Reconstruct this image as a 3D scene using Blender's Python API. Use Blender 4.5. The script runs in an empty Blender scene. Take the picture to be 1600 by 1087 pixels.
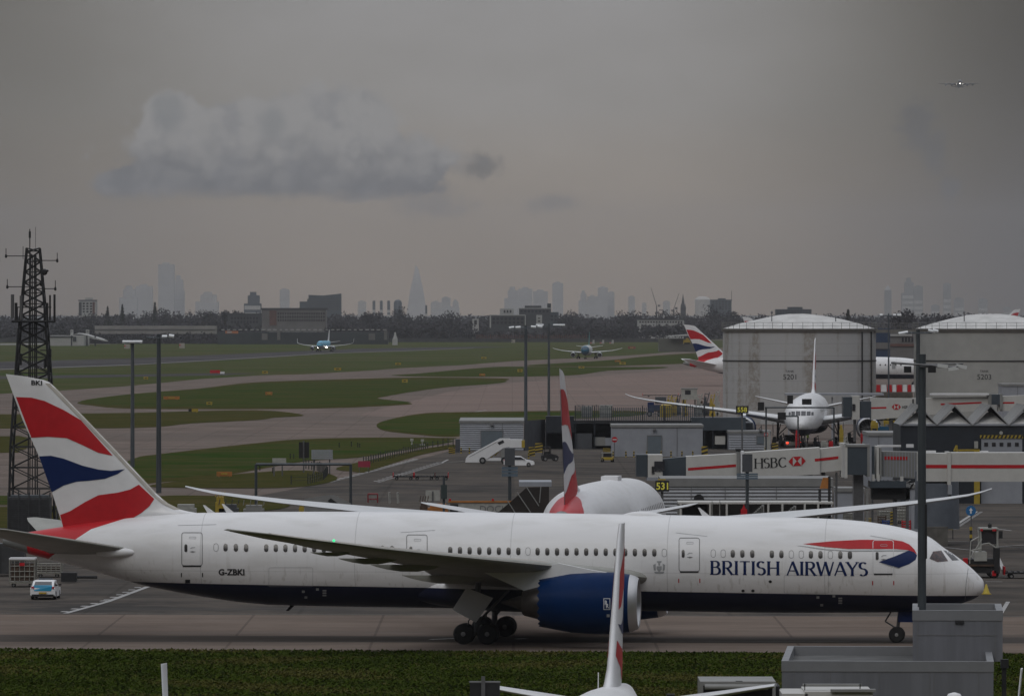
import bpy, bmesh, math, random
import numpy as np
from mathutils import Vector, Matrix
R = math.radians
random.seed(7)
rnd = random.uniform
C = bpy.context.scene.collection
scene = bpy.context.scene

# ---------------------------------------------------------------- camera
# every distance below is in metres; px(), gp() turn a measured sight line plus a distance into a real place
EYE, FOC, HOR = 20.87, 10200.0, 490.6
cam = bpy.data.cameras.new("camera")
cam_o = bpy.data.objects.new("camera", cam); C.objects.link(cam_o)
cam_o.location = (0, 0, EYE); cam_o.rotation_euler = (R(90), 0, 0)
cam.sensor_fit = 'HORIZONTAL'; cam.sensor_width = 36.0
cam.lens = 36.0 * FOC / 1600.0
cam.shift_y = -(543.5 - HOR) / 1600.0
cam.clip_start = 5.0; cam.clip_end = 120000.0
scene.camera = cam_o
scene.view_settings.view_transform = 'Standard'; scene.view_settings.look = 'None'
scene.view_settings.gamma = 1.0; scene.view_settings.exposure = 0.0
scene.cycles.volume_bounces = 1
scene.cycles.max_bounces = 6
scene.cycles.use_denoising = True

# ---------------------------------------------------------------- world: overcast sky with a few low clouds
SUN_EL, SUN_AZ = R(38), R(200)
world = bpy.data.worlds.new("World"); scene.world = world; world.use_nodes = True
nt = world.node_tree; nt.nodes.clear()
class NG:
    def __init__(s, nt): s.nt = nt
    def n(s, t, **k):
        o = s.nt.nodes.new(t)
        for a, b in k.items(): setattr(o, a, b)
        return o
    def l(s, a, b): s.nt.links.new(a, b)
    def m(s, op, a, b=None, c=None, clamp=False):
        o = s.n('ShaderNodeMath', operation=op, use_clamp=clamp)
        for i, v in enumerate((a, b, c)):
            if v is None: continue
            if isinstance(v, (int, float)): o.inputs[i].default_value = v
            else: s.l(v, o.inputs[i])
        return o.outputs[0]
    def mixc(s, f, a, b, bt='MIX'):
        o = s.n('ShaderNodeMix', data_type='RGBA', blend_type=bt)
        for i, v in ((0, f), (6, a), (7, b)):
            if isinstance(v, (int, float)): o.inputs[i].default_value = v
            elif isinstance(v, tuple): o.inputs[i].default_value = (*v[:3], 1)
            else: s.l(v, o.inputs[i])
        return o.outputs[2]
    def step(s, x, a, b, to0=0.0, to1=1.0):
        o = s.n('ShaderNodeMapRange', interpolation_type='SMOOTHSTEP')
        s.l(x, o.inputs[0])
        if a > b: a, b, to0, to1 = b, a, to1, to0
        for i, v in ((1, a), (2, b), (3, to0), (4, to1)): o.inputs[i].default_value = v
        return o.outputs[0]
    def ramp(s, x, stops):
        o = s.n('ShaderNodeValToRGB'); s.l(x, o.inputs[0])
        e = o.color_ramp.elements
        while len(e) < len(stops): e.new(0.5)
        for i, (p, c) in enumerate(stops): e[i].position = p; e[i].color = (*c[:3], 1)
        return o.outputs[0]
g = NG(nt)
tc = g.n('ShaderNodeTexCoord').outputs['Generated']
sep = g.n('ShaderNodeSeparateXYZ'); g.l(tc, sep.inputs[0])
dx, dy, dz = sep.outputs
yy = g.m('MAXIMUM', dy, 0.02)
az = g.m('MULTIPLY', g.m('DIVIDE', dx, yy), 57.3)      # degrees east of the view to the city
el = g.m('MULTIPLY', g.m('DIVIDE', dz, yy), 57.3)      # degrees above the horizon
comb = g.n('ShaderNodeCombineXYZ'); g.l(az, comb.inputs[0]); g.l(el, comb.inputs[1])
def noise(vec, scale, detail=6, rough=0.6, sy=1.0):
    mp = g.n('ShaderNodeMapping'); g.l(vec, mp.inputs[0]); mp.inputs['Scale'].default_value = (1, sy, 1)
    o = g.n('ShaderNodeTexNoise'); g.l(mp.outputs[0], o.inputs[0])
    o.inputs['Scale'].default_value = scale; o.inputs['Detail'].default_value = detail; o.inputs['Roughness'].default_value = rough
    return g.m('SUBTRACT', o.outputs[0], 0.5)
n1 = g.m('MULTIPLY', noise(comb.outputs[0], 3.4, 9, 0.62), 2.1)
n4 = g.m('MULTIPLY', noise(comb.outputs[0], 8.5, 8, 0.6), 2.0)
n2 = noise(comb.outputs[0], 0.45, 3, 0.5, 2.2)
n3 = noise(comb.outputs[0], 1.2, 5, 0.5, 3.0)
# clear part of the overcast: colour by height over the horizon (zenith much brighter than the horizon)
zz = g.m('MAXIMUM', dz, 0.0)
base = g.ramp(zz, [(0.0, (.280, .212, .148)), (0.010, (.300, .238, .170)), (0.020, (.325, .276, .218)), (0.032, (.312, .297, .278)), (0.05, (.305, .298, .295)), (0.15, (.22, .235, .26)), (0.45, (.50, .53, .58)), (1.0, (.93, .96, 1.03))])
side = g.m('MULTIPLY', g.step(az, 1.0, 5.0, 1.0, 0.16), g.step(az, -5.6, -1.0, 0.42, 1.0))
cc = g.n('ShaderNodeCombineColor')
bri = g.m('MULTIPLY', g.m('ADD', g.m('MULTIPLY', n2, 0.35), 1.0), side)
fade = g.step(dz, 0.06, 0.25)
bri = g.m('ADD', g.m('MULTIPLY', bri, g.m('SUBTRACT', 1.0, fade)), fade)
g.l(bri, cc.inputs[0]); g.l(g.m('POWER', bri, 1.05), cc.inputs[1]); g.l(g.m('POWER', bri, 1.22), cc.inputs[2])
base = g.mixc(1.0, base, cc.outputs[0], 'MULTIPLY')
front = g.m('GREATER_THAN', dy, 0.1)
def cloud(cx, cy, rx, ry, flat=None, amp=0.9, edge=(0.92, 1.16), nz=None):
    """soft cloud mask centred on an azimuth / elevation, in degrees"""
    a = g.m('DIVIDE', g.m('SUBTRACT', az, cx), rx); b = g.m('DIVIDE', g.m('SUBTRACT', el, cy), ry)
    d = g.m('SQRT', g.m('ADD', g.m('MULTIPLY', a, a), g.m('MULTIPLY', b, b)))
    d = g.m('ADD', d, g.m('MULTIPLY', nz or n1, amp))
    k = g.m('SUBTRACT', 1.0, g.step(d, *edge))
    if flat is not None:
        k = g.m('MULTIPLY', k, g.step(g.m('ADD', el, g.m('ADD', g.m('MULTIPLY', n3, 0.22), g.m('MULTIPLY', n4, 0.07))), flat - 0.04, flat + 0.10))
    return g.m('MULTIPLY', k, front)
def D(p): return (p - 800) / FOC * 57.3
def E(p): return (HOR - p) / FOC * 57.3
def S(p): return p / FOC * 57.3
def billow(scale):
    mp = g.n('ShaderNodeMapping'); g.l(comb.outputs[0], mp.inputs[0]); mp.inputs['Scale'].default_value = (1, 1.15, 1)
    wob = g.n('ShaderNodeVectorMath', operation='ADD'); g.l(mp.outputs[0], wob.inputs[0]); cw = g.n('ShaderNodeCombineXYZ'); g.l(g.m('MULTIPLY', n1, .25), cw.inputs[0]); g.l(g.m('MULTIPLY', n4, .12), cw.inputs[1]); g.l(cw.outputs[0], wob.inputs[1])
    v = g.n('ShaderNodeTexVoronoi', feature='SMOOTH_F1', voronoi_dimensions='2D'); g.l(wob.outputs[0], v.inputs['Vector']); v.inputs['Scale'].default_value = scale; v.inputs['Smoothness'].default_value = 0.35
    return g.m('SUBTRACT', v.outputs['Distance'], 0.42)
v1, v2 = billow(3.2), billow(7.5)
n5 = g.m('ADD', g.m('MULTIPLY', n1, 0.35), g.m('ADD', g.m('MULTIPLY', v1, 0.48), g.m('MULTIPLY', v2, 0.30)))
big = cloud(D(440), E(272), S(262), S(98), flat=E(311), amp=0.6, nz=n5)
for (cx, cy, rx, ry) in ((268, 210, 52, 60), (510, 198, 115, 62), (400, 205, 115, 50), (235, 285, 85, 34), (640, 262, 62, 40), (560, 235, 90, 50)):
    big = g.m('MAXIMUM', big, cloud(D(cx), E(cy), S(rx), S(ry), flat=E(309), amp=0.7, nz=n5))
shade = g.step(g.m('SUBTRACT', el, g.m('ADD', g.m('MULTIPLY', v1, 0.34), g.m('MULTIPLY', v2, 0.22))), E(320), E(195))
lump = cloud(D(262), E(178), S(26), S(32), amp=0.9, edge=(0.5, 1.3), nz=n5)
lump = g.m('MAXIMUM', lump, cloud(D(425), E(195), S(20), S(26), amp=1.0, edge=(0.3, 1.4), nz=n5))
ccol = g.mixc(shade, (.112, .118, .130), (.300, .294, .288))
ccol = g.mixc(g.m('MULTIPLY', g.step(n1, -0.05, 0.30), 0.5), ccol, (.175, .180, .195))
ccol = g.mixc(g.m('MULTIPLY', lump, 0.5), ccol, (.150, .165, .175))
sky = g.mixc(g.m('MULTIPLY', big, 0.9), base, ccol)
small = cloud(D(752), E(260), S(27), S(19), amp=1.3, edge=(0.4, 1.5), nz=n4)
for (cx, cy, rx, ry) in ((1434, 195, 32, 40), (1460, 238, 20, 38), (1484, 298, 16, 26)):
    small = g.m('MAXIMUM', small, cloud(D(cx), E(cy), S(rx), S(ry), amp=1.3, edge=(0.45, 1.3), nz=n4))
sky = g.mixc(g.m('MULTIPLY', small, 0.62), sky, (.075, .076, .078))
faint = cloud(D(675), E(322), S(60), S(17), amp=1.3, edge=(0.2, 1.5), nz=n4)
faint = g.m('MAXIMUM', faint, cloud(D(862), E(318), S(42), S(14), amp=1.3, edge=(0.2, 1.5), nz=n4))
sky = g.mixc(g.m('MULTIPLY', faint, 0.42), sky, (.12, .13, .15))
nish = g.n('ShaderNodeTexSky', sky_type='NISHITA', sun_disc=False, sun_elevation=SUN_EL, sun_rotation=SUN_AZ)
hsv = g.n('ShaderNodeHueSaturation'); hsv.inputs['Saturation'].default_value = 0.25; hsv.inputs['Value'].default_value = 0.12
g.l(nish.outputs[0], hsv.inputs['Color'])
# unseen sky behind the viewer dimmed near the ground to darken sides and undersides
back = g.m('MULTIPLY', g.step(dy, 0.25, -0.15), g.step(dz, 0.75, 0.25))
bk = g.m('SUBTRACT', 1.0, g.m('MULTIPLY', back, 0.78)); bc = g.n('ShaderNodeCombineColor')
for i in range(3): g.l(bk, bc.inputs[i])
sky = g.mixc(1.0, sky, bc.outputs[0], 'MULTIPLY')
ten = g.mixc(1.0, sky, (10, 10, 10), 'MULTIPLY')
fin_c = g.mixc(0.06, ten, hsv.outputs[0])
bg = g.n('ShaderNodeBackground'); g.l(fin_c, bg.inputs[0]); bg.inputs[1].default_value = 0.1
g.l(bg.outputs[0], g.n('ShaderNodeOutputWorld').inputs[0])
sun = bpy.data.lights.new("sun", 'SUN'); sun.energy = 0.5; sun.angle = R(25); sun.color = (1, .96, .9)
sun_o = bpy.data.objects.new("sun", sun); C.objects.link(sun_o)
sd = Vector((math.sin(SUN_AZ) * math.cos(SUN_EL), math.cos(SUN_AZ) * math.cos(SUN_EL), math.sin(SUN_EL)))
sun_o.rotation_euler = sd.to_track_quat('Z', 'Y').to_euler()

# ---------------------------------------------------------------- helpers
def s_at(Y): return FOC / Y
def P(px, py, Y): return Vector(((px - 800) * Y / FOC, Y, EYE - (py - HOR) * Y / FOC))
def gy(py): return FOC * EYE / (py - HOR)
def G(px, py, z=0.0):
    Y = FOC * (EYE - z) / (py - HOR); return Vector(((px - 800) * Y / FOC, Y, z))

MATS = {}
def mat(name, col, rough=0.6, metal=0.0, var=0.0, vs=1.0, spec=0.5, bump=0.0, bs=5.0, stretch=(1, 1, 1), col2=None, emit=None, coat=0.0):
    if name in MATS: return MATS[name]
    m = bpy.data.materials.new(name); m.use_nodes = True; MATS[name] = m
    t = m.node_tree; b = t.nodes['Principled BSDF']; q = NG(t)
    b.inputs['Roughness'].default_value = rough; b.inputs['Metallic'].default_value = metal
    b.inputs['Specular IOR Level'].default_value = spec; b.inputs['Coat Weight'].default_value = coat
    b.inputs['Base Color'].default_value = (*col, 1)
    if var or col2:
        tcn = q.n('ShaderNodeTexCoord'); mp = q.n('ShaderNodeMapping'); q.l(tcn.outputs['Object'], mp.inputs[0])
        mp.inputs['Scale'].default_value = stretch
        nz = q.n('ShaderNodeTexNoise'); q.l(mp.outputs[0], nz.inputs[0]); nz.inputs['Scale'].default_value = vs
        nz.inputs['Detail'].default_value = 8; nz.inputs['Roughness'].default_value = 0.62
        f = q.step(nz.outputs[0], 0.32, 0.68)
        c2 = col2 or tuple(c * (1 - var) for c in col)
        q.l(q.mixc(f, c2, col), b.inputs['Base Color'])
        r = q.n('ShaderNodeMapRange'); q.l(nz.outputs[0], r.inputs[0]); r.inputs[3].default_value = min(1, rough + .12); r.inputs[4].default_value = max(.02, rough - .12)
        q.l(r.outputs[0], b.inputs['Roughness'])
    if bump:
        tcn = q.n('ShaderNodeTexCoord'); nz = q.n('ShaderNodeTexNoise'); q.l(tcn.outputs['Object'], nz.inputs[0]); nz.inputs['Scale'].default_value = bs; nz.inputs['Detail'].default_value = 6
        bp = q.n('ShaderNodeBump'); bp.inputs['Strength'].default_value = bump; q.l(nz.outputs[0], bp.inputs['Height']); q.l(bp.outputs[0], b.inputs['Normal'])
    if emit:
        b.inputs['Emission Color'].default_value = (*emit[:3], 1); b.inputs['Emission Strength'].default_value = emit[3]
    return m

class MB:
    """collects shapes and links them as one mesh object"""
    def __init__(s): s.v = []; s.f = []; s.mi = []; s.k = 0
    def add(s, vs, fs, smooth=None):
        o = len(s.v); s.v += [tuple(v) for v in vs]
        s.f += [tuple(i + o for i in f) for f in fs]; s.mi += [s.k] * len(fs); return s
    def box(s, x0, x1, y0, y1, z0, z1):
        return s.add([(x0, y0, z0), (x1, y0, z0), (x1, y1, z0), (x0, y1, z0), (x0, y0, z1), (x1, y0, z1), (x1, y1, z1), (x0, y1, z1)],
                     [(0, 3, 2, 1), (4, 5, 6, 7), (0, 1, 5, 4), (1, 2, 6, 5), (2, 3, 7, 6), (3, 0, 4, 7)])
    def rbox(s, c, size, rz=0.0, ry=0.0, rx=0.0):
        M = Matrix.Rotation(rz, 3, 'Z') @ Matrix.Rotation(ry, 3, 'Y') @ Matrix.Rotation(rx, 3, 'X'); c = Vector(c)
        h = [a / 2 for a in size]
        vs = [c + M @ Vector((sx * h[0], sy * h[1], sz * h[2])) for sz in (-1, 1) for sx, sy in ((-1, -1), (1, -1), (1, 1), (-1, 1))]
        return s.add(vs, [(0, 3, 2, 1), (4, 5, 6, 7), (0, 1, 5, 4), (1, 2, 6, 5), (2, 3, 7, 6), (3, 0, 4, 7)])
    def tube(s, p, q, r, r2=None, n=8, caps=True):
        p = Vector(p); q = Vector(q); r2 = r if r2 is None else r2
        d = q - p
        if d.length < 1e-6: return s
        d.normalize(); a = d.cross(Vector((0, 0, 1)) if abs(d.z) < .9 else Vector((1, 0, 0))).normalized(); b = d.cross(a)
        vs = []
        for c, rr in ((p, r), (q, r2)):
            for i in range(n):
                t = 2 * math.pi * i / n; vs.append(c + (a * math.cos(t) + b * math.sin(t)) * rr)
        fs = [(i, (i + 1) % n, n + (i + 1) % n, n + i) for i in range(n)]
        if caps: fs += [tuple(range(n))[::-1], tuple(range(n, 2 * n))]
        return s.add(vs, fs)
    def rings(s, rings, cap0=True, cap1=True, closed=True):
        n = len(rings[0]); vs = [v for r in rings for v in r]; fs = []
        for i in range(len(rings) - 1):
            for j in range(n if closed else n - 1):
                k = (j + 1) % n
                fs.append((i * n + j, i * n + k, (i + 1) * n + k, (i + 1) * n + j))
        if cap0: fs.append(tuple(range(n))[::-1])
        if cap1: fs.append(tuple(range((len(rings) - 1) * n, len(rings) * n)))
        return s.add(vs, fs)
    def lathe(s, prof, o, ax='x', n=24, caps=True):
        o = Vector(o); rg = []
        for (h, r) in prof:
            ring = []
            for i in range(n):
                t = 2 * math.pi * i / n; c, d = math.cos(t) * r, math.sin(t) * r
                ring.append(o + Vector({'x': (h, c, d), 'y': (c, h, d), 'z': (c, d, h)}[ax]))
            rg.append(ring)
        return s.rings(rg, caps, caps)
    def prism(s, poly, y0, y1, ax='y'):
        """outline in (a, b) pushed through from y0 to y1"""
        n = len(poly); f = (lambda a, b, y: (a, y, b)) if ax == 'y' else ((lambda a, b, y: (y, a, b)) if ax == 'x' else (lambda a, b, y: (a, b, y)))
        vs = [f(a, b, y0) for a, b in poly] + [f(a, b, y1) for a, b in poly]
        return s.add(vs, [tuple(range(n))[::-1], tuple(range(n, 2 * n))] + [(i, (i + 1) % n, n + (i + 1) % n, n + i) for i in range(n)])
    def build(s, name, mats, parent=None, off=None, smooth=False):
        me = bpy.data.meshes.new(name)
        vs = s.v if off is None else [(v[0] - off[0], v[1] - off[1], v[2] - off[2]) for v in s.v]
        me.from_pydata(vs, [], s.f)
        if not isinstance(mats, (list, tuple)): mats = [mats]
        for m in mats: me.materials.append(m)
        if len(mats) > 1: me.polygons.foreach_set('material_index', s.mi)
        bm = bmesh.new(); bm.from_mesh(me); bmesh.ops.recalc_face_normals(bm, faces=bm.faces)
        if smooth:
            for f in bm.faces: f.smooth = True
            for e in bm.edges:
                if len(e.link_faces) == 2 and e.calc_face_angle(0) > smooth: e.smooth = False
        bm.to_mesh(me); bm.free()
        o = bpy.data.objects.new(name, me); C.objects.link(o)
        if parent is not None: o.parent = parent
        return o

class Thing:
    """an Empty at the thing's base that parents its parts; shapes are given in scene metres"""
    def __init__(s, name, label, cat, loc=(0, 0, 0), rz=0.0, group=None, scale=1.0, local=False):
        s.e = bpy.data.objects.new(name, None); C.objects.link(s.e); s.e.empty_display_size = .5
        s.e.location = loc; s.e.rotation_euler = (0, 0, rz); s.e.scale = (scale,) * 3
        s.e['label'] = label; s.e['category'] = cat
        if group: s.e['group'] = group
        s.off = None if local else Vector(loc)
    def part(s, name, mb, mats, parent=None, smooth=False, label=None):
        o = mb.build(name, mats, parent or s.e, s.off, smooth)
        if label: o['label'] = label
        return o
def one(name, label, cat, mb, mats, group=None, kind=None, smooth=False):
    a = np.array(mb.v); c = ((a[:, 0].min() + a[:, 0].max()) / 2, (a[:, 1].min() + a[:, 1].max()) / 2, a[:, 2].min())
    o = mb.build(name, mats, None, c, smooth); o.location = c
    if kind: o['kind'] = kind
    if label: o['label'] = label
    if cat: o['category'] = cat
    if group: o['group'] = group
    return o
def copy_thing(root, loc, rz=None, label=None, group=None, scale=None):
    r = root.copy(); C.objects.link(r); r.location = loc
    if rz is not None: r.rotation_euler = (0, 0, rz)
    if scale is not None: r.scale = (scale,) * 3
    if label: r['label'] = label
    if group: r['group'] = group
    for ch in list(root.children):
        c = ch.copy(); C.objects.link(c); c.parent = r
        for gch in ch.children:
            d = gch.copy(); C.objects.link(d); d.parent = c
    return r
def struct(name, mb, mats, smooth=False): return one(name, None, None, mb, mats, kind='structure', smooth=smooth)

def pchip(xs, ys):
    xs = np.array(xs, float); ys = np.array(ys, float)
    if xs[0] > xs[-1]: xs = xs[::-1]; ys = ys[::-1]
    h = np.diff(xs); d = np.diff(ys) / h; m = np.zeros(len(xs))
    for i in range(1, len(xs) - 1):
        if d[i-1] * d[i] > 0:
            w1 = 2 * h[i] + h[i-1]; w2 = h[i] + 2 * h[i-1]; m[i] = (w1 + w2) / (w1 / d[i-1] + w2 / d[i])
    m[0] = d[0]; m[-1] = d[-1]
    def f(x):
        x = min(max(x, xs[0]), xs[-1]); i = min(max(int(np.searchsorted(xs, x)) - 1, 0), len(h) - 1)
        t = (x - xs[i]) / h[i]; a = ys[i]; b = ys[i+1]
        return float((1 + 2*t) * (1-t)**2 * a + t * (1-t)**2 * h[i] * m[i] + t*t * (3 - 2*t) * b + t*t * (t-1) * h[i] * m[i+1])
    return f
def lin(xs, ys): return lambda x: float(np.interp(x, xs, ys)) if xs[0] < xs[-1] else float(np.interp(x, xs[::-1], ys[::-1]))

# ---- lettering: stroke capitals with thick stems and thin bars, and plain letters from the built-in font
def arc(cx, cy, rx, ry, a0, a1, n=12): return [(cx + rx * math.cos(R(a0 + (a1 - a0) * i / n)), cy + ry * math.sin(R(a0 + (a1 - a0) * i / n))) for i in range(n + 1)]
GL = {
 'B': (.64, [[(.1, 0), (.1, 1)], [(.1, .97), (.3, .97)] + arc(.3, .755, .2, .215, 90, -90) + [(.1, .54)], [(.1, .54), (.34, .54)] + arc(.34, .285, .23, .255, 90, -90) + [(.1, .03)]]),
 'R': (.66, [[(.1, 0), (.1, 1)], [(.1, .97), (.32, .97)] + arc(.32, .735, .21, .235, 90, -90) + [(.1, .50)], [(.30, .50), (.62, 0)]]),
 'I': (.26, [[(.13, 0), (.13, 1)]]), 'T': (.62, [[(.31, 0), (.31, 1)], [(.0, .96), (.62, .96)]]),
 'S': (.56, [arc(.27, .745, .20, .225, 35, 270, 14) + arc(.27, .275, .22, .245, 90, -140, 14)[1:]]),
 'H': (.76, [[(.1, 0), (.1, 1)], [(.66, 0), (.66, 1)], [(.1, .52), (.66, .52)]]),
 'A': (.70, [[(.02, 0), (.35, 1), .55], [(.34, 1), (.69, 0)], [(.13, .33), (.58, .33)]]),
 'W': (.98, [[(.0, 1), (.25, 0)], [(.25, 0), (.49, 1), .55], [(.49, 1), (.74, 0)], [(.74, 0), (.98, 1), .55]]),
 'Y': (.62, [[(.0, 1), (.31, .46)], [(.62, 1), (.31, .46), .6], [(.31, .48), (.31, 0)]]),
 'C': (.74, [arc(.42, .5, .34, .475, 45, 318, 22)]), ' ': (.3, [])}
def stroke_text(txt, thick=.15, thin=.06, serif=0.0, gap=.07):
    """list of polygons in units of the cap height, plus total width"""
    out = []; x = 0
    for ch in txt:
        adv, st = GL[ch]
        for s in st:
            k = 1.0
            if isinstance(s[-1], float): k = s[-1]; s = s[:-1]
            pts = [Vector(p) for p in s]; lft = []; rgt = []
            for i, p in enumerate(pts):
                d = (pts[min(i+1, len(pts)-1)] - pts[max(i-1, 0)]).normalized(); nrm = Vector((-d.y, d.x))
                w = (thin + (thick - thin) * abs(d.y) ** 1.3) * k / 2
                if abs(d.y) > .85 and len(pts) == 2: w *= 1.0
                lft.append(p + nrm * w); rgt.append(p - nrm * w)
            for i in range(len(pts) - 1):
                out.append([(q.x + x, q.y) for q in (lft[i], rgt[i], rgt[i+1], lft[i+1])])
            if serif and len(pts) == 2 and abs(pts[0].x - pts[1].x) < .4:
                for p in pts:
                    if ch in 'HBRITY' and (p.y < .02 or p.y > .98):
                        y0 = p.y if p.y < .5 else p.y - thin * .8
                        out.append([(p.x + x - thick/2 - serif, y0), (p.x + x + thick/2 + serif, y0), (p.x + x + thick/2 + serif, y0 + thin*.8), (p.x + x - thick/2 - serif, y0 + thin*.8)])
        x += adv + gap
    return out, x - gap
def font_polys(txt, bold=0.0):
    cu = bpy.data.curves.new('t', 'FONT'); cu.body = txt; cu.size = 1.0; cu.offset = bold; cu.resolution_u = 3
    o = bpy.data.objects.new('t', cu); C.objects.link(o)
    dg = bpy.context.evaluated_depsgraph_get(); me = o.evaluated_get(dg).to_mesh()
    pl = [[(me.vertices[i].co.x, me.vertices[i].co.y) for i in p.vertices] for p in me.polygons]
    o.evaluated_get(dg).to_mesh_clear(); bpy.data.objects.remove(o); bpy.data.curves.remove(cu)
    xs = [p[0] for q in pl for p in q]; ys = [p[1] for q in pl for p in q]
    x0, x1, y0, y1 = min(xs), max(xs), min(ys), max(ys)
    return [[((x - x0) / (y1 - y0), (y - y0) / (y1 - y0)) for x, y in q] for q in pl], (x1 - x0) / (y1 - y0)
def put_text(mb, polys, fn, layer=0.0):
    """fn(u, v, lift) -> point"""
    for i, q in enumerate(polys): mb.add([fn(u, v, layer * (i % 7)) for u, v in q], [tuple(range(len(q)))])
def poly_grid(poly, stepx, stepy):
    """outline in 2-D cut into small faces so that it can be laid on a curved skin"""
    bm = bmesh.new(); vs = [bm.verts.new((x, y, 0)) for x, y in poly]; bm.faces.new(vs)
    bmesh.ops.triangulate(bm, faces=bm.faces)
    xs = [p[0] for p in poly]; ys = [p[1] for p in poly]
    for axis, lo, hi, st in ((0, min(xs), max(xs), stepx), (1, min(ys), max(ys), stepy)):
        k = math.ceil(lo / st) * st
        while k < hi:
            co = [0, 0, 0]; co[axis] = k; no = [0, 0, 0]; no[axis] = 1
            bmesh.ops.bisect_plane(bm, geom=bm.verts[:] + bm.edges[:] + bm.faces[:], plane_co=co, plane_no=no, dist=1e-5); k += st
    bm.verts.index_update()
    r = ([(v.co.x, v.co.y) for v in bm.verts], [tuple(v.index for v in f.verts) for f in bm.faces]); bm.free(); return r
# ---------------------------------------------------------------- materials
def paint_nodes(m):
    t = m.node_tree; q = NG(t); b = t.nodes['Principled BSDF']; b.inputs['Specular IOR Level'].default_value = .35; b.inputs['Coat Weight'].default_value = 0.0; b.inputs['Coat Roughness'].default_value = .15
    tcn = q.n('ShaderNodeTexCoord'); sp = q.n('ShaderNodeSeparateXYZ'); q.l(tcn.outputs['Object'], sp.inputs[0])
    return q, b, tcn.outputs['Object'], sp.outputs
WHITE = (.78, .78, .79); NAVY = (.003, .006, .028); RED = (.50, .018, .025); BLUE = (.006, .020, .095); GREYM = (.17, .175, .17)
def hull_mat(name, white=WHITE, belly=NAVY, zline=(3.02, .012), redtail=True, nose=None, dirt=.15):
    if name in MATS: return MATS[name]
    m = mat(name, white, .32); q, b, oc, (X, Y, Z) = paint_nodes(m)
    mp = q.n('ShaderNodeMapping'); q.l(oc, mp.inputs[0]); mp.inputs['Scale'].default_value = (.25, 1, 1)
    nz = q.n('ShaderNodeTexNoise'); q.l(mp.outputs[0], nz.inputs[0]); nz.inputs['Scale'].default_value = 1.1; nz.inputs['Detail'].default_value = 7
    c = q.mixc(q.m('MULTIPLY', q.step(nz.outputs[0], .45, .75), dirt * 2.2), white, (.50, .49, .46))
    # faint skin panels
    pan = q.m('MAXIMUM', q.m('LESS_THAN', q.m('FRACT', q.m('MULTIPLY', X, .1)), .006), q.m('MULTIPLY', q.m('LESS_THAN', q.m('ABSOLUTE', q.m('SUBTRACT', Z, 4.45)), .02), .7))
    c = q.mixc(q.m('MULTIPLY', pan, .38), c, (.3, .3, .3))
    st = q.n('ShaderNodeTexNoise'); mp2 = q.n('ShaderNodeMapping'); q.l(oc, mp2.inputs[0]); mp2.inputs['Scale'].default_value = (3.5, 3.5, .22); q.l(mp2.outputs[0], st.inputs[0]); st.inputs['Scale'].default_value = 1.0; st.inputs['Detail'].default_value = 5
    c = q.mixc(q.m('MULTIPLY', q.m('MULTIPLY', q.step(st.outputs[0], .55, .70), q.step(Z, 6.5, 3.2)), .45), c, (.42, .40, .37))
    if redtail:
        e = q.m('ADD', -58.3, q.m('MULTIPLY', q.m('SUBTRACT', Z, 6.4), 1.5))
        e = q.m('ADD', e, q.m('MULTIPLY', q.m('MAXIMUM', q.m('SUBTRACT', Z, 7.05), 0), 1.6))
        f = q.m('MULTIPLY', q.m('LESS_THAN', X, e), q.m('GREATER_THAN', X, -61.6)); c = q.mixc(f, c, RED)
        c = q.mixc(q.m('LESS_THAN', X, -61.6), c, GREYM)
    ln = q.m('SUBTRACT', zline[0], q.m('MULTIPLY', X, zline[1]))
    if nose: c = q.mixc(q.m('GREATER_THAN', X, nose[0]), c, nose[1])
    if belly: c = q.mixc(q.m('LESS_THAN', Z, ln), c, belly)
    q.l(c, b.inputs['Base Color'])
    rr = q.n('ShaderNodeMapRange'); q.l(nz.outputs[0], rr.inputs[0]); rr.inputs[3].default_value = .25; rr.inputs[4].default_value = .45; q.l(rr.outputs[0], b.inputs['Roughness'])
    return m
M_hull = hull_mat('airline_white_and_navy_paint')
M_wing = mat('wing_grey_paint', (.30, .30, .27), .45, var=.15, vs=.6)
M_wingw = mat('wing_pale_paint', (.66, .67, .68), .4, var=.08, vs=.5)
M_white = mat('white_gloss_paint', WHITE, .35, var=.08, vs=.8, coat=.2)
M_red = mat('signal_red_paint', RED, .4, var=.12, vs=1.5, spec=.25); M_blue = mat('deep_blue_paint', BLUE, .35, var=.1, vs=1.2, spec=.25)
M_nac = mat('engine_blue_paint', (.001, .020, .085), .42, var=.15, vs=.8, spec=.06)
M_lip = mat('polished_lip_metal', (.50, .50, .51), .35, .7)
M_le = mat('leading_edge_metal', (.42, .39, .34), .4, .4, var=.15, vs=2)
M_dark = mat('dark_void', (.012, .012, .014), .7); M_steel = mat('gear_steel', (.16, .16, .165), .45, .5, var=.2, vs=4)
M_tyre = mat('tyre_rubber', (.012, .012, .013), .8, var=.2, vs=6); M_rim = mat('wheel_rim', (.30, .30, .30), .4, .4)
M_win = mat('cabin_window_glass', (.035, .032, .032), .18); M_line = mat('panel_line_grey', (.16, .16, .165), .5)
M_grey = mat('emblem_grey', (.33, .34, .35), .5); M_exh = mat('burnt_exhaust_metal', (.10, .09, .085), .4, .7, var=.3, vs=3)
M_glass = mat('windscreen_glass', (.03, .03, .035), .08, spec=.8); M_glassr = mat('windscreen_glass_warm', (.10, .045, .04), .12, spec=.8, var=.5, vs=3, col2=(.02, .015, .02))
M_green = mat('green_lamp', (0, .3, .1), emit=(.05, 1, .35, 1.2)); M_lamp = mat('white_lamp', (1, 1, 1), emit=(1, .93, .8, 14)); M_redl = mat('red_lamp', (.5, 0, 0), emit=(1, .05, .02, 3))

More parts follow.
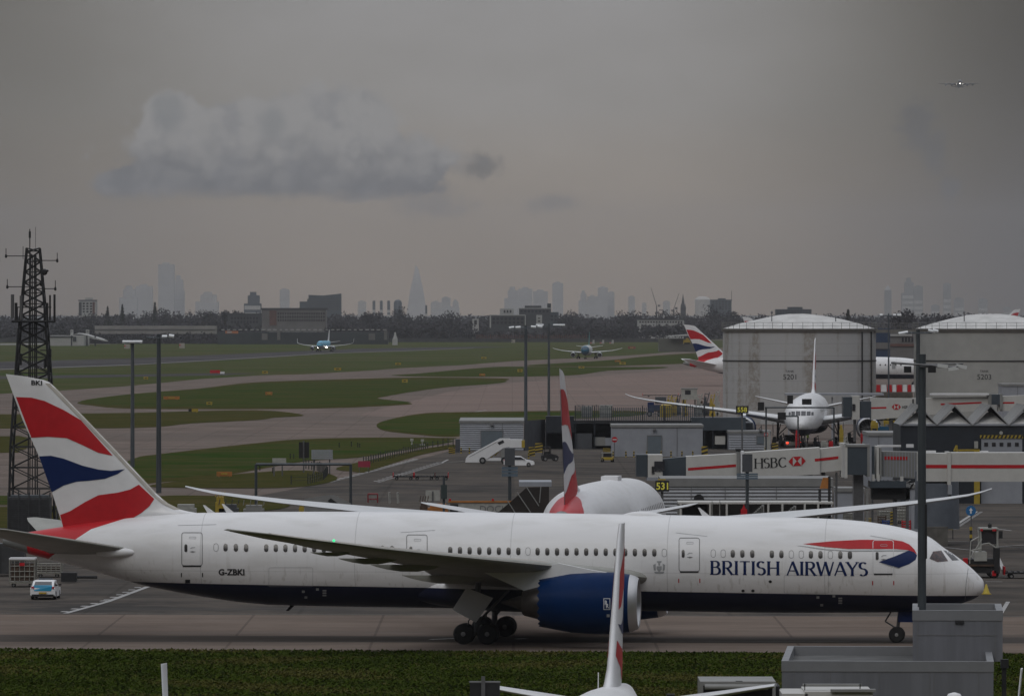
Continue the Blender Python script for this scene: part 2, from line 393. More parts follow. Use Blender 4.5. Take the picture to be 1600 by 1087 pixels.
# ---------------------------------------------------------------- the taxiing jet's own frame (x forward from the nose tip, y to port, z up)
PSI = R(6.5); NX, NY = 30.0, 414.6; CP, SP = math.cos(PSI), math.sin(PSI)
def pl(px, py, l=0.0):
    k = (px - 800) / FOC            # X = k * Y ; X = NX + x*CP - l*SP ; Y = NY - x*SP - l*CP
    x = (k * (NY - l * CP) - NX + l * SP) / (CP + k * SP)
    Yw = NY - x * SP - l * CP
    return x, EYE - (py - HOR) * Yw / FOC
TOP = [(1538, 912), (1535.5, 905), (1530, 899), (1518, 887), (1506, 877), (1488, 864), (1473, 854), (1459, 843), (1450, 837.5), (1434, 831), (1400, 822), (1350, 814), (1300, 810), (1200, 807), (1100, 805.3), (1000, 803.5), (800, 800.5), (600, 799), (450, 799), (400, 799.5), (300, 801), (250, 803), (217, 806), (150, 814.5), (100, 822), (50, 830), (15, 836), (5, 840)]
BOT = [(1538, 918), (1536, 924), (1530, 930), (1515, 938), (1480, 948), (1440, 953.5), (1400, 956), (1200, 956.5), (1000, 953.5), (800, 951), (600, 948), (450, 945.5), (400, 943), (350, 937), (300, 928.5), (250, 919.5), (217, 912), (175, 900), (100, 879), (41, 864), (5, 851)]
tp = [pl(*p) for p in TOP]; bt = [pl(*p) for p in BOT]
tf = pchip(*zip(*tp)); bf = pchip(*zip(*bt))
X0 = -0.02; X1 = tp[-1][0]
xs787 = [X0 - .02, -.06, -.15, -.3, -.5, -.7, -.9, -1.1, -1.3, -1.5, -1.7, -1.9, -2.1, -2.3, -2.5, -2.7, -2.9, -3.1, -3.3, -3.5, -3.7, -3.9, -4.2, -4.6, -5, -5.5, -6, -7.5, -9, -11, -13, -16, -20, -24, -28, -32, -36, -40, -43, -46, -48, -50, -52, -54, -56, -58, -60, -61.5, X1]
SPEC787 = dict(xs=xs787, top=tf, bot=bf, wr=.975, maxw=2.885,
  wing=[(0, -18.5, -33.9, 4.0, 3.6), (2.7, -21.2, -34.2, 4.15, 3.75), (9.9, -26.4, -34.9, 5.15, 5.0), (13.5, -28.9, -36.1, 5.55, 5.45), (18, -31.9, -37.7, 6.05, 6.0), (23.5, -35.6, -39.7, 6.7, 6.68), (26.3, -37.6, -40.7, 7.1, 7.09), (28.2, -39.5, -42.0, 7.42, 7.42), (29.3, -41.3, -43.1, 7.72, 7.72), (30.06, -43.7, -44.1, 8.0, 8.0)],
  tc=[.11, .11, .10, .095, .09, .085, .08, .08, .08, .3],
  stab=[(.5, -53.9, -60.0, 5.5, 5.4), (1.6, -54.6, -60.3, 5.75, 5.65), (9.2, -61.2, -63.4, 7.25, 7.22), (9.9, -62.8, -63.6, 7.42, 7.42)],
  eng=[(9.85, -21.1, 6.1, 2.85, 1.93)], nose_gear=(-5.55, .51), main_gear=(-31.9, 4.9, .66, 1.52), fairing=(-19.5, -38.5, 3.3, 1.45, 3.22))
# fin outline of the taxiing jet, from sight lines
FLE = [pl(*p) for p in ((77, 597), (84, 603), (150, 671), (200, 723), (250, 777), (266, 789), (285, 797), (312, 801.5))]
FTE = [pl(*p) for p in ((9, 584), (35, 655), (61, 712.5), (81, 768), (101, 830))]
fle = lin([z for x, z in FLE][::-1], [x for x, z in FLE][::-1]); fte = lin([z for x, z in FTE][::-1], [x for x, z in FTE][::-1])
ftop = lin([-65, pl(9, 584)[0], pl(40, 588)[0], pl(70, 594)[0], pl(77, 597)[0]], [17, pl(9, 584)[1], pl(40, 588)[1], pl(70, 594)[1], pl(77, 597)[1]])
ZT = pl(9, 584)[1]; ZB = pl(100, 824)[1]
def naca(u, t): u = min(max(u, 0), 1); return 5 * t * (.2969 * math.sqrt(u) - .126 * u - .3516 * u*u + .2843 * u**3 - .1036 * u**4)
def fin_y(x, z):
    a, b = fle(min(z, pl(77, 597)[1])), fte(z); c = a - b; u = (a - x) / c
    return naca(u, min(.09, .9 / c)) * c + .022
US = [0, .008, .03, .07, .13, .2, .3, .42, .55, .7, .85, 1]
def foil(xle, xte, z0, z1, t, mk):
    """closed ring of an aerofoil section; mk(x, h, z) places it"""
    c = xle - xte; ring = []
    for u in US: ring.append(mk(xle - u * c, naca(u, t) * abs(c), z0 + (z1 - z0) * u))
    for u in US[-2:0:-1]: ring.append(mk(xle - u * c, -naca(u, t) * abs(c), z0 + (z1 - z0) * u))
    return ring
STRIPES = {'red': [(25, 620), (50, 621), (70, 626), (100, 640), (127, 656), (177, 711.5), (155, 707), (130, 695), (105, 684), (75, 682), (49, 683.5)],
 'blue': [(61, 712.5), (80, 711.5), (100, 716), (130, 727), (155, 733), (175, 735), (196, 732.5), (185, 740), (165, 747.5), (140, 750.5), (120, 752), (100, 758), (81, 768.5)],
 'low': [(94, 804), (110, 798), (135, 783), (155, 773), (185, 769), (205, 764), (218, 756.5), (242, 779), (235, 790), (222, 801), (205, 811), (190, 815.5), (99, 824)]}
def hull_y(sp, x, z):
    a, b = sp['top'](x), sp['bot'](x); zc, hh = (a + b) / 2, (a - b) / 2; hw = min(hh * sp['wr'], sp['maxw'])
    k = max(0.0, 1 - ((z - zc) / max(hh, .01)) ** 2); return hw * math.sqrt(k)
def wheel_mb(r, w): return [(-w/2, r*.62), (-w/2, r*.86), (-w*.34, r*.98), (0, r), (w*.34, r*.98), (w/2, r*.86), (w/2, r*.62)]
def add_wheel(T, name, x, y, r, w, parent=None, n=24):
    o = MB().lathe(wheel_mb(r, w), (x, y, r), 'y', n).build(name, M_tyre, parent or T.e, T.off, 0.6)
    b = MB(); b.lathe([(-w*.52, .02), (-w*.52, r*.2), (-w*.44, r*.3), (-w*.46, r*.60), (-w*.3, r*.63), (w*.3, r*.63), (w*.46, r*.6), (w*.44, r*.3), (w*.52, r*.2), (w*.52, .02)], (x, y, r), 'y', n)
    b.build('rim', M_rim, o, T.off, 0.6); return o

def airliner(name, label, loc, rz, sp=SPEC787, hull=None, scale=1.0, group=None, full=False, fincol='stripes', eng_mat=None, droop=(0, 0), gear=True, wingm=None, winglet=False, nseg=56):
    T = Thing(name, label, 'airliner', loc, rz, group, scale, local=True); hull = hull or M_hull; wingm = wingm or (M_wing if full else M_wingw); eng_mat = eng_mat or M_nac
    b = MB(); rg = []
    for x in sp['xs']:
        a, c = sp['top'](x), sp['bot'](x); zc, hh = (a + c) / 2, max((a - c) / 2, .02); hw = min(hh * sp['wr'], sp['maxw'])
        rg.append([(x, hw * math.sin(2*math.pi*i/nseg), zc + hh * math.cos(2*math.pi*i/nseg)) for i in range(nseg)])
    b.rings(rg); fus = T.part('fuselage', b, hull, smooth=0.5)
    # wings
    for sd in (-1, 1):
        b = MB(); rg = []
        for (l, xa, xb, za, zb), t in zip(sp['wing'], sp['tc']):
            dz_ = droop[0 if sd < 0 else 1] * (l / sp['wing'][-1][0]) ** 1.3
            rg.append(foil(xa, xb, za + dz_, zb + dz_, t, lambda x, h, z, l=l: (x, sd * l, z + h)))
        b.rings(rg); w = T.part('wing', b, wingm, smooth=0.6)
        if full or sp.get('tracks'):
            f = lin([q[0] for q in sp['wing']], [q[2] for q in sp['wing']]); fz = lin([q[0] for q in sp['wing']], [q[4] for q in sp['wing']])
            L = sp['wing'][-1][0]
            for l, ln in ((.245 * L, 5.2), (.45 * L, 4.3), (.60 * L, 3.6), (.74 * L, 2.4)):
                dz_ = droop[0 if sd < 0 else 1] * (l / L) ** 1.3; xt, zt = f(l), fz(l) + dz_; ln *= L / 30
                c = MB(); h = .30 * ln / 4.3
                rg = [[(xt + ln * (.72 - u), sd * l + wv * .17 * math.cos(2*math.pi*i/10), zt - .12 - h * wv * (1 if math.sin(2*math.pi*i/10) < 0 else .3) * abs(math.sin(2*math.pi*i/10)) * 1.5) for i in range(10)] for u, wv in ((0, .05), (.12, .6), (.35, 1), (.6, 1), (.8, .7), (.95, .35), (1.04, .05))]
                c.rings(rg); c.build('flap_track_fairing', M_white if not full else wingm, w, None, .6)
            c = MB(); st = sp['wing'][2:-1]   # slat strip along the leading edge
            rgs = []
            for (l, xa, xb, za, zb) in st:
                dz_ = droop[0 if sd < 0 else 1] * (l / L) ** 1.3; ch = xa - xb
                rgs.append([(xa + .02, sd*l, za + dz_), (xa - .05*ch, sd*l, za + dz_ + naca(.05, .1)*ch + .012), (xa - .13*ch, sd*l, za + dz_ + naca(.13, .1)*ch + .012), (xa - .02*ch, sd*l, za + dz_ + .0)])
            c.rings(rgs, False, False); c.build('slat', M_le if full else M_wingw, w, None, .6)
            if full and L > 20: MB().lathe([(-.09, .01), (-.06, .06), (0, .08), (.06, .06), (.09, .01)], (-37.9 if L > 20 else -19, sd * (26.9 if L > 20 else 16), 7.28 + droop[0 if sd < 0 else 1]), 'x', 8).build('navigation_light', M_green if sd < 0 else M_redl, w)
        if winglet:
            l, xa, xb, za, zb = sp['wing'][-1]; c = MB()
            c.rings([foil(xa, xb, za, zb, .09, lambda x, h, z: (x, sd * (l + h * .7), z + h * .5)), foil(xa - .8, xb - .3, za + .5, zb + .5, .06, lambda x, h, z: (x, sd * (l + .32 + h), z)), foil(xa - 1.35, xb - 1.0, za + 2.4, zb + 2.4, .06, lambda x, h, z: (x, sd * (l + .50 + h), z))])
            c.build('winglet', M_white, w, None, .6)
        # tailplane
        b = MB(); b.rings([foil(xa, xb, za, zb, .09, lambda x, h, z, l=l: (x, sd * l, z + h)) for (l, xa, xb, za, zb) in sp['stab']])
        T.part('tailplane', b, wingm, smooth=.6)
    # fin
    b = MB()
    if 'fin' not in sp:
        zs = [ZB - .6 + .12 * i for i in range(20)] + [9.4, 9.7, 10, 11, 12, 13, 14, 15, 16, pl(84, 603)[1], pl(77, 597)[1]]
        rg = [foil(fle(z), fte(z), z, z, min(.09, .9 / (fle(z) - fte(z))), lambda x, h, q: (x, h, q)) for z in zs]
        a, c = fle(zs[-1]), fte(ZT); ztop = zs[-1]
        rg.append([(x, y * .5, ftop(x)) for x, y, q in foil(a, c, ztop, ztop, .09, lambda x, h, q: (x, h, q))])
        fin = T.part('tail_fin', *(b.rings(rg), M_white), smooth=.6)
        for sd in (-1, 1):
            for k, m in (('red', M_red), ('blue', M_blue), ('low', M_red)):
                vs, fs = poly_grid([pl(*p) for p in STRIPES[k]], .6, .6)
                MB().add([(x, sd * fin_y(x, z), z) for x, z in vs], fs).build('fin_stripe', m, fin, None, .6)
        if full:
            b = MB(); rgs = []
            for z in [8.3, 8.7, 9.2, 10, 12, 14, 16, 16.4]:
                a = fle(z); w_ = .34; cc_ = a - fte(z); t = min(.09, .9 / cc_)
                u = w_ / cc_; rgs.append([(a - w_, naca(u, t) * cc_ + .02, z), (a - w_ * .4, naca(u*.4, t) * cc_ + .025, z), (a + .03, 0, z), (a - w_ * .4, -naca(u*.4, t) * cc_ - .025, z), (a - w_, -naca(u, t) * cc_ - .02, z)])
            b.rings(rgs, False, False, False); b.build('leading_edge', M_le, fin, None, .8)
    else:
        F_ = sp['fin']; rg = [foil(xa, xb, z, z, .09, lambda x, h, q: (x, h, q)) for z, xa, xb in F_]; fm = M_white if fincol == 'stripes' else fincol
        fin = T.part('tail_fin', b.rings(rg), fm, smooth=.6)
        if fincol == 'stripes':
            fa = lin([q[0] for q in F_], [q[1] for q in F_]); fb = lin([q[0] for q in F_], [q[2] for q in F_])
            for sd in (-1, 1):
                for k, m in (('red', M_red), ('blue', M_blue), ('low', M_red)):
                    pts = []
                    for p in STRIPES[k]:
                        x, z = pl(*p); zz_ = F_[1][0] + (z - 7.4) / (ZT - 7.4) * (F_[-1][0] - F_[1][0]); u = (fle(z) - x) / (fle(z) - fte(z)); u = min(max(u, .02), .99); pts.append((fa(zz_) - u * (fa(zz_) - fb(zz_)), zz_))
                    vs, fs = poly_grid(pts, .5, .5)
                    MB().add([(x, sd * (naca((fa(z) - x) / (fa(z) - fb(z)), .09) * (fa(z) - fb(z)) + .012), z) for x, z in vs], fs).build('fin_stripe', m, fin, None, .6)
    # engines
    for (l, xl, ln, zc, r) in sp['eng']:
        for sd in (-1, 1):
            b = MB(); n = 36
            pr = [(xl - .55, r*.93), (xl - 1.6, r), (xl - ln*.45, r), (xl - ln*.7, r*.955), (xl - ln*.9, r*.84), (xl - ln, r*.77), (xl - ln, r*.74), (xl - ln*.85, r*.70)]
            ring = []
            for j, (h, rr) in enumerate(pr):
                rw = []
                for i in range(n * 2):
                    t = 2*math.pi*i/(n*2); ch = 0
                    if full and j in (5, 6): ch = -.16 * (1 if i % 4 == 0 else (.5 if i % 2 else 0))
                    rw.append((h + ch, sd * l + rr * math.cos(t), zc + rr * math.sin(t)))
                ring.append(rw)
            en = T.part('engine', b.rings(ring, False, False), eng_mat, smooth=.6)
            MB().lathe([(xl - .55, r*.93), (xl - .28, r*.89), (xl - .08, r*.84), (xl, r*.79), (xl - .05, r*.745), (xl - .35, r*.715), (xl - .8, r*.73)], (0, sd*l, zc), 'x', 48, False).build('intake_lip', M_lip, en, None, .8)
            c = MB(); c.lathe([(xl - .8, r*.73), (xl - 1.15, r*.735), (xl - 1.16, .02)], (0, sd*l, zc), 'x', 40, False); c.build('intake_duct', M_dark, en, None, .5)
            c = MB(); c.lathe([(xl - .55, .01), (xl - .75, r*.1), (xl - 1.12, r*.24)], (0, sd*l, zc), 'x', 20)
            for i in range(18):
                t = 2*math.pi*i/18; d = Vector((0, math.cos(t), math.sin(t))); e_ = Vector((0, -math.sin(t), math.cos(t))); o_ = Vector((xl - 1.05, sd*l, zc))
                c.add([o_ + d*r*.22 + e_*.06, o_ + d*r*.70 + e_*.12 + Vector((.12, 0, 0)), o_ + d*r*.70 - e_*.14 - Vector((.08, 0, 0)), o_ + d*r*.22 - e_*.06 - Vector((.1, 0, 0))], [(0, 1, 2, 3)])
            c.build('fan', M_steel, en, None, .5)
            c = MB(); c.lathe([(xl - ln*.82, r*.69), (xl - ln*.84, r*.60), (xl - ln*1.02, r*.55), (xl - ln*1.18, r*.42), (xl - ln*1.2, r*.36), (xl - ln*1.2, r*.25), (xl - ln*1.42, .04)], (0, sd*l, zc), 'x', 32); c.build('core_nozzle', M_exh, en, None, .6)
            # pylon
            wf = lin([q[0] for q in sp['wing']], [q[1] for q in sp['wing']]); wz = lin([q[0] for q in sp['wing']], [q[3] for q in sp['wing']])
            xw, zw = wf(l), wz(l) + droop[0 if sd < 0 else 1] * .25
            c = MB(); top_ = [(xl - ln*.30, zc + r*.98), (xl - ln*.5, zc + r*1.08), (xw + .3, zw + .18), (xw - ln*.35, zw - .1), (xw - ln*.75, zw - .35), (xl - ln*1.15, zc + r*.35), (xl - ln*.85, zc + r*.55), (xl - ln*.6, zc + r*.7)]
            c.prism(top_, sd*l - .26, sd*l + .26); c.build('pylon', M_wingw if not full else M_white, en, None)
    # belly fairing
    if 'fairing' in sp:
        xa, xb, zc, hh, hw = sp['fairing']; b = MB(); rg = []
        for i in range(25):
            u = i / 24; k = max(.02, math.sin(math.pi * min(max(u, .001), .999)) ** .55); x = xa + (xb - xa) * u
            rg.append([(x, hw * (.86 + .14*k if True else 1) * (abs(math.cos(t)) ** .7) * (1 if math.cos(t) > 0 else -1) * min(1, k * 1.15), zc + hh * k * (abs(math.sin(t)) ** .8) * (1 if math.sin(t) > 0 else -1)) for t in [2*math.pi*j/40 for j in range(40)]])
        T.part('belly_fairing', b.rings(rg), hull, smooth=.6)
    # gear
    if gear:
        gx, gr = sp['nose_gear']; b = MB(); b.tube((gx, 0, gr), (gx + .25, 0, 2.6), .11); b.tube((gx, -.33, gr), (gx, .33, gr), .08); b.tube((gx - .1, 0, .95), (gx - .75, 0, 1.35), .05); b.tube((gx - .75, 0, 1.35), (gx - .35, 0, 2.0), .05)
        b.tube((gx + .05, 0, 1.5), (gx + 1.3, 0, 2.5), .06)
        st = T.part('nose_gear', b, M_steel, smooth=.6)
        for y in (-.33, .33): add_wheel(T, 'wheel', gx, y, gr, .34, st)
        for y in (-.45, .45): MB().rbox((gx + .75, y, 1.72), (1.3, .05, .8)).build('gear_door', M_blue, st)
        mx, ty, mr, sp_ = sp['main_gear']
        for sd in (-1, 1):
            b = MB(); b.tube((mx, sd*ty, mr), (mx + .1, sd*(ty - .1), 3.9), .19); b.tube((mx - .9 if sp_ else mx, sd*ty, mr), (mx + .9 if sp_ else mx, sd*ty, mr), .13)
            b.tube((mx, sd*ty, 1.3), (mx + 2.0, sd*(ty - .6), 3.4), .08); b.tube((mx, sd*ty, 1.5), (mx - .3, sd*(ty - 2.0), 3.4), .09); b.tube((mx - .6, sd*ty, mr + .1), (mx - .5, sd*ty, 1.5), .04); b.tube((mx - .5, sd*ty, 1.5), (mx, sd*ty, 1.9), .04)
            st = T.part('main_gear', b, M_steel, smooth=.6)
            for dx_ in ((-sp_/2, sp_/2) if sp_ else (0,)):
                b2 = MB(); b2.tube((mx + dx_, sd*ty - .6, mr), (mx + dx_, sd*ty + .6, mr), .1); b2.build('axle', M_steel, st)
                for dy_ in (-.5, .5): add_wheel(T, 'wheel', mx + dx_, sd*ty + dy_, mr, .5, st)
            c = MB(); k = mr / .66
            c.prism([(mx - .55*k, 3.6*k), (mx + 1.15*k, 2.95*k), (mx + .05*k, 1.4*k), (mx - 1.45*k, 2.2*k)], sd*(ty + .72) - .03, sd*(ty + .72) + .03); c.build('gear_door', M_wingw, st)
    return T, fus, fin

# ---------------------------------------------------------------- detailed taxiing jet
def build_main():
    T, fus, fin = airliner('wide_body_airliner', 'long white airliner with navy belly taxiing across the foreground, nose to the terminal side', (NX, NY, 0), -PSI, full=True, droop=(0, -.95), nseg=80)
    T.e['label'] = 'whole white airliner with navy belly and ribbon logo, seen side on while taxiing'; T.e['category'] = 'airliner'
    # put nose tip at local x = 0
    sp = SPEC787
    def side(px, py, lift=.014):
        l = 2.8
        for _ in range(4):
            x, z = pl(px, py, l); l = hull_y(sp, x, z)
        return (x, -(l + lift), z)
    def decal(name, poly, m, lift=.014, parent=fus, sx=25, sy=4):
        vs, fs = poly_grid(poly, sx, sy); return MB().add([side(x, y, lift) for x, y in vs], fs).build(name, m, parent, None, .8)
    def rr(cx, cy, w, h, r=None, n=5):
        r = r if r is not None else w / 2; o = []
        for qx, qy, a in ((1, 1, 0), (-1, 1, 90), (-1, -1, 180), (1, -1, 270)):
            for i in range(n + 1): t = R(a + 90 * i / n); o.append((cx + qx * (w/2 - r) + r * math.cos(t), cy + qy * (h/2 - r) + r * math.sin(t)))
        return o
    def frame(name, cx, cy, w, h, r, t, m, parent=fus, lift=.018):
        a, b_ = rr(cx, cy, w, h, r), rr(cx, cy, w - 2*t, h - 2*t, max(r - t, .1)); n = len(a); A = []; B = []; fs = []
        for i in range(n):      # subdivide long sides so that the line follows the skin
            j = (i + 1) % n; k = max(1, int(math.hypot(a[j][0]-a[i][0], a[j][1]-a[i][1]) / 3))
            for u in range(k): A.append((a[i][0] + (a[j][0]-a[i][0])*u/k, a[i][1] + (a[j][1]-a[i][1])*u/k)); B.append((b_[i][0] + (b_[j][0]-b_[i][0])*u/k, b_[i][1] + (b_[j][1]-b_[i][1])*u/k))
        n = len(A); fs = [(i, (i+1) % n, n + (i+1) % n, n + i) for i in range(n)]
        return MB().add([side(x, y, lift) for x, y in A + B], fs).build(name, m, parent)
    win = [352.5, 368.5, 384.5] + [416 + 15 * i for i in range(11)] + [582.5, 597.5, 612.5] + [703.5 + 15.2 * i for i in range(8)] + [840 + 15.2 * i for i in range(13)] + [1145, 1160, 1175.5, 1206, 1221, 1267, 1282, 1313, 1328]
    blank = [337.5, 825, 1038, 1114.5, 1130, 1236.5, 1252, 1297.5]
    wy = lambda x: 854.6 + (x - 337) * (866.6 - 854.6) / 991 + (0.4 if 700 < x < 900 else 0)
    for x in win: decal('window', rr(x, wy(x), 6.6, 12), M_win, .02)
    for x in blank: frame('window_plug', x, wy(x), 7.6, 12.6, 3.8, .55, M_line)
    for (cx, y0, y1) in ((300, 831, 883.5), (651.5, 834.5, 887), (1077, 839.3, 892.5), (1380, 843, 896)):
        w = 33; cy = (y0 + y1) / 2
        d = frame('door', cx, cy, w, y1 - y0, 4, 1.0, M_line if cx < 1300 else M_wingw)
        decal('door_sill', [(cx - w/2 + 2, y1 - .6), (cx + w/2 - 2, y1 - .6), (cx + w/2 - 2, y1 + 1.6), (cx - w/2 + 2, y1 + 1.6)], M_dark, .022, d)
        decal('door_window', rr(cx - 9.5, cy - 1.5, 4.6, 12.4), M_win, .02, d)
        frame('door_vent', cx + 1, y0 + 8.5, 11, 3.2, 1.4, .5, M_grey, d)
        decal('door_handle', [(cx - 4, cy + 4), (cx + 1, cy + 3), (cx + 6, cy + 4), (cx + 1, cy + 5.4)], M_line, .02, d); decal('door_handle', [(cx - 3, cy - 1), (cx, cy - 3), (cx + 5, cy - 3), (cx + 5, cy - 2), (cx + .5, cy - 2), (cx - 3, cy + 0)], M_grey, .02, d)
        if cx > 1000 or cx < 400:
            for sx in (-16.5, 16.5): decal('door_marker', [(cx + sx - .8, y1 + 11), (cx + sx + .8, y1 + 11), (cx + sx + .8, y1 + 17.5), (cx + sx - .8, y1 + 17.5)], M_red if cx > 1000 else M_dark)
    # cargo doors, service panels
    for (x0, x1, y0, y1) in ((420, 489, 886, 916), (1225, 1295, 898, 926)): frame('cargo_door', (x0 + x1)/2, (y0 + y1)/2, x1 - x0, y1 - y0, 2, .45, M_grey)
    for (x0, y0) in ((474, 922), (478, 931), (496, 918.5), (1278, 931), (1284, 943), (1303, 929)): decal('service_panel', [(x0 - 2.2, y0), (x0 + 2.2, y0), (x0 + 2.2, y0 + 3.6), (x0 - 2.2, y0 + 3.6)], M_grey)
    for (x0, y0) in ((504, 921), (1310, 933)):
        for k in range(3): decal('service_panel', [(x0, y0 + k*3.7), (x0 + 6, y0 + k*3.7), (x0 + 6, y0 + 2.4 + k*3.7), (x0, y0 + 2.4 + k*3.7)], M_grey)
    for (x0, y0, r) in ((1203.5, 908, 2.6), (1161, 922.5, 2.6), (1176.5, 922.5, 2.6)): decal('vent_port', [(x0 + r*math.cos(t*.628), y0 + r*.85*math.sin(t*.628)) for t in range(10)], M_dark, .02)
    for (x0, y0, x1, y1) in ((278, 820, 338, 818.5), (1056, 831.5, 1105, 837), (626, 831, 680, 827.5), (1360, 836, 1395, 842)): decal('sensor_fairing', [(x0, y0), (x1, y1), (x1, y1 + .6), (x0, y0 + .6)], M_grey)
    decal('registration_small_plate', [(289.5, 905), (297, 905), (297, 910.5), (295, 910.5), (295, 907.5), (291.5, 907.5), (291.5, 910.5), (289.5, 910.5)], M_dark)
    # lettering
    ps, w = stroke_text('BRITISH AIRWAYS', .165, .066, .035, .075); b = MB(); kx = 246 / w; ky = 21.8
    for i, q in enumerate(ps):
        vs, fs = poly_grid(q, 3, .22); b.add([side(1110 + u * kx, 897.2 + u * kx * .0095 - v * ky, .014 + (i % 5) * .0015) for u, v in vs], fs)
    b.build('airline_name_lettering', M_blue, fus)
    ps, w = font_polys('G-ZBKI', .035); b = MB()
    put_text(b, ps, lambda u, v, k: side(341.5 + u * 40.5 / w, 898.3 - v * 10, .016)); b.build('registration_lettering', M_dark, fus)
    ps, w = font_polys('BKI', .03); b = MB()
    def onfin(u, v, k): x, z = pl(49.5 + u * 17 / w, 601.3 + u * .3 - v * 7.4); return (x, -fin_y(x, z) - .01, z)
    put_text(b, ps, onfin); b.build('fin_code_lettering', M_dark, fin)
    # crest (supporters, shield and crown as a small grey drawing)
    cr = MB()
    for q in ([(1026, 876), (1034, 876), (1033, 878.5), (1027, 878.5)], [(1026, 884), (1034, 884), (1034, 889), (1030, 893), (1026, 889)], [(1020.5, 882), (1024.5, 880), (1024.5, 891), (1021.5, 890)], [(1039.5, 882), (1035.5, 880), (1035.5, 891), (1038.5, 890)], [(1022, 892.5), (1038, 892.5), (1036, 895.5), (1024, 895.5)], [(1028.4, 879), (1031.6, 879), (1031, 883), (1029, 883)]):
        vs, fs = poly_grid(q, 4, 3); cr.add([side(x, y, .016) for x, y in vs], fs)
    cr.build('crest_emblem', M_grey, fus)
    # ribbon
    decal('ribbon_shadow', [(1243, 851.6), (1257, 852.6), (1290, 857.2), (1325, 859.3), (1410, 858.8), (1421, 860), (1410, 861), (1325, 861), (1285, 858.2)], M_grey, .014)
    decal('ribbon_red', [(1255, 849), (1300, 845), (1345, 842.6), (1395, 842.8), (1410, 845), (1421, 850), (1429, 858), (1433, 866), (1428, 862), (1420, 859), (1400, 857.2), (1363, 857), (1325, 857), (1290, 854)], M_red, .018)
    decal('ribbon_shadow', [(1375, 878.5), (1390, 884.5), (1404, 888), (1408, 886)], M_grey, .014)
    decal('ribbon_blue', [(1373, 877.3), (1397, 869), (1410, 863.5), (1420, 859.3), (1428, 862), (1433, 867), (1430.5, 874), (1421, 880.5), (1404.5, 886.6), (1390, 882.6)], M_blue, .020)
    # cockpit
    def face(name, poly, m, lift): decal(name, poly, m, lift, sy=2, sx=3)
    face('cockpit_window', [(1458, 861), (1471, 859.4), (1481.5, 876), (1465, 877.4), (1452.5, 872)], M_glassr, .02)
    face('cockpit_window', [(1474, 859), (1484, 861), (1498.5, 874.6), (1488, 875)], M_glass, .02)
    decal('radome_seam', [(1512.5, 887.5), (1513.2, 887.5), (1510, 910), (1508.2, 938), (1507.5, 938), (1509.3, 910)], M_line, .016, sx=2, sy=2)
    # aerials and radome on the crown
    for px_ in (329, 358.5, 1102.5):
        x, z = pl(px_ + 3, 799 if px_ < 900 else 805); b = MB(); h = .42 if px_ < 340 else .5
        b.prism([(x - .25, z - .2), (x - .62, z + h), (x - .50, z + h), (x + .35, z - .2)], -.03, .03); b.build('blade_aerial', M_white, fus)
    xa, z = pl(1039, 804); xb, _ = pl(969, 803); b = MB(); rg = []
    for i in range(15):
        u = i / 14; k = math.sin(math.pi * min(max(u, .01), .99)) ** .6; rg.append([(xa + (xb - xa)*u, .55*k*math.cos(t), z - .12 + .36*k*math.sin(t)) for t in [2*math.pi*j/16 for j in range(16)]])
    b.rings(rg).build('satcom_radome', M_white, fus, None, .8)
    # engine badge
    en = [c for c in T.e.children if c.name.startswith('engine')][0]
    l, xl, ln, zc, r = SPEC787['eng'][0]
    def nac(px, py, lift=.015):
        ll = l + r
        for _ in range(4):
            x, z = pl(px, py, ll); ll = l + math.sqrt(max(0, r*r - (z - zc)**2))
        return (x, -(ll + lift), z)
    def npoly(q, m, name, lift): vs, fs = poly_grid(q, 3, 3); MB().add([nac(x, y, lift) for x, y in vs], fs).build(name, m, en)
    npoly([(943, 934), (953.5, 934), (953.5, 952), (943, 952)], M_wingw, 'engine_badge', .015)
    npoly([(944, 935), (952.5, 935), (952.5, 951), (944, 951)], M_nac, 'engine_badge', .02)
    b = MB(); ps, w = font_polys('R', .02)
    for ox, oy in ((945, 944.5), (947, 949.5)): put_text(b, ps, lambda u, v, k: nac(ox + u * 4.4 / w, oy - v * 7.0, .026))
    b.build('engine_badge_letters', M_white, en)
    for x0 in (948, 956): npoly([(x0, 959), (x0 + 4.5, 959), (x0 + 4.5, 963.5), (x0, 963.5)], M_grey, 'engine_placard', .015)
    # probe, tail light, static details
    x, z = pl(55, 848.5); MB().lathe([(-.2, .01), (0, .1), (.25, .09), (.4, .01)], (x, -hull_y(sp, x, z), z), 'x', 10).build('tail_light_housing', M_white, fus, None, .8)
    x, z = pl(190, 862.5, 2.0); MB().lathe([(-1.6, .25), (-.9, .34), (0, .30), (.7, .2), (1.0, .03)], (x, -(hull_y(sp, x, z) + .05), z), 'x', 16).build('tailplane_pivot_fairing', M_white, fus, None, .8)
    x, z = pl(455, 946); MB().prism([(x, z + .1), (x - .35, z - .32), (x - .15, z - .32), (x + .3, z + .1)], -.03, .03).build('blade_aerial', M_dark, fus)
    b = MB()
    b.tube((-.2, 0, 0), (0, 0, 0), .01)
    return T
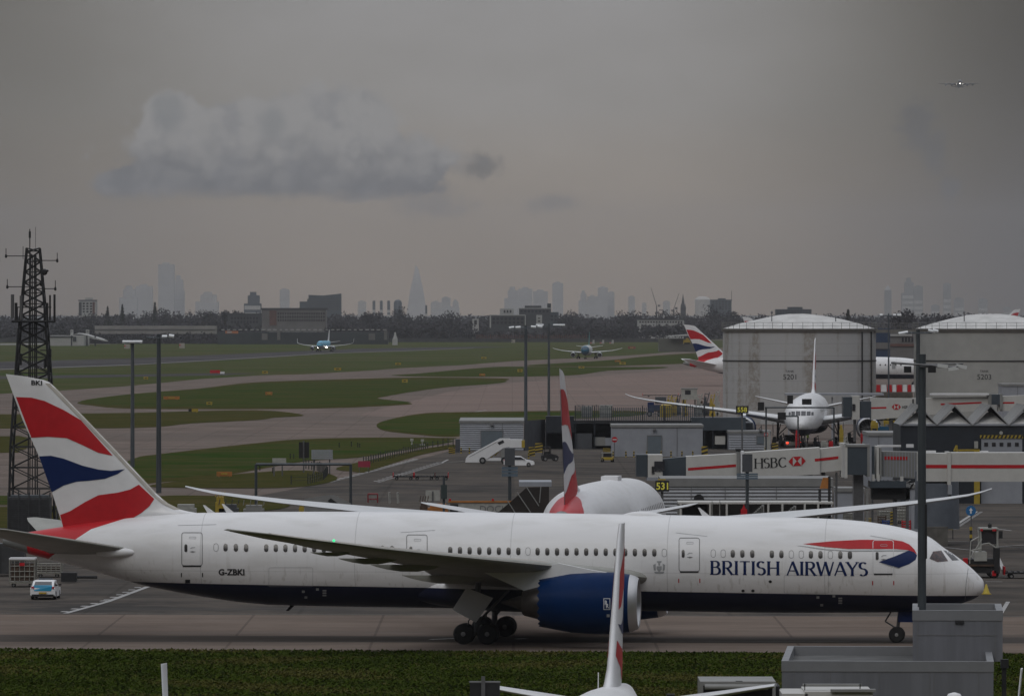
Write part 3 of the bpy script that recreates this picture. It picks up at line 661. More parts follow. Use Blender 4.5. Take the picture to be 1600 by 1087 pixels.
# ---------------------------------------------------------------- ground materials
def ground_mat(name, c1, c2, c3=None, scale=.02, fine=1.2, rough=.85, stretch=(1, 1, 1), marks=None, bump=.15):
    m = mat(name, c1, rough); t = m.node_tree; q = NG(t); b = t.nodes['Principled BSDF']; b.inputs['Specular IOR Level'].default_value = 0.0
    geo = q.n('ShaderNodeNewGeometry').outputs['Position']; mp = q.n('ShaderNodeMapping'); q.l(geo, mp.inputs[0]); mp.inputs['Scale'].default_value = stretch
    def N(sc, d=8, r=.6, v=None):
        o = q.n('ShaderNodeTexNoise'); q.l(v or mp.outputs[0], o.inputs[0]); o.inputs['Scale'].default_value = sc; o.inputs['Detail'].default_value = d; o.inputs['Roughness'].default_value = r; return o.outputs[0]
    a = N(scale); f = N(fine, 6); h = N(scale * 6, 7)
    c = q.mixc(q.step(a, .38, .62), c1, c2)
    if c3: c = q.mixc(q.m('MULTIPLY', q.step(h, .40, .62), .85), c, c3)
    c = q.mixc(q.m('MULTIPLY', q.step(f, .3, .7), .35), c, tuple(v * .55 for v in c1))
    if marks: c = marks(q, geo, c, N)
    q.l(c, b.inputs['Base Color'])
    if bump: bp = q.n('ShaderNodeBump'); bp.inputs['Strength'].default_value = bump; q.l(f, bp.inputs['Height']); q.l(bp.outputs[0], b.inputs['Normal'])
    return m
def joints(sx, sy, k=.35):
    def f(q, geo, c, N):
        sp = q.n('ShaderNodeSeparateXYZ'); q.l(geo, sp.inputs[0])
        a = q.m('LESS_THAN', q.m('FRACT', q.m('MULTIPLY', sp.outputs[0], 1/sx)), .02); b = q.m('LESS_THAN', q.m('FRACT', q.m('MULTIPLY', sp.outputs[1], 1/sy)), .03)
        c = q.mixc(q.m('MULTIPLY', q.m('MAXIMUM', a, b), k), c, (.02, .02, .02))
        mp = q.n('ShaderNodeMapping'); q.l(geo, mp.inputs[0]); mp.inputs['Scale'].default_value = (.012, .16, 1); mp.inputs['Rotation'].default_value = (0, 0, .06)
        w = N(1, 7, .65, mp.outputs[0])
        c = q.mixc(q.m('MULTIPLY', q.step(w, .52, .66), .42), c, (.035, .033, .032))
        return q.mixc(q.m('MULTIPLY', q.step(w, .48, .32), .2), c, (.16, .15, .14))
    return f
M_conc = ground_mat('old_concrete_paving', (.215, .172, .150), (.175, .148, .132), (.150, .124, .108), .012, .8, marks=joints(7.5, 30))
M_apron = ground_mat('apron_asphalt', (.095, .086, .078), (.062, .059, .057), (.125, .108, .094), .02, 1.0, marks=joints(15, 60, .2))
M_twy = ground_mat('taxiway_concrete', (.185, .145, .120), (.150, .122, .106), (.200, .162, .138), .03, 1.6, stretch=(.35, 1, 1), marks=joints(9, 100, .3))
M_rub = ground_mat('rubber_marked_paving', (.075, .068, .064), (.105, .092, .083), None, .05, 1.5, stretch=(.1, 1, 1))
M_run = ground_mat('runway_asphalt', (.070, .068, .072), (.115, .108, .104), (.055, .053, .056), .01, .3, stretch=(.3, 1, 1))
M_grass = ground_mat('winter_grass', (.028, .056, .011), (.044, .062, .015), (.076, .064, .026), .02, .9, stretch=(.5, 1, 1))
M_grassn = ground_mat('mown_grass', (.026, .036, .006), (.044, .048, .010), (.078, .060, .022), .22, 2.6, stretch=(.6, 1, 1), bump=.8)
M_grassf = ground_mat('far_field_grass', (.048, .072, .020), (.062, .074, .026), (.095, .084, .045), .004, .12, stretch=(.35, 1, 1))
M_dry = ground_mat('dry_grass_verge', (.080, .066, .026), (.056, .056, .018), (.040, .048, .012), .05, .9, stretch=(.5, 1, 1))
M_mark = mat('worn_white_marking', (.42, .41, .40), .7, var=.45, vs=1.5)
M_markd = mat('dirty_marking', (.20, .19, .18), .8, var=.4, vs=1.5)

def sheet(name, pts, m, z, smooth_n=0):
    b = MB(); v = [G(*p, z) for p in pts]; b.add(v, [tuple(range(len(v)))]); return struct(name, b, m)
b = MB(); b.add([(-60000, 60, 0), (60000, 60, 0), (60000, 90000, 0), (-60000, 90000, 0)], [(0, 1, 2, 3)]); struct('ground', b, M_conc)
b = MB(); b.add([(-60000, 5300, .02), (60000, 5300, .02), (60000, 90000, .02), (-60000, 90000, .02)], [(0, 1, 2, 3)]); struct('far_land', b, ground_mat('far_land_scrub', (.03, .035, .022), (.045, .045, .03), None, .003, .05))
sheet('apron', [(-900, 957.5), (2400, 965), (2400, 702), (1400, 695), (1000, 690), (720, 700), (520, 752), (250, 803), (-900, 832)], M_apron, .006)
sheet('taxiway', [(-900, 1013), (2400, 1022), (2400, 964), (800, 961), (-900, 957)], M_twy, .012)
sheet('taxiway_wheel_path', [(-900, 1000), (2400, 1006), (2400, 996), (1000, 994.5), (-900, 988)], M_rub, .016)
sheet('grass_verge', [(-1500, 1011), (2900, 1024), (2900, 2600), (-1500, 2600)], M_grassn, .03)
def curve(pts, n=4):
    """closed smooth outline through the points"""
    out = []; m = len(pts)
    for i in range(m):
        p0, p1, p2, p3 = (Vector(pts[(i + k) % m]) for k in (-1, 0, 1, 2))
        for j in range(n):
            t = j / n; out.append(tuple(.5 * ((2*p1) + (-p0 + p2)*t + (2*p0 - 5*p1 + 4*p2 - p3)*t*t + (-p0 + 3*p1 - 3*p2 + p3)*t**3)))
    return out
sheet('concrete_apron', [(560, 648), (620, 632), (700, 612), (800, 598), (905, 590), (1040, 579), (1200, 572), (1200, 640), (960, 644), (720, 645), (640, 652)], ground_mat('light_pink_concrete', (.265, .200, .175), (.225, .178, .158), (.190, .150, .132), .015, .5, stretch=(.4, 1, 1), marks=joints(7.5, 30, .25)), .008)
sheet('airfield_grass', [(-900, 531.5), (2400, 531.5), (2400, 541), (1130, 543), (1107, 545), (1000, 554), (887, 560), (800, 564), (725, 570), (625, 575), (575, 579), (475, 584.5), (400, 586.5), (312, 592), (210, 602), (95, 610), (-60, 618), (-900, 640)], M_grassf, .02)
sheet('runway', [(-900, 592), (-60, 566.5), (200, 560), (400, 551.5), (560, 544.5), (760, 541.2), (800, 542), (740, 544), (625, 548.7), (525, 551.7), (400, 559.7), (200, 571), (-60, 580), (-900, 612)], M_run, .05)
sheet('runway_edge_line', [(-900, 610), (-60, 578.6), (200, 569.6), (400, 558.4), (525, 550.9), (625, 548.1), (740, 543.6), (740, 543.9), (625, 548.5), (525, 551.4), (400, 559), (200, 570.3), (-60, 579.6), (-900, 612)], M_markd, .08)
sheet('service_road', [(-60, 588), (150, 585.5), (350, 582.8), (405, 583), (350, 585.8), (150, 589.6), (-60, 593)], M_run, .04)
sheet('perimeter_road', [(-900, 541), (0, 536.5), (200, 535), (400, 532.9), (700, 531.8), (700, 532.6), (400, 534), (200, 537), (0, 539), (-900, 546)], M_markd, .04)
GP = [('taxiway_island_grass', M_grass, [(825, 570.6), (870, 567.5), (960, 562), (1010, 557.5), (1095, 552.5), (1200, 549), (1200, 567), (1112, 566.5), (1000, 569.5), (925, 571.5)]),
 ('runway_exit_grass', M_grass, [(612, 586.5), (650, 583.5), (700, 579), (750, 574.7), (800, 572.5), (925, 573.5), (1037, 573), (1025, 576), (950, 579), (907, 585), (850, 587.5), (700, 588.5)]),
 ('infield_grass', M_grass, [(127, 626), (200, 616), (312, 608), (400, 599.5), (550, 595), (650, 593), (775, 594), (790, 596.5), (762, 600), (700, 604.5), (650, 611), (605, 618), (590, 622), (640, 628), (625, 630), (525, 634), (400, 635.5), (212, 635), (150, 631)]),
 ('infield_grass', M_dry, [(-900, 650), (-60, 647), (100, 646), (212, 644.5), (400, 640.5), (475, 648.5), (430, 652), (400, 656), (300, 661), (212, 668), (-60, 669.5), (-900, 676)]),
 ('infield_grass', M_dry, [(-900, 684), (-60, 681.5), (30, 681), (46, 690), (30, 704), (-60, 708), (-900, 722)]),
 ('infield_grass', M_grass, [(170, 738), (212, 715.5), (250, 710), (312, 703.5), (400, 695), (465, 690), (575, 687.5), (690, 688), (705, 690), (625, 704), (562, 714), (480, 719), (400, 731), (340, 740), (250, 748), (190, 752)]),
 ('infield_grass', M_dry, [(232, 759), (300, 748), (400, 737.5), (475, 734.5), (518, 741), (524, 750), (475, 759.5), (400, 762), (300, 761.5)]),
 ('infield_grass', M_dry, [(527, 730), (625, 708), (680, 698), (708, 694.5), (709, 699), (650, 712), (575, 736), (553, 736.5)]),
 ('infield_grass', M_grass, [(590, 663), (607, 656.5), (650, 649), (712, 646), (980, 644), (980, 650), (770, 660), (725, 677), (690, 679), (650, 676), (602, 671)]),
 ('infield_grass', M_grass, [(-900, 770), (-60, 774), (48, 774), (30, 787), (-60, 788.5), (-900, 792)]),
 ('infield_grass', M_dry, [(-900, 800), (-60, 792), (90, 789), (240, 775), (330, 774), (420, 778), (452, 790), (380, 800), (100, 818), (-60, 826), (-900, 840)])]
DRYV = {0, 2, 5, 8}
for i, (nm, m, pts) in enumerate(GP):
    if i in DRYV:   # dry brown verge just outside each green patch
        cx = sum(p[0] for p in pts) / len(pts); cy = sum(p[1] for p in pts) / len(pts)
        sheet('dry_verge', curve([(cx + (x - cx) * 1.012, cy + (y - cy) * 1.16) for x, y in pts]), M_dry, .03)
    sheet(nm, curve(pts), m, .04 + i * .002)
# thin markings on the paving
def stripe(name, pts, w, z=.03, m=None, dash=None):
    b = MB(); ps = [G(*p) for p in pts]
    for a, c in zip(ps, ps[1:]):
        d = (c - a); L = d.length; d.normalize(); nrm = Vector((-d.y, d.x, 0)) * w / 2; t = 0
        while t < L:
            e = L if not dash else min(t + dash[0], L)
            p, q_ = a + d * t, a + d * e; b.add([(v.x, v.y, z) for v in (p - nrm, q_ - nrm, q_ + nrm, p + nrm)], [(0, 1, 2, 3)]); t = e + (dash[1] if dash else 1e9)
    return struct(name, b, m or M_mark)
stripe('taxiway_edge_line', [(-100, 957.5), (800, 961.2), (1700, 963.6)], .25, m=M_markd)
stripe('stand_line', [(101, 958.5), (168, 940), (231, 916.5)], .42); stripe('stand_line_dashes', [(99, 956), (166, 937.5), (222, 915)], .5, dash=(1.1, 3.2))
stripe('taxiway_centre_dash', [(672, 999), (712, 997.4)], .5); stripe('taxiway_centre_dash', [(806, 998.2), (822, 997.5)], .45); stripe('taxiway_centre_line', [(1040, 1001.5), (1330, 1002.3)], .16, m=M_markd)
stripe('stand_line', [(516, 753.5), (652, 718)], .35, m=M_markd); stripe('stand_line_dashes', [(518, 751.5), (652, 716)], .8, dash=(2.5, 4))
stripe('stand_line', [(590, 754), (693, 723), (728, 720)], .35, m=M_markd); stripe('stand_line_dashes', [(588, 752), (690, 721.5)], .8, dash=(2, 4))
stripe('stand_line', [(1483, 827), (1526, 799)], .35); stripe('stand_line_dashes', [(1491, 827), (1534, 799)], .35, dash=(1.0, 1.0))
for (a, c_) in (((1470, 845.5), (1514, 846)), ((1476, 855), (1514, 859)), ((1560, 855), (1640, 856)), ((1557, 826), (1580, 829)), ((1540, 908.5), (1566, 908.8)), ((1560, 965), (1575, 940)), ((1560, 872), (1568, 890)), ((1555, 854), (1640, 849)), ((690, 723), (700, 718)), ((0, 745), (-40, 745))):
    stripe('stand_line', [a, c_], .3)
stripe('apron_road_edge', [(560, 652), (800, 640), (1000, 628)], .6, m=M_markd, dash=(3, 60)); stripe('apron_line', [(730, 645), (760, 641)], .5)

# ---------------------------------------------------------------- tufts on the near verge
rg_ = random.Random(5); b = MB()
for i in range(90000):
    Yt = 352 + 61.5 * rg_.random(); xt = rg_.uniform(-1, 1) * Yt * .0835; yl = gy(1012.5 + (xt * FOC / Yt + 800) * .0052)
    if Yt > yl - .9: continue
    h = rg_.uniform(.03, .12) * (1.6 if rg_.random() < .1 else 1); w = rg_.uniform(.03, .13); b.k = min(2, int(2.1 * (.5 + .5 * math.sin(xt * .31 + 2 * math.sin(Yt * .12)) * math.sin(Yt * .23 + xt * .05)) + rg_.random() * .95))
    b.add([(xt - w, Yt, .03), (xt + w, Yt + rg_.uniform(-.1, .1), .03), (xt + rg_.uniform(-.15, .15), Yt + rg_.uniform(-.1, .1), .03 + h)], [(0, 1, 2)])
gt = b.build('grass', [mat('grass_blade_dark', (.030, .046, .006), .9, spec=0), mat('grass_blade_green', (.042, .062, .009), .9, spec=0), mat('grass_blade_straw', (.075, .074, .020), .9, spec=0)]); gt['kind'] = 'stuff'
# ---------------------------------------------------------------- haze
b = MB(); b.box(-9000, 9000, -300, 30500, -1.0, 495.0)
hz = b.build('haze', []); hz['kind'] = 'stuff'
hm = bpy.data.materials.new('haze_air'); hm.use_nodes = True; t = hm.node_tree; t.nodes.clear()
pv = t.nodes.new('ShaderNodeVolumePrincipled'); ot = t.nodes.new('ShaderNodeOutputMaterial'); t.links.new(pv.outputs[0], ot.inputs['Volume'])
pv.inputs['Color'].default_value = (.72, .725, .775, 1); pv.inputs['Density'].default_value = 3.2e-5; pv.inputs['Anisotropy'].default_value = 0.0
hz.data.materials.append(hm)
# ---------------------------------------------------------------- other aircraft
def heading(deg): return R(90 - deg)       # compass-like: 0 = away from the viewer, 90 = to the right
rear, _, rf = airliner('wide_body_airliner', 'white airliner parked nose-in at the gate, seen from behind with red patch under its fin', (10.3, 528.0, 0), heading(6.3), full=False)
b = MB()
for i in range(26):
    x = -12 - i * .62; b.rbox((x, -1.2, 7.98 - .0), (.1, .05, .3))
b = MB(); b.rbox((-24, 0, 8.16), (3.2, 1.3, .45)); rear.part('satcom_radome', b, M_white)
b = MB(); b.lathe([(-.06, .02), (0, .09), (.06, .02)], (0, 0, 0), 'x', 8)
M_grime = mat('belly_grime', (.30, .28, .25), .6, var=.5, vs=1.2, col2=(.6, .6, .58))
gate, _, _ = airliner('wide_body_airliner', 'white airliner facing the camera at its stand in front of the left storage tank', (44.6, 1010, 0), heading(180 + 4.8))
b = MB()
for sd in (-1, 1):
    b.add([(-1.55, sd*.15, 5.45), (-1.55, sd*1.05, 5.40), (-2.55, sd*1.05, 6.35), (-2.75, sd*.15, 6.45)], [(0, 1, 2, 3)]); 
def glaze(T, sp, za=5.15, zb=5.85, k=1.0):
    """front and side cockpit panes laid on the nose"""
    def fx(y, z):
        a, b_ = -9.0, -.05
        for _ in range(30):
            m_ = (a + b_) / 2; ok = sp['bot'](m_) < z < sp['top'](m_) and hull_y(sp, m_, z) > y
            if ok: a = m_
            else: b_ = m_
        return a + .03
    for sd in (-1, 1):
        for y0, y1, d in ((.06, .78, 0), (.90, 1.50, .04), (1.60, 1.95, .10)):
            v = []; n = 5
            for i in range(n + 1):
                for j in range(n + 1):
                    y = k * (y0 + (y1 - y0) * i / n); z = za + d * .5 + (zb - za - d * 2) * j / n; v.append((fx(y, z), sd * y, z))
            f = [(i*(n+1)+j, i*(n+1)+j+1, (i+1)*(n+1)+j+1, (i+1)*(n+1)+j) for i in range(n) for j in range(n)]
            T.part('cockpit_window', MB().add(v, f), M_glass)
glaze(gate, SPEC787)
for T in (rear, gate):
    for sd in (-1, 1):
        for i in range(26):
            x = -10 - i * 1.55 - (1.5 if i > 12 else 0)
            z = 5.75; T.part('window', MB().add([(x + dx_, sd * (hull_y(SPEC787, x, z + dz_) + .02), z + dz_) for dx_, dz_ in ((-.14, -.24), (.14, -.24), (.14, .24), (-.14, .24))], [(0, 1, 2, 3)]), M_win)
HID = airliner('wide_body_airliner', 'white airliner passing behind the storage tanks, only its striped fin showing on the left', (60, 1905, 0), heading(90), gear=True, scale=1.08)[0]
HID.e.location = ((1462 - 800) * 1905 / FOC, 1905, 0); HID.e.scale = (1.165, 1.05, 1.05)
for i in range(14): HID.part('window', MB().box(-9 - i * 1.3, -8.7 - i * 1.3, -2.93, -2.88, 5.6, 6.0), M_win)
HID.part('door', MB().box(-11.1, -10.2, -2.94, -2.89, 4.7, 6.7), M_grey)
def tailplane_far(px, top, dist, rz, label):
    Y = dist; zt = EYE - (top - HOR) * Y / FOC; k = zt / ZT; c = rz
    r = copy_thing(HID.e, (0, 0, 0), rz, label, scale=k)
    f = Vector((math.cos(rz), math.sin(rz), 0)); fx = fte(16.5) * .5 + fle(16.0) * .5; r.location = P(px, 0, Y) * 0 + Vector(((px - 800) * Y / FOC, Y, 0)) - f * fx * k
for a_ in ((1168, 494.5, 2600, heading(90), 'distant airliner whose striped fin tip shows above the left tank roof'), (1588, 482.5, 3780, heading(-90), 'distant airliner whose red striped fin rises beside the right tank roof')): tailplane_far(*a_)

# narrow-body frame
def ovalpr(L, r, cz, up):
    xs = [-.02, -.1, -.25, -.5, -.9, -1.4, -2.1, -3.0, -4.2, -5.6, -8, -12, -16, -20, -L*.62, -L*.68, -L*.75, -L*.82, -L*.89, -L*.95, -L]
    tv = [-.10, -.02, .10, .24, .40, .56, .76, .90, .975, 1, 1, 1, 1, 1, 1, 1, 1, .97, .93, .88, .80]
    bv = [-.24, -.34, -.45, -.58, -.70, -.80, -.90, -.96, -.99, -1, -1, -1, -1, -1, -1, -.93, -.66, -.30, .10, .42, .68]
    return xs, pchip([x for x in xs][::-1], [cz + r * v for v in tv][::-1]), pchip([x for x in xs][::-1], [cz + r * v for v in bv][::-1])
xs_, t_, b_ = ovalpr(37.6, 2.05, 3.85, 0)
SPECN = dict(xs=xs_, top=t_, bot=b_, wr=.965, maxw=1.975,
  wing=[(0, -10.8, -18.6, 2.7, 2.4), (1.9, -12.2, -18.7, 2.75, 2.5), (6.4, -14.7, -18.9, 3.15, 3.05), (11, -17.2, -20.3, 3.6, 3.55), (14.1, -19.3, -21.4, 4.3, 4.27), (15.0, -20.0, -21.7, 4.65, 4.63)],
  tc=[.13, .13, .11, .10, .1, .1], stab=[(.4, -32.0, -36.0, 4.7, 4.65), (1.2, -32.4, -36.0, 5.0, 4.95), (5.8, -35.0, -36.6, 5.62, 5.6)],
  eng=[(5.75, -10.9, 3.6, 1.75, 1.12)], nose_gear=(-5.07, .38), main_gear=(-17.7, 3.8, .57, 0), fairing=(-10.5, -21.0, 2.5, 1.0, 2.12),
  fin=[(5.2, -27.3, -34.6), (6.0, -29.3, -34.9), (6.5, -30.2, -35.1), (8.5, -31.7, -35.6), (11.2, -33.7, -36.3), (11.76, -34.4, -36.4)])
M_hulln = hull_mat('short_jet_white_paint', belly=NAVY, zline=(2.5, 0), redtail=False)
near, _, nf = airliner('narrow_body_airliner', 'nearest white jet at the bottom edge, thin striped fin against the big engine', (0, 0, 0), heading(180 + 6.0), SPECN, M_hulln, eng_mat=M_white, winglet=True, scale=1.06)
fv = Vector((math.cos(heading(186)), math.sin(heading(186)), 0)); near.e.location = Vector(((969 - 800) * 262 / FOC, 262, 0)) + fv * 36.4
b = MB(); b.tube((-31.2, -.55, 5.6), (-31.3, -.55, 6.3), .02); near.part('whip_aerial', b, M_white)
M_hk = hull_mat('sky_blue_hull_paint', (.10, .42, .62), belly=(.55, .57, .6), zline=(3.1, 0), redtail=False)
M_ht = hull_mat('white_hull_with_teal_nose', (.62, .64, .64), belly=None, redtail=False, nose=(-3.2, (.01, .09, .15)))
def jet_far(px, py_ground, yaw, hull, label, fincol, engm, sc, winglet):
    p = G(px, py_ground); h = heading(yaw); f = Vector((math.cos(h), math.sin(h), 0))
    T = airliner('narrow_body_airliner', label, p + f * 16 * sc, h, SPECN, hull, eng_mat=engm, fincol=fincol, scale=sc, winglet=winglet)[0]
    glaze(T, SPECN, 4.35, 4.85, .72); return T
JK = jet_far(506, 549.2, 180 + 7.5, M_hk, 'sky blue jet with bright landing lights rolling along the runway', M_white, M_blue, 1.03, True)
for y in (-1.7, 1.7): JK.part('landing_light', MB().lathe([(-.25, .05), (0, .34), (.3, .05)], (-10.9, y * 1.35, 2.35), 'x', 12), M_lamp)
JT = jet_far(917, 560.5, 180 + 4, M_ht, 'white jet with dark teal nose taxiing beyond the grass islands', mat('teal_fin', (.02, .16, .16), .4), mat('teal_engine_paint', (.02, .10, .13), .4), 1.08, False)
# four-engine jet on approach
SPEC4 = dict(SPEC787); SPEC4['eng'] = [(11.2, -20.5, 6.0, 2.7, 1.9), (19.4, -26.0, 5.6, 3.9, 1.8)]
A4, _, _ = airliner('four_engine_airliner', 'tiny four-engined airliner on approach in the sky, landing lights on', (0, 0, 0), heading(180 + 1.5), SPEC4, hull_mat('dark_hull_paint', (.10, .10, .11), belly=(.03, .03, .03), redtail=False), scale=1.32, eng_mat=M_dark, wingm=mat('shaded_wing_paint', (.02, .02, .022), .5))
A4.e.location = P(1500.5, 128.8, 12400) + Vector((0, 0, -3)); A4.e.rotation_euler[1] = R(-8)
for y, r in ((0, .75), (-4.6, .16), (4.6, .16)): A4.part('landing_light', MB().lathe([(-.3, .05), (0, r), (.3, .05)], (-6.5 if y == 0 else -19.6, y, 3.0 if y else 1.6), 'x', 14), M_lamp)

# ---------------------------------------------------------------- storage tanks
M_tank = mat('pale_tank_steel', (.23, .225, .205), .6); 
def tank_mat():
    m = M_tank; t = m.node_tree; q = NG(t); b = t.nodes['Principled BSDF']; tcn = q.n('ShaderNodeTexCoord'); oc = tcn.outputs['Object']
    mp = q.n('ShaderNodeMapping'); q.l(oc, mp.inputs[0]); mp.inputs['Scale'].default_value = (1, 1, .05)
    a = q.n('ShaderNodeTexNoise'); q.l(mp.outputs[0], a.inputs[0]); a.inputs['Scale'].default_value = .28; a.inputs['Detail'].default_value = 5
    f = q.n('ShaderNodeTexNoise'); q.l(oc, f.inputs[0]); f.inputs['Scale'].default_value = .9; f.inputs['Detail'].default_value = 9; f.inputs['Roughness'].default_value = .75
    k = q.m('MULTIPLY', q.step(a.outputs[0], .50, .60), q.step(f.outputs[0], .35, .6))
    sp = q.n('ShaderNodeSeparateXYZ'); q.l(oc, sp.inputs[0])
    col = q.mixc(q.m('MULTIPLY', k, .85), (.42, .42, .42), (.25, .22, .18))
    col = q.mixc(q.m('MULTIPLY', q.step(f.outputs[0], .3, .7), .12), col, (.33, .33, .32))
    ln = q.m('LESS_THAN', q.m('ABSOLUTE', q.m('SUBTRACT', q.m('FRACT', q.m('MULTIPLY', sp.outputs[2], 1/2.35)), .5)), .012)
    col = q.mixc(q.m('MULTIPLY', ln, .35), col, (.1, .1, .1)); q.l(col, b.inputs['Base Color'])
tank_mat()
M_roofw = mat('white_membrane_roof', (.62, .61, .59), .55, var=.25, vs=.35); M_rail = mat('galvanised_rail', (.19, .19, .18), .5, .3, var=.2)
M_darkpipe = mat('dark_pipe', (.03, .03, .03), .6)
def tank(px0, px1, label, txt, pipes):
    Y = 1250.0; r = (px1 - px0) / 2 * Y / FOC; cx = ((px0 + px1) / 2 - 800) * Y / FOC; z1 = 17.75
    T = Thing('storage_tank', label, 'storage tank', (cx, Y, 0)); n = 96
    b = MB().lathe([(0, r), (z1, r), (z1, r - .3)], (cx, Y, 0), 'z', n); T.part('shell', b, M_tank if pipes else mat('clean_tank_steel', (.37, .37, .35), .6, var=.10, vs=.5), smooth=.5)
    T.part('rim_band', MB().lathe([(z1 - .25, r + .02), (z1 - .25, r + .28), (z1 + .35, r + .28), (z1 + .35, r - .2)], (cx, Y, 0), 'z', n, False), mat('rim_brown_steel', (.10, .092, .08), .6, var=.2), smooth=.5)
    b = MB(); rg = []
    for h, k in ((z1 + .2, 1.0), (z1 + 1.1, .8), (z1 + 2.0, .56), (z1 + 2.75, .3), (z1 + 3.05, .12), (z1 + 3.0, .02)):
        rg.append([(cx + r * k * math.cos(2*math.pi*i/32), Y + r * k * math.sin(2*math.pi*i/32), h + .10 * rnd(-1, 1) + (.12 if i % 4 == 0 else 0)) for i in range(32)])
    T.part('domed_roof', b.rings(rg), M_roofw, smooth=.6)
    b = MB()
    for i in range(n // 2):
        t = 2*math.pi*i/(n//2); t2 = 2*math.pi*(i+1)/(n//2); p = lambda t, z: (cx + (r + .2) * math.cos(t), Y + (r + .2) * math.sin(t), z)
        b.tube(p(t, z1 + .3), p(t, z1 + 1.55), .04, n=4)
        for z in (z1 + .95, z1 + 1.5): b.tube(p(t, z), p(t2, z), .035, n=4)
    T.part('roof_railing', b, M_rail)
    b = MB().lathe([(11.85, r + .02), (11.85, r + .10), (12.1, r + .10), (12.1, r + .02)], (cx, Y, 0), 'z', n, False); T.part('stiffening_ring', b, M_darkpipe)
    for i, px_ in enumerate(pipes):
        x = (px_ - 800) * (Y - 5) / FOC; y = Y - math.sqrt(max(r*r - (x - cx)**2, 0)) - .25; T.part('downpipe', MB().tube((x, y, 0), (x, y, z1), .14), M_darkpipe)
    for s_, zc, h, pxc in (('TANK', 9.85, .42, txt[0]), (txt[1], 8.50, .98, txt[0])):
        ps, w = font_polys(s_, 0.0); b = MB()
        def fn(u, v, k):
            x = (pxc - 800) * (Y - r) / FOC + (u - w/2) * h; y = Y - math.sqrt(max(r*r - (x - cx)**2, 0)) - .04; return (x, y, zc + v * h)
        put_text(b, ps, fn); T.part('number_lettering', b, M_dark)
    b = MB()
    for x_, z_ in ((cx - r * .38, z1 + 1.3), (cx + r * .45, z1 + .4)): b.tube((x_, Y - r * .5, z_ - .3), (x_, Y - r * .5, z_ + 1.9), .09); b.lathe([(1.9, .1), (2.1, .28), (2.4, .1)], (x_, Y - r*.5, z_), 'z', 8)
    T.part('roof_vent', b, M_steel); return T
tank(1129.5, 1368.5, 'pale cylindrical storage tank with brown stains, left of the two tanks', (1234, '5201'), (1345.5, 1361))
tank(1428, 1668, 'clean pale storage tank cut by the right picture edge', (1538, '5203'), ())
b = MB(); Y = 1246; b.box((1360-800)*Y/FOC, (1436-800)*Y/FOC, Y, Y + 1.6, 17.3, 17.9)
for i in range(9):
    x = (1362 + i * 9 - 800) * Y / FOC; b.tube((x, Y, 17.9), (x, Y, 19.1), .04, n=4)
for z in (18.5, 19.1): b.tube(((1360-800)*Y/FOC, Y, z), ((1436-800)*Y/FOC, Y, z), .04, n=4)
one('tank_walkway', 'railed walkway bridging the gap between the two storage tanks', 'walkway', b, mat('walkway_steel', (.17, .165, .15), .6, var=.2))

# ---------------------------------------------------------------- floodlight masts
M_pole = mat('galvanised_pole', (.10, .115, .13), .5, .3, var=.25, vs=2, stretch=(1, 1, .2)); M_lampg = mat('floodlight_glass', (.62, .63, .63), .25); M_poled = mat('weathered_dark_pole', (.075, .088, .098), .5, .3, var=.3, vs=1.5, stretch=(1, 1, .15))
def mast(px, py_top, Y, r, label, heads, arm=2.6, pm=None, z0=0.0, bl=1.0):
    x = (px - 800) * Y / FOC; zt = EYE - (py_top - HOR) * Y / FOC
    T = Thing('floodlight_mast', label, 'floodlight mast', (x, Y, z0)); T.part('pole', MB().tube((x, Y, z0), (x, Y, zt), r, r * .72, 14), pm or M_pole, smooth=.6)
    b = MB(); b.tube((x - arm, Y, zt - .35), (x + arm, Y, zt - .35), .07); b.tube((x - arm * .8, Y - .9, zt - .45), (x + arm * .8, Y - .9, zt - .45), .05); b.tube((x - arm*.4, Y, zt - .35), (x - arm*.4, Y - .9, zt - .45), .05); b.tube((x + arm*.4, Y, zt - .35), (x + arm*.4, Y - .9, zt - .45), .05); T.part('cross_arm', b, M_pole if pm is None else pm)
    for (dx_, dy_, w, rx) in heads:
        b = MB().rbox((x + dx_, Y + dy_, zt - .28 + .08 * rx), (w, .75, .20), ry=rx * .12, rx=.25); lp = T.part('floodlight', b, M_lampg)
    return T
H4 = [(-2.2, -.2, .8, -1), (-1.2, -.9, .8, -.5), (1.2, -.9, .8, .5), (2.2, -.2, .8, 1)]
mast(207, 530.5, 889, .30, 'grey floodlight mast nearest the lattice tower, lamps bunched at its head', [(-.9, -.2, .9, 0), (0, -.6, .9, 0), (.9, -.2, .9, 0)], 1.3)
mast(248, 522, 762, .32, 'grey floodlight mast second from the lattice tower, in front of the runway', [(.7, -.3, .6, 0), (1.5, -.3, .6, 1)], 1.5, M_poled)
mast(821.5, 508, 1017, .30, 'tall floodlight mast beside the corner of the grey shed, shorter lamp bar pair', H4, 2.9)
mast(857.5, 505.5, 1335, .30, 'slim floodlight mast just left of the teal-nosed jet', [(-2.2, -.2, .9, 0), (-1.4, -.6, .7, 0), (1.3, -.4, .8, 0), (2.5, -.3, 1.6, 0)], 2.8)
mast(1388.5, 489.5, 1120, .17, 'thinnest floodlight mast, rising in the gap between the tanks', [(-1.3, -.3, .5, 0), (1.0, -.3, .5, 0), (1.8, -.3, .7, 0)], 1.9)
mast(1434.5, 515, 829, .34, 'floodlight mast standing close behind the thick dark mast', [(-1.9, -.4, 1.2, -1.5), (1.7, -.4, .9, 1.5), (2.2, -.2, .7, 2)], 2.1, M_poled)
BIG = Thing('floodlight_mast', 'thick dark mast in the foreground rising out of the grey rooftop box', 'floodlight mast', ((1440.5 - 800) * 312 / FOC, 312, 6.3))
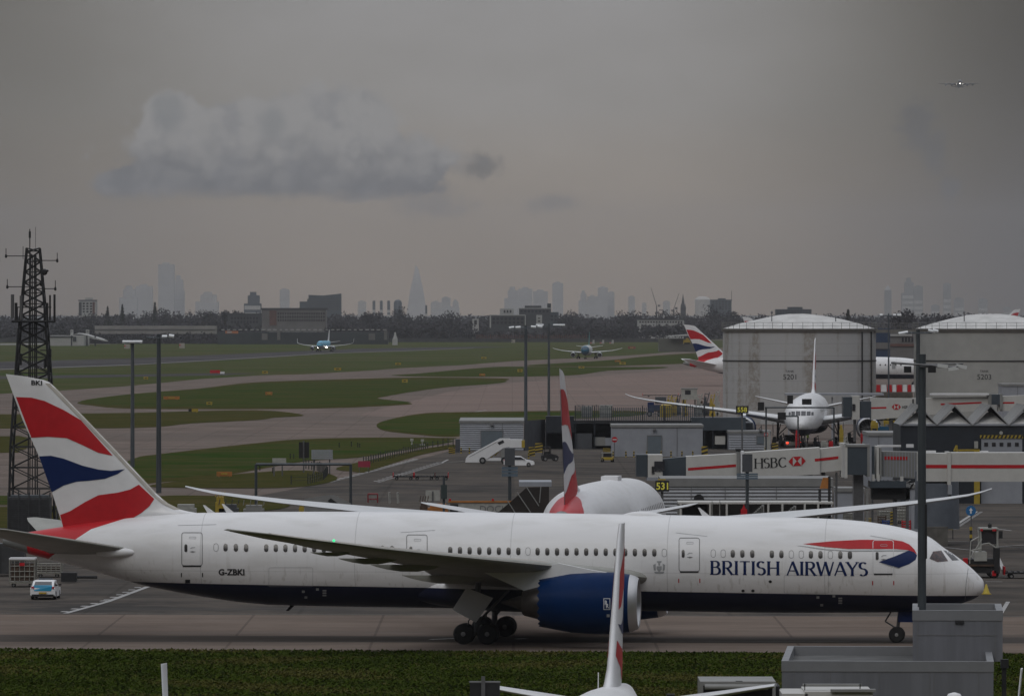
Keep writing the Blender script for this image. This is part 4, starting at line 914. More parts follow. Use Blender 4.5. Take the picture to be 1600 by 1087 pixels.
x = (1440.5 - 800) * 312 / FOC; zt = EYE - (553 - HOR) * 312 / FOC
BIG.part('pole', MB().tube((x, 312, 6.3), (x, 312, zt), .205, .19, 20), M_poled, smooth=.6)
BIG.part('cable_box', MB().box(x + .12, x + .24, 311.85, 312.1, 9.2, 11.8), M_dark)
za = EYE - (573 - HOR) * 312 / FOC
b = MB(); b.tube((x - 1.5, 311.6, za + .2), (x + 1.9, 311.6, za - .02), .05); b.tube((x - .2, 312, za + .1), (x + 2.0, 312.5, za + .14), .04); b.tube((x - .1, 311.8, za), (x + 1.3, 311.3, za), .04); BIG.part('cross_arm', b, M_steel)
for dx_, w, dz_, tl in ((-.72, .34, -.12, 0), (.44, .36, -.12, 0), (.95, .5, .05, .1), (1.45, .5, -.08, -.15), (1.85, .5, .02, .2)):
    BIG.part('floodlight', MB().rbox((x + dx_, 311.4, za + dz_), (w, .35, .16 if dx_ > .6 else .30), ry=tl), M_lampg if dx_ > .6 else M_dark)

# ---------------------------------------------------------------- lattice radio tower
TY = 627.0; TX = (52 - 800) * TY / FOC
T = Thing('lattice_tower', 'dark steel lattice radio tower with side arms and antennas behind the big fin', 'radio tower', (TX, TY, 0))
M_lat = mat('dark_lattice_steel', (.016, .016, .017), .6, var=.3, vs=3)
def hw_at(z): return float(np.interp(z, [0, 8, 19.0, 27.2], [2.2, 2.05, 1.35, .62]))
b = MB(); zs = [0]
while zs[-1] < 27: zs.append(min(27.2, zs[-1] + max(1.0, hw_at(zs[-1]) * .95)))
cor = lambda z, i: Vector((TX + hw_at(z) * (-1, 1, 1, -1)[i], TY + hw_at(z) * (-1, -1, 1, 1)[i], z))
for i in range(4):
    for z0, z1 in zip(zs, zs[1:]): b.tube(cor(z0, i), cor(z1, i), .13 if z0 < 19 else .11, n=6)
for i in range(4):
    c = MB()
    for z0, z1 in zip(zs, zs[1:]): c.tube(cor(z0, i), cor(z1, i), .13 if z0 < 19 else .10, n=6)
    T.part('corner_leg', c, M_lat)
for i in range(4):
    c = MB(); j = (i + 1) % 4
    for k, (z0, z1) in enumerate(zip(zs, zs[1:])):
        c.tube(cor(z0, i), cor(z1, j), .05, n=4); c.tube(cor(z0, j), cor(z1, i), .05, n=4); c.tube(cor(z0, i), cor(z0, j), .045, n=4)
    T.part('bracing', c, M_lat)
c = MB()
for dx_ in (-.35, -.1, .2, .42): c.tube((TX + dx_, TY, 0), (TX + dx_ * .6, TY, 26.5), .05 + .02 * (dx_ > 0), n=5)
c.tube((TX - .5, TY - .5, 0), (TX - .3, TY - .3, 27), .07, n=5); T.part('cable_run', c, M_lat)
ppm = FOC / TY; zpx = lambda py: EYE - (py - HOR) / ppm; xpx = lambda px: (px - 800) / ppm
for px_, py_, up in ((10, 400, 388), (90, 407, 395), (12, 448, 436), (87, 451, 438)):
    c = MB(); c.tube((TX, TY - .5, zpx(py_)), (xpx(px_), TY - .5, zpx(py_)), .045, n=5); c.tube((xpx(px_), TY - .5, zpx(py_ + 3)), (xpx(px_), TY - .5, zpx(up)), .04, n=5); c.lathe([(-.2, .02), (-.12, .12), (.1, .10), (.2, .03)], (xpx(px_), TY - .5, zpx(py_)), 'z', 8); T.part('side_arm', c, M_lat)
for px_, y0, y1, r in ((48.5, 390, 358, .05), (57.5, 390, 355, .02), (48.5, 372, 362, .11), (27, 500, 473, .14), (21.5, 497, 460, .17), (35, 500, 462, .15), (76, 503, 473, .10), (80, 500, 461, .09), (87, 502, 460, .11), (71, 503, 480, .08), (28.5, 500, 480, .1), (38, 385, 405, .03), (72, 575, 560, .12), (77, 573, 557, .25), (33, 570, 552, .2), (81, 545, 558, .08)):
    c = MB(); c.tube((xpx(px_), TY - 1.6, zpx(y0)), (xpx(px_), TY - 1.6, zpx(y1)), r, n=10); T.part('antenna', c, M_lat if px_ not in (21.5, 35) else mat('antenna_grey', (.10, .10, .10), .6))
c = MB(); c.tube((xpx(20), TY - 1.6, zpx(502)), (xpx(88), TY - 1.6, zpx(502)), .12, n=5); c.tube((xpx(26), TY - 1.6, zpx(480)), (xpx(82), TY - 1.6, zpx(480)), .06, n=5); c.box(xpx(30), xpx(72), TY - 1.6, TY + 1.6, zpx(504), zpx(501.5))
c.tube((xpx(64), TY - 1.2, zpx(547)), (xpx(82), TY - 1.2, zpx(547)), .05, n=5); T.part('antenna_frame', c, M_lat)
for px_, py_, w in ((70, 425, 1), (66, 444, .7), (75, 423, .35)):
    c = MB(); c.tube((TX + .4, TY - .5, zpx(py_)), (xpx(px_), TY - .5, zpx(py_)), .05, n=5); c.lathe([(-.25, .2 * w), (0, .32 * w), (.2, .15 * w)], (xpx(px_), TY - .6, zpx(py_)), 'y', 10); T.part('dish_antenna', c, M_lat)
b = MB(); x0, x1 = xpx(19), xpx(84)
T2 = Thing('equipment_cabin', 'slatted dark equipment cabin at the foot of the lattice tower', 'cabin', ((x0 + x1)/2, TY - 4, 0))
b.box(x0, x1, TY - 5, TY - 2.6, 0, 3.4)
for i in range(16): b.box(x0 - .05, x1 + .05, TY - 5.1, TY - 5.0, .15 + i * .2, .24 + i * .2)
for k in range(5): xx = x0 + (x1 - x0) * k / 4; b.tube((xx, TY - 5.15, 0), (xx, TY - 5.15, 3.9 + .3 * (k % 2)), .07, n=5)
T2.part('wall', b, mat('slatted_dark_steel', (.055, .057, .062), .6, var=.25, vs=2))
T2.part('roof', MB().box(x0 + .2, x1 - .2, TY - 4.9, TY - 2.8, 3.4, 3.62), M_pole)
# ---------------------------------------------------------------- far wood and trees
M_wood = mat('bare_winter_wood', (.040, .036, .042), .9, var=.45, vs=.05, col2=(.020, .022, .026)); M_ever = mat('evergreen_foliage', (.022, .032, .018), .9, var=.5, vs=.08)
M_trunk = mat('tree_bark', (.05, .042, .035), .9, var=.3, vs=1)
def crown(b, cx, cy, z0, z1, w, n, leaf, rng, cone=False):
    lobes = [(rng.uniform(-.5, .5) * w, rng.uniform(-.5, .5) * w, rng.uniform(.35, .95)) for _ in range(6)]
    for _ in range(n):
        if cone:
            t = rng.random() ** .7; a = rng.uniform(0, 6.28); rr_ = (1 - t) * w * .5 * rng.uniform(.4, 1.05); p = Vector((cx + rr_ * math.cos(a), cy + rr_ * math.sin(a), z0 + (z1 - z0) * t))
        else:
            lx, ly, lz = rng.choice(lobes); a = rng.uniform(0, 6.28); e = rng.uniform(-1, 1); k = rng.random() ** .4 * w * .30
            p = Vector((cx + lx * .7 + k * math.cos(a) * math.sqrt(1-e*e), cy + ly * .7 + k * math.sin(a) * math.sqrt(1-e*e), z0 + (z1 - z0) * lz * .82 + k * e * .8))
            p.z = min(p.z, z1)
        u = Vector((rng.uniform(-1, 1), rng.uniform(-1, 1), rng.uniform(-1, 1))).normalized() * leaf * rng.uniform(.5, 1.3); v = u.cross(Vector((rng.uniform(-1, 1), rng.uniform(-1, 1), rng.uniform(-1, 1)))).normalized() * leaf * rng.uniform(.4, 1)
        b.add([p - u, p + v, p + u * .8 - v * .3], [(0, 1, 2)])
rng = random.Random(3)
def treetop(px):   # height profile of the wood's skyline, from the sight lines
    return float(np.interp(px, [-60, 0, 60, 120, 150, 200, 240, 290, 330, 380, 430, 500, 550, 590, 640, 680, 730, 800, 880, 960, 1010, 1060, 1100, 1150, 1200, 1260, 1300, 1340, 1380, 1420, 1460, 1500, 1540, 1600, 1660],
     [489, 487, 489, 486, 487, 482, 483, 481, 482, 484, 484, 487, 487, 484, 487, 487, 490, 489, 486, 488, 486, 487, 489, 487, 490, 489, 487, 486, 487, 488, 489, 488, 487, 489, 489]))
b = MB()
for Y, dens, hk in ((5450, 150, .50), (5700, 150, .68), (6050, 150, .82), (6500, 160, .95), (7000, 160, 1.0)):
    for i in range(dens):
        px_ = -60 + 1720 * (i + rng.random()) / dens; Yt = Y + rng.uniform(-120, 120); x_ = (px_ - 800) * Yt / FOC
        zt_ = (EYE - (treetop(px_) - HOR) * Yt / FOC) * hk * rng.uniform(.82, 1.03); w = rng.uniform(11, 20) * Yt / 5500
        crown(b, x_, Yt, 0, max(zt_, 7), w, 120, 1.7 * Yt / 5500, rng)
    b.box((-60-800)*(Y+90)/FOC, (1660-800)*(Y+90)/FOC, Y + 90, Y + 96, 0, 9 * hk + 4)
one('wood', 'dark bare winter wood stretching along the whole horizon', 'wood', b, M_wood, kind='stuff')
ORD = ['first', 'second', 'third', 'fourth', 'fifth', 'sixth', 'seventh', 'eighth', 'ninth', 'tenth', 'eleventh', 'twelfth', 'thirteenth', 'fourteenth', 'fifteenth', 'sixteenth', 'seventeenth', 'eighteenth', 'nineteenth', 'twentieth']
cnt = [0, 0]
SINGLE = [(242, 473, 5600, 9, 1), (191, 476, 5600, 7, 1), (168, 479, 5600, 9, 1), (138, 482, 5500, 14, 0), (577, 480, 5500, 14, 0), (625, 478, 5500, 16, 0), (1110, 477, 5600, 20, 0), (1146, 484, 5500, 12, 0), (1408, 477, 3300, 12, 0), (1444, 482, 3600, 13, 0), (1480, 487, 3500, 10, 0), (980, 485, 5500, 17, 0), (1040, 484, 5500, 18, 0), (352, 476, 5600, 8, 0), (375, 477, 5600, 9, 0), (265, 480, 5500, 16, 0), (320, 481, 5500, 16, 0), (885, 484, 5500, 15, 0), (1340, 485, 4200, 14, 0), (1548, 484, 3600, 14, 0), (1200, 489, 5400, 14, 0), (700, 484, 5500, 13, 0), (1325, 484, 4300, 9, 1), (430, 480, 5500, 8, 0)]
for px_, py_, Y, w, ev in sorted(SINGLE):
    x_ = (px_ - 800) * Y / FOC; zt_ = EYE - (py_ - HOR) * Y / FOC; w = w * 1.3
    lab = {242: 'pointed conifer, tallest spike left of the hazy city towers', 1408: 'big rounded bare tree beside the slim pointed city tower', 1110: 'broad bare tree left of the far grey office block', 577: 'round bare tree near the row of hazy chimneys'}.get(px_, ('%s small pointed conifer from the left on the far treeline' if ev else '%s round bare tree from the left above the far treeline') % ORD[cnt[ev]]); cnt[ev] += 1
    T = Thing('conifer_tree' if ev else 'bare_tree', lab, 'tree', (x_, Y, 0), group=('conifers on the far treeline' if ev else 'bare trees on the far treeline'))
    c = MB().tube((x_, Y, 0), (x_, Y, zt_ * .75), .5, .15, 6)
    if not ev:
        for k in range(6): a = k * 1.05; c.tube((x_, Y, zt_ * .4), (x_ + math.cos(a) * w * .35, Y + math.sin(a) * w * .35, zt_ * .8), .22, .06, 5)
    T.part('trunk', c, M_trunk); c = MB(); crown(c, x_, Y, zt_ * (.1 if ev else .25), zt_, w, 500, 1.1, rng, bool(ev)); T.part('crown', c, M_ever if ev else M_wood)

# ---------------------------------------------------------------- hazy city skyline
M_city = [mat('city_tower_%s' % k, c, .5, var=.2, vs=.02) for k, c in (('glass', (.53, .51, .48)), ('stone', (.56, .53, .49)), ('dark', (.36, .36, .35)), ('near', (.06, .08, .095)))]  # skyline colours, except the near one, paled to imitate thicker haze
M_cityw = mat('city_window_band', (.49, .48, .46), .5)  # bands paled along with the hazed facades
def tower(px0, px1, top, Y, label, kind='slab', m=0, name='office_tower', bottom=0):
    x0, x1 = (px0 - 800) * Y / FOC, (px1 - 800) * Y / FOC; z = EYE - (top - HOR) * Y / FOC; w = x1 - x0; d = w * .8; cx = (x0 + x1) / 2
    T = Thing(name, label, 'tower block', (cx, Y, 0)); b = MB(); mm = M_city[m]
    if kind == 'slab': b.box(x0, x1, Y, Y + d, 0, z)
    elif kind == 'spire': b.rings([[(cx + sx * w / 2 * k, Y + d/2 + sy * d / 2 * k, z * t) for sx, sy in ((-1, -1), (1, -1), (1, 1), (-1, 1))] for t, k in ((0, 1), (.5, .62), (.86, .2), (.93, .1))])
    elif kind == 'pyr': b.box(x0, x1, Y, Y + d, 0, z * .86); b.rings([[(cx + sx * w/2 * k, Y + d/2 + sy * d/2 * k, z * t) for sx, sy in ((-1, -1), (1, -1), (1, 1), (-1, 1))] for t, k in ((.861, .96), (1, .02))])
    elif kind == 'round': b.lathe([(0, w/2), (z * .88, w/2), (z * .96, w*.38), (z, w * .15)], (cx, Y + w/2, 0), 'z', 20)
    elif kind == 'step': b.box(x0, x1, Y, Y + d, 0, z * .66); b.box(x0 + w * .22, x1 - w * .1, Y + 2, Y + d, z * .66, z * .9); b.box(x0 + w*.35, x1 - w*.3, Y + 4, Y + d, z * .9, z)
    elif kind == 'chimneys': b.box(x0, x1, Y, Y + d, 0, z * .7)
    T.part('facade', b, mm, smooth=.5 if kind == 'round' else False)
    b = MB(); n = max(3, int(z / 22))
    if kind in ('slab', 'step'):
        for i in range(n): b.box(x0 + w * .04, x1 - w * .04, Y - .5, Y - .05, z * .62 * i / n + 4, z * .62 * (i + .55) / n + 4)
        T.part('window_band', b, M_cityw)
    if kind == 'slab': T.part('plant_room', MB().box(cx - w * .25, cx + w * .2, Y + d * .2, Y + d * .8, z, z + w * .12), mm)
    if kind == 'spire':
        T.part('glass_shard', MB().rings([[(cx - w*.09, Y + d*.45, z * .90), (cx - w*.02, Y + d*.45, z*.90), (cx - w*.02, Y + d*.55, z*.90), (cx - w*.09, Y + d*.55, z*.9)], [(cx - w*.04, Y + d*.5, z)] * 4]), mm)
    return T
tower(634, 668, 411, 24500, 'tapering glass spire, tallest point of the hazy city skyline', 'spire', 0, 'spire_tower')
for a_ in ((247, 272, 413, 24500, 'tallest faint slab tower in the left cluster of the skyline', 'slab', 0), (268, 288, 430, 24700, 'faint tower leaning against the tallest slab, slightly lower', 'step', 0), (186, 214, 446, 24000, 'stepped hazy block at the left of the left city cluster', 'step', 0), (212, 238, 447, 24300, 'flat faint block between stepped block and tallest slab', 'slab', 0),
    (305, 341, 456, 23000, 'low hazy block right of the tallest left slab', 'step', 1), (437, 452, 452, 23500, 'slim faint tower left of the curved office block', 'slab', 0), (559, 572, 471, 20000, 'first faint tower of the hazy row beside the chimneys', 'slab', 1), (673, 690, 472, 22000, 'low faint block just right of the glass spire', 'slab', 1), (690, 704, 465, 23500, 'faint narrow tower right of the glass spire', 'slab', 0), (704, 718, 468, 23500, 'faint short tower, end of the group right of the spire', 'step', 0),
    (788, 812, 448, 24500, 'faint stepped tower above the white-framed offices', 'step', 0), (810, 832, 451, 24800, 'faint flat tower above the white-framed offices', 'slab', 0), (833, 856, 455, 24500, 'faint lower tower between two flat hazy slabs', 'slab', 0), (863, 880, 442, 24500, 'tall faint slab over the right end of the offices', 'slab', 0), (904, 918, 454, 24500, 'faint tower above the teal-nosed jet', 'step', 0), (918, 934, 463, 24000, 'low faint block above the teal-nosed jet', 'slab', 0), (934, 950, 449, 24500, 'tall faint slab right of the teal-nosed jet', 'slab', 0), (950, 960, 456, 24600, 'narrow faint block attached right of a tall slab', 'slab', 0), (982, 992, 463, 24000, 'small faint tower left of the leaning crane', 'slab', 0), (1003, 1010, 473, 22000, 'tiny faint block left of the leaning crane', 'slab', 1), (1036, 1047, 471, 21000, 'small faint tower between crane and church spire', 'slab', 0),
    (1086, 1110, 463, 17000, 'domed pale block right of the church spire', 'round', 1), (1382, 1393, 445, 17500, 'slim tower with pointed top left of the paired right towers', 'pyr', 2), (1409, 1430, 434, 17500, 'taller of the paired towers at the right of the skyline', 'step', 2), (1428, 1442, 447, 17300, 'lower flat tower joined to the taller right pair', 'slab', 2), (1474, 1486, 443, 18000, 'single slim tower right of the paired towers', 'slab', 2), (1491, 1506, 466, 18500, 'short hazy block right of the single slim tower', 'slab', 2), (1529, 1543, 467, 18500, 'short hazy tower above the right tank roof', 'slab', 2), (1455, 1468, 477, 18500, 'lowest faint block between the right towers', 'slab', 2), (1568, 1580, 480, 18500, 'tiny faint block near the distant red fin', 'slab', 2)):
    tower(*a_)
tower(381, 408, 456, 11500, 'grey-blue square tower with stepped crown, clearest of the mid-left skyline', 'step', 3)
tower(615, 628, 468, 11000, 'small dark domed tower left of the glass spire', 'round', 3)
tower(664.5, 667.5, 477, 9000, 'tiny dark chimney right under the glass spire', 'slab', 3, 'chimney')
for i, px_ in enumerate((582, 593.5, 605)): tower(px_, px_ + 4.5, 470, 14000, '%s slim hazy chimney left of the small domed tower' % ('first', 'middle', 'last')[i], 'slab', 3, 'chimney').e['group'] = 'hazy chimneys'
# curved-roof office block, church spire, cranes and other mid-distance buildings
def bpx(b, x0, x1, top, bot, Y, d): return b.box((x0-800)*Y/FOC, (x1-800)*Y/FOC, Y, Y + d, max(0.0, EYE - (bot - HOR)*Y/FOC), EYE - (top - HOR)*Y/FOC)
def bld(name, label, rects, Y, d, m, wins=None, wm=None, trims=(), cat='building', bottom=560):
    """rects: (x0, x1, top) walls ; wins: (x0, x1, y0, y1, cols, rows) ; trims: (x0, x1, y0, y1, material)"""
    cx = ((rects[0][0] + rects[0][1]) / 2 - 800) * Y / FOC; T = Thing(name, label, cat, (cx, Y, 0)); b = MB()
    for i, r in enumerate(rects): bpx(b, r[0], r[1], r[2], bottom, Y + i * .8, d)
    T.part('wall', b, m)
    for w in (wins or ()):
        x0, x1, y0, y1, nc, nr = w; px_w, py_h = (x1 - x0) / nc, (y1 - y0) / nr
        for j in range(nr):
            for i in range(nc):
                b = MB(); bpx(b, x0 + px_w * (i + .22), x0 + px_w * (i + .8), y0 + py_h * (j + .2), y0 + py_h * (j + .8), Y - .25, .2); T.part('window', b, wm or M_glass)
    for t in trims:
        b = MB(); bpx(b, t[0], t[1], t[2], t[3], Y - .5, .45); T.part(t[5] if len(t) > 5 else 'trim', b, t[4])
    return T
M_bg = mat('far_office_glass', (.05, .07, .08), .4, var=.2, vs=.05); M_brick = mat('far_red_brick', (.14, .07, .055), .8, var=.3, vs=.2); M_fconc = mat('far_concrete', (.16, .155, .15), .8, var=.2, vs=.1); M_fwhite = mat('far_white_render', (.42, .42, .41), .7, var=.15, vs=.1); M_fdark = mat('far_dark_cladding', (.05, .055, .062), .6, var=.2, vs=.1)
Y = 9500; X_ = lambda p: (p - 800) * Y / FOC; Z_ = lambda p: EYE - (p - HOR) * Y / FOC
T = Thing('office_block', 'wide office block with sagging curved roofline in the middle distance', 'building', (X_(508), Y, 0))
T.part('facade', MB().prism([(X_(480), 0), (X_(533), 0), (X_(533), Z_(458.5)), (X_(520), Z_(460)), (X_(505), Z_(461.5)), (X_(495), Z_(461.2)), (X_(482), Z_(460.5)), (X_(482), Z_(467)), (X_(480), Z_(467))], Y, Y + 25), M_bg)
T.part('side_wing', MB().box(X_(468), X_(480), Y + 1, Y + 20, 0, Z_(471)), M_bg)
b = MB()
for i in range(5): b.box(X_(483), X_(530), Y - .6, Y - .1, Z_(484 - i * 4), Z_(482.5 - i * 4))
T.part('window_band', b, M_fdark)
Y = 8200; T = Thing('church', 'dark church with one needle spire on the far treeline', 'church', (X_(1067), Y, 0))
T.part('tower', MB().box(X_(1063.5), X_(1071), Y, Y + 6, 0, Z_(480)), M_fdark); c = MB(); c.rings([[(X_(1067.3) + sx * 2.6 * k, Y + 3 + sy * 2.6 * k, z) for sx, sy in ((-1, -1), (1, -1), (1, 1), (-1, 1))] for z, k in ((Z_(481), 1), (Z_(458.5), .03))]); T.part('spire', c, M_fdark)
for dx_ in (-3, 3.4): T.part('pinnacle', MB().rings([[(X_(1067.3 + dx_) + sx * k, Y + sy * k, z) for sx, sy in ((-1, -1), (1, -1), (1, 1), (-1, 1))] for z, k in ((0, .9), (Z_(480), .8), (Z_(474), .05))]), M_fdark)
Y = 11000
for x0, y0, x1, y1, lab in ((1017, 449, 1026, 484, 'hazy tower crane with jib leaning left'), (1061, 458, 1053, 488, 'hazy tower crane with jib leaning right, beside the church spire')):
    T = Thing('tower_crane', lab, 'crane', (X_(x1), Y, 0)); T.part('mast', MB().tube((X_(x1), Y, 0), (X_(x1), Y, Z_(y1 - 6)), .9, n=4), M_fdark); T.part('jib', MB().tube((X_(x1), Y, Z_(y1 - 6)), (X_(x0), Y, Z_(y0)), .6, .35, 4), M_fdark); T.part('counterweight', MB().box(X_(x1) + 2, X_(x1) + 6, Y - 1, Y + 1, Z_(y1 - 5), Z_(y1 - 8)), M_fdark)
bld('office_block', 'white-framed tall block at the left edge of the treeline', [(124, 150.5, 470), (133, 144, 465)], 6800, 15, M_fwhite, [(128, 145, 472, 489, 3, 4)], M_glass, [(122, 152, 468.5, 470, M_fdark, 'roof'), (123, 127.5, 472, 493, M_fdark, 'end_wall'), (144.5, 148, 472, 492, M_brick, 'end_wall')])
bld('office_block', 'long low flat-roofed office with rows of pale windows', [(409, 510, 483)], 5350, 20, M_fconc, [(433, 508, 487, 503, 20, 3)], M_glass, [(407, 512, 481, 484, M_fdark, 'roof'), (421, 432, 485, 508, M_brick, 'stair_block')])
bld('office_block', 'long dark low block between the grey tower and the flat-roofed office', [(356, 408, 491)], 5380, 20, M_fdark, [(360, 404, 494, 506, 9, 2)], M_glass, [(355, 409, 489.5, 491, M_fdark, 'roof')])
bld('office_building', 'modern offices with white frames and dark glass above the two floodlight masts', [(766, 822, 493), (818, 846, 492)], 5200, 20, M_fdark, [(768, 819, 495, 507, 8, 2)], M_glass, [(765, 820.5, 491.5, 493, M_fwhite, 'roof_edge'), (765, 767.3, 492, 512, M_fwhite, 'frame'), (820, 821.5, 492, 510, M_fwhite, 'frame'), (838, 847, 492, 506, M_fwhite, 'end_wall'), (840.5, 844, 496, 498, M_dark, 'window'), (840.5, 844, 500.5, 503, M_dark, 'window')])
bld('office_building', 'dark upper office storey behind the white-framed offices', [(811, 860, 482), (820, 846, 477.5)], 5600, 20, M_fdark, [(812, 858, 483.5, 489, 8, 1)], M_glass, [(810, 862, 481, 482.3, M_fwhite, 'roof_edge')])
bld('office_building', 'blue-grey box building right of the white-framed offices', [(846, 873, 487.5)], 5700, 20, M_bg, [(848, 871, 491, 502, 4, 2)], M_glass); bld('stair_tower', 'narrow pale tower over the modern offices', [(855, 861, 474)], 5900, 6, M_bg, [(856, 860, 478, 486, 1, 3)], M_glass)
bld('pale_building', 'pale square building with dark windows behind the modern offices', [(781, 803, 482)], 6000, 20, M_fwhite, [(786, 800, 483, 490, 3, 1)], M_glass)
bld('grey_block', 'flat grey office block with thin mast, right of the domed block', [(1110, 1143, 468), (1122, 1134, 466)], 9800, 20, M_bg, [(1112, 1142, 470, 484, 6, 4)], M_glass, [(1142.8, 1143.6, 454, 470, M_fdark, 'mast')])
bld('grey_block', 'long grey-green block above the left tank roof', [(1212, 1234, 483), (1231, 1254, 479.5), (1250, 1268, 483)], 7000, 20, M_bg, [(1213, 1267, 484, 490, 12, 2)], M_glass)
bld('terrace', 'row of white houses low in the trees right of the teal-nosed jet', [(996, 1069, 499.5)], 5380, 8, M_fwhite, [(998, 1067, 501, 505, 16, 1)], M_glass, [(995, 1070, 498.3, 499.6, M_fdark, 'roof')], 'houses')
bld('white_arch_house', 'small white portal building left of the modern offices', [(738, 748, 498)], 5300, 5, M_fwhite, None, None, [(741, 745, 500, 507, M_dark, 'opening')])
bld('warehouse', 'long pale flat-roofed warehouse in front of the left wood', [(148, 337, 509)], 4700, 25, mat('pale_warehouse_cladding', (.26, .25, .235), .7, var=.25, vs=.05), None, None, [(120, 337, 514.5, 515.5, M_fdark, 'gutter')])
bld('warehouse', 'white hangar-like shed behind the lattice tower', [(78, 131, 524)], 4300, 25, M_fwhite, None, None, [(78, 114, 525, 527, M_fdark, 'window_band'), (114, 119, 526, 533, M_fdark, 'door')])
Y = 4250; T = Thing('curved_canopy', 'white swooping canopy roof beside the lattice tower', 'canopy', (X_(135), Y, 0)); b = MB(); rg = [[(X_(x), Y + 4, Z_(y)), (X_(x), Y + 30, Z_(y - .6)), (X_(x), Y + 30, Z_(y)), (X_(x), Y + 4, Z_(y + .9))] for x, y in ((112, 523), (118, 521), (126, 521.2), (138, 524), (150, 527.5), (160, 530.5))]; T.part('roof', b.rings(rg), M_fwhite)
T.part('roof_wing', MB().rings([[(X_(x), Y, Z_(y)), (X_(x), Y + 20, Z_(y)), (X_(x), Y + 20, Z_(y + 1.2)), (X_(x), Y, Z_(y + 1.2))] for x, y in ((138, 526), (150, 529), (166, 532))]), M_fwhite)
for px_ in (111, 135, 148): T.part('post', MB().tube((X_(px_), Y + 5, 0), (X_(px_), Y + 5, Z_(524)), .5), M_fdark)
for px_, w in ((110, 4), (134, 5)): bld('white_silo', 'small white vent tower over the hangar-like shed, %s one' % ('left' if px_ < 120 else 'right'), [(px_, px_ + w, 515)], 4320, 5, M_fwhite, None, None, [(px_ + 1, px_ + w - 1, 517, 518, M_fdark, 'vent')], 'vent tower').e['group'] = 'white vent towers'
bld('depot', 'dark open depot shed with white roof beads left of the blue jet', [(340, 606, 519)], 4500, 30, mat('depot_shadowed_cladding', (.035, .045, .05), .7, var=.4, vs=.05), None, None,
    [(409, 418, 521, 531, M_fconc, 'pillar'), (433, 438, 515, 531, M_fconc, 'pillar'), (576, 586, 521, 531, M_fconc, 'pillar'), (600, 605, 515, 531, M_fconc, 'pillar')] + [(346 + 9 * i + rng.uniform(-1, 1), 351 + 9 * i + rng.uniform(-1, 1), 514.3, 515.6, M_fwhite, 'roof_light') for i in range(29)])
bld('bus', 'orange and white bus parked in front of the depot', [(352, 372, 517)], 4460, 3, mat('orange_bus_paint', (.45, .16, .07), .5), None, None, [(355, 362, 517.6, 520, M_fwhite, 'side_panel')], 'bus', 521)
Y = 4400; T = Thing('monument', 'white bottle-shaped stone marker at the edge of the wood', 'monument', (X_(617), Y, 0)); T.part('shaft', MB().lathe([(0, 1.7), (Z_(529), 1.6), (Z_(524), .8), (Z_(519), .55)], (X_(617.5), Y, 0), 'z', 12), M_fwhite, smooth=.6); T.part('base', MB().box(X_(613), X_(621), Y - 2, Y + 2, 0, Z_(529.5)), M_fwhite)
b = MB(); c = MB()
for i in range(58): px_ = 745 + i * 3.0; h = rng.uniform(522, 524.5); bpx(b, px_, px_ + .7, h, 545, 4900, .6)
one('orange_pole_fence', 'row of orange-red approach poles in front of the dark wood', 'fence', b, mat('faded_orange_paint', (.20, .075, .05), .7, var=.3, vs=.2))
one('perimeter_fence', 'long thin grey perimeter fence at the foot of the wood', 'fence', bpx(bpx(MB(), 560, 1100, 528.8, 545, 4850, .4), -60, 340, 528.8, 545, 4800, .4), mat('fence_mesh_grey', (.05, .052, .055), .8, var=.4, vs=.3))
Y = 3600; T = Thing('radar_building', 'pale wing-roofed building beside the striped fin behind the left tank', 'building', (X_(1075), Y, 0)); T.part('wall', MB().box(X_(1030), X_(1100), Y + 5, Y + 25, 0, Z_(529)), mat('olive_cladding', (.12, .12, .10), .7, var=.2, vs=.1)); T.part('roof', MB().rings([[(X_(x), Y, Z_(y)), (X_(x), Y + 30, Z_(y)), (X_(x), Y + 30, Z_(y + t_)), (X_(x), Y, Z_(y + t_))] for x, y, t_ in ((1045, 525.2, .6), (1060, 523.6, 1.4), (1075, 522.4, 2.2), (1095, 523.8, 1.2))]), M_fwhite)
bld('excavator', 'yellow construction machine parked left of the striped fin', [(1068, 1079, 531), (1072, 1076, 528)], 3300, 5, mat('machine_yellow', (.36, .25, .03), .6, var=.2, vs=.5), None, None, [(1069, 1078, 535, 537.5, M_dark, 'track')], 'construction machine', 537)
bld('fuel_tanker', 'pale yellow tanker lorry beside the construction machine', [(1082, 1106, 532)], 3280, 5, mat('pale_yellow_paint', (.40, .34, .16), .6, var=.3, vs=.4), None, None, [(1083, 1105, 536, 538, M_dark, 'wheel')], 'lorry', 537)
for i, px_ in enumerate((922, 937, 952)): bld('parked_jet', 'tiny white aircraft tail beyond the teal-nosed jet, %s of three' % ('left', 'middle', 'right')[i], [(px_, px_ + 7, 534.5), (px_ + 4, px_ + 7, 531)], 4300, 3, M_fwhite, None, None, [(px_, px_ + 3, 535, 536, M_red, 'nose_marking')], 'aircraft', 537).e['group'] = 'small parked aircraft beyond the jet'
for px_, py_, w, h, lab in ((198, 541, 8, 7, 'pale red-dotted hut in the far grass left of the two masts'), (284, 540, 8, 8, 'orange-banded hut in the far grass right of the two masts'), (802, 533, 6, 5, 'white hut at the edge of the wood below the offices')):
    Yh = gy(py_ + h / 2); bld('airfield_hut', lab, [(px_ - w/2, px_ + w/2, py_ - h/2)], Yh, 4, mat('hut_cream', (.36, .33, .29), .7), None, None, [(px_ - w/2, px_ - w/2 + 2, py_ - h/4, py_, M_red if px_ < 300 else M_fdark, 'panel')], 'hut', py_ + h/2)
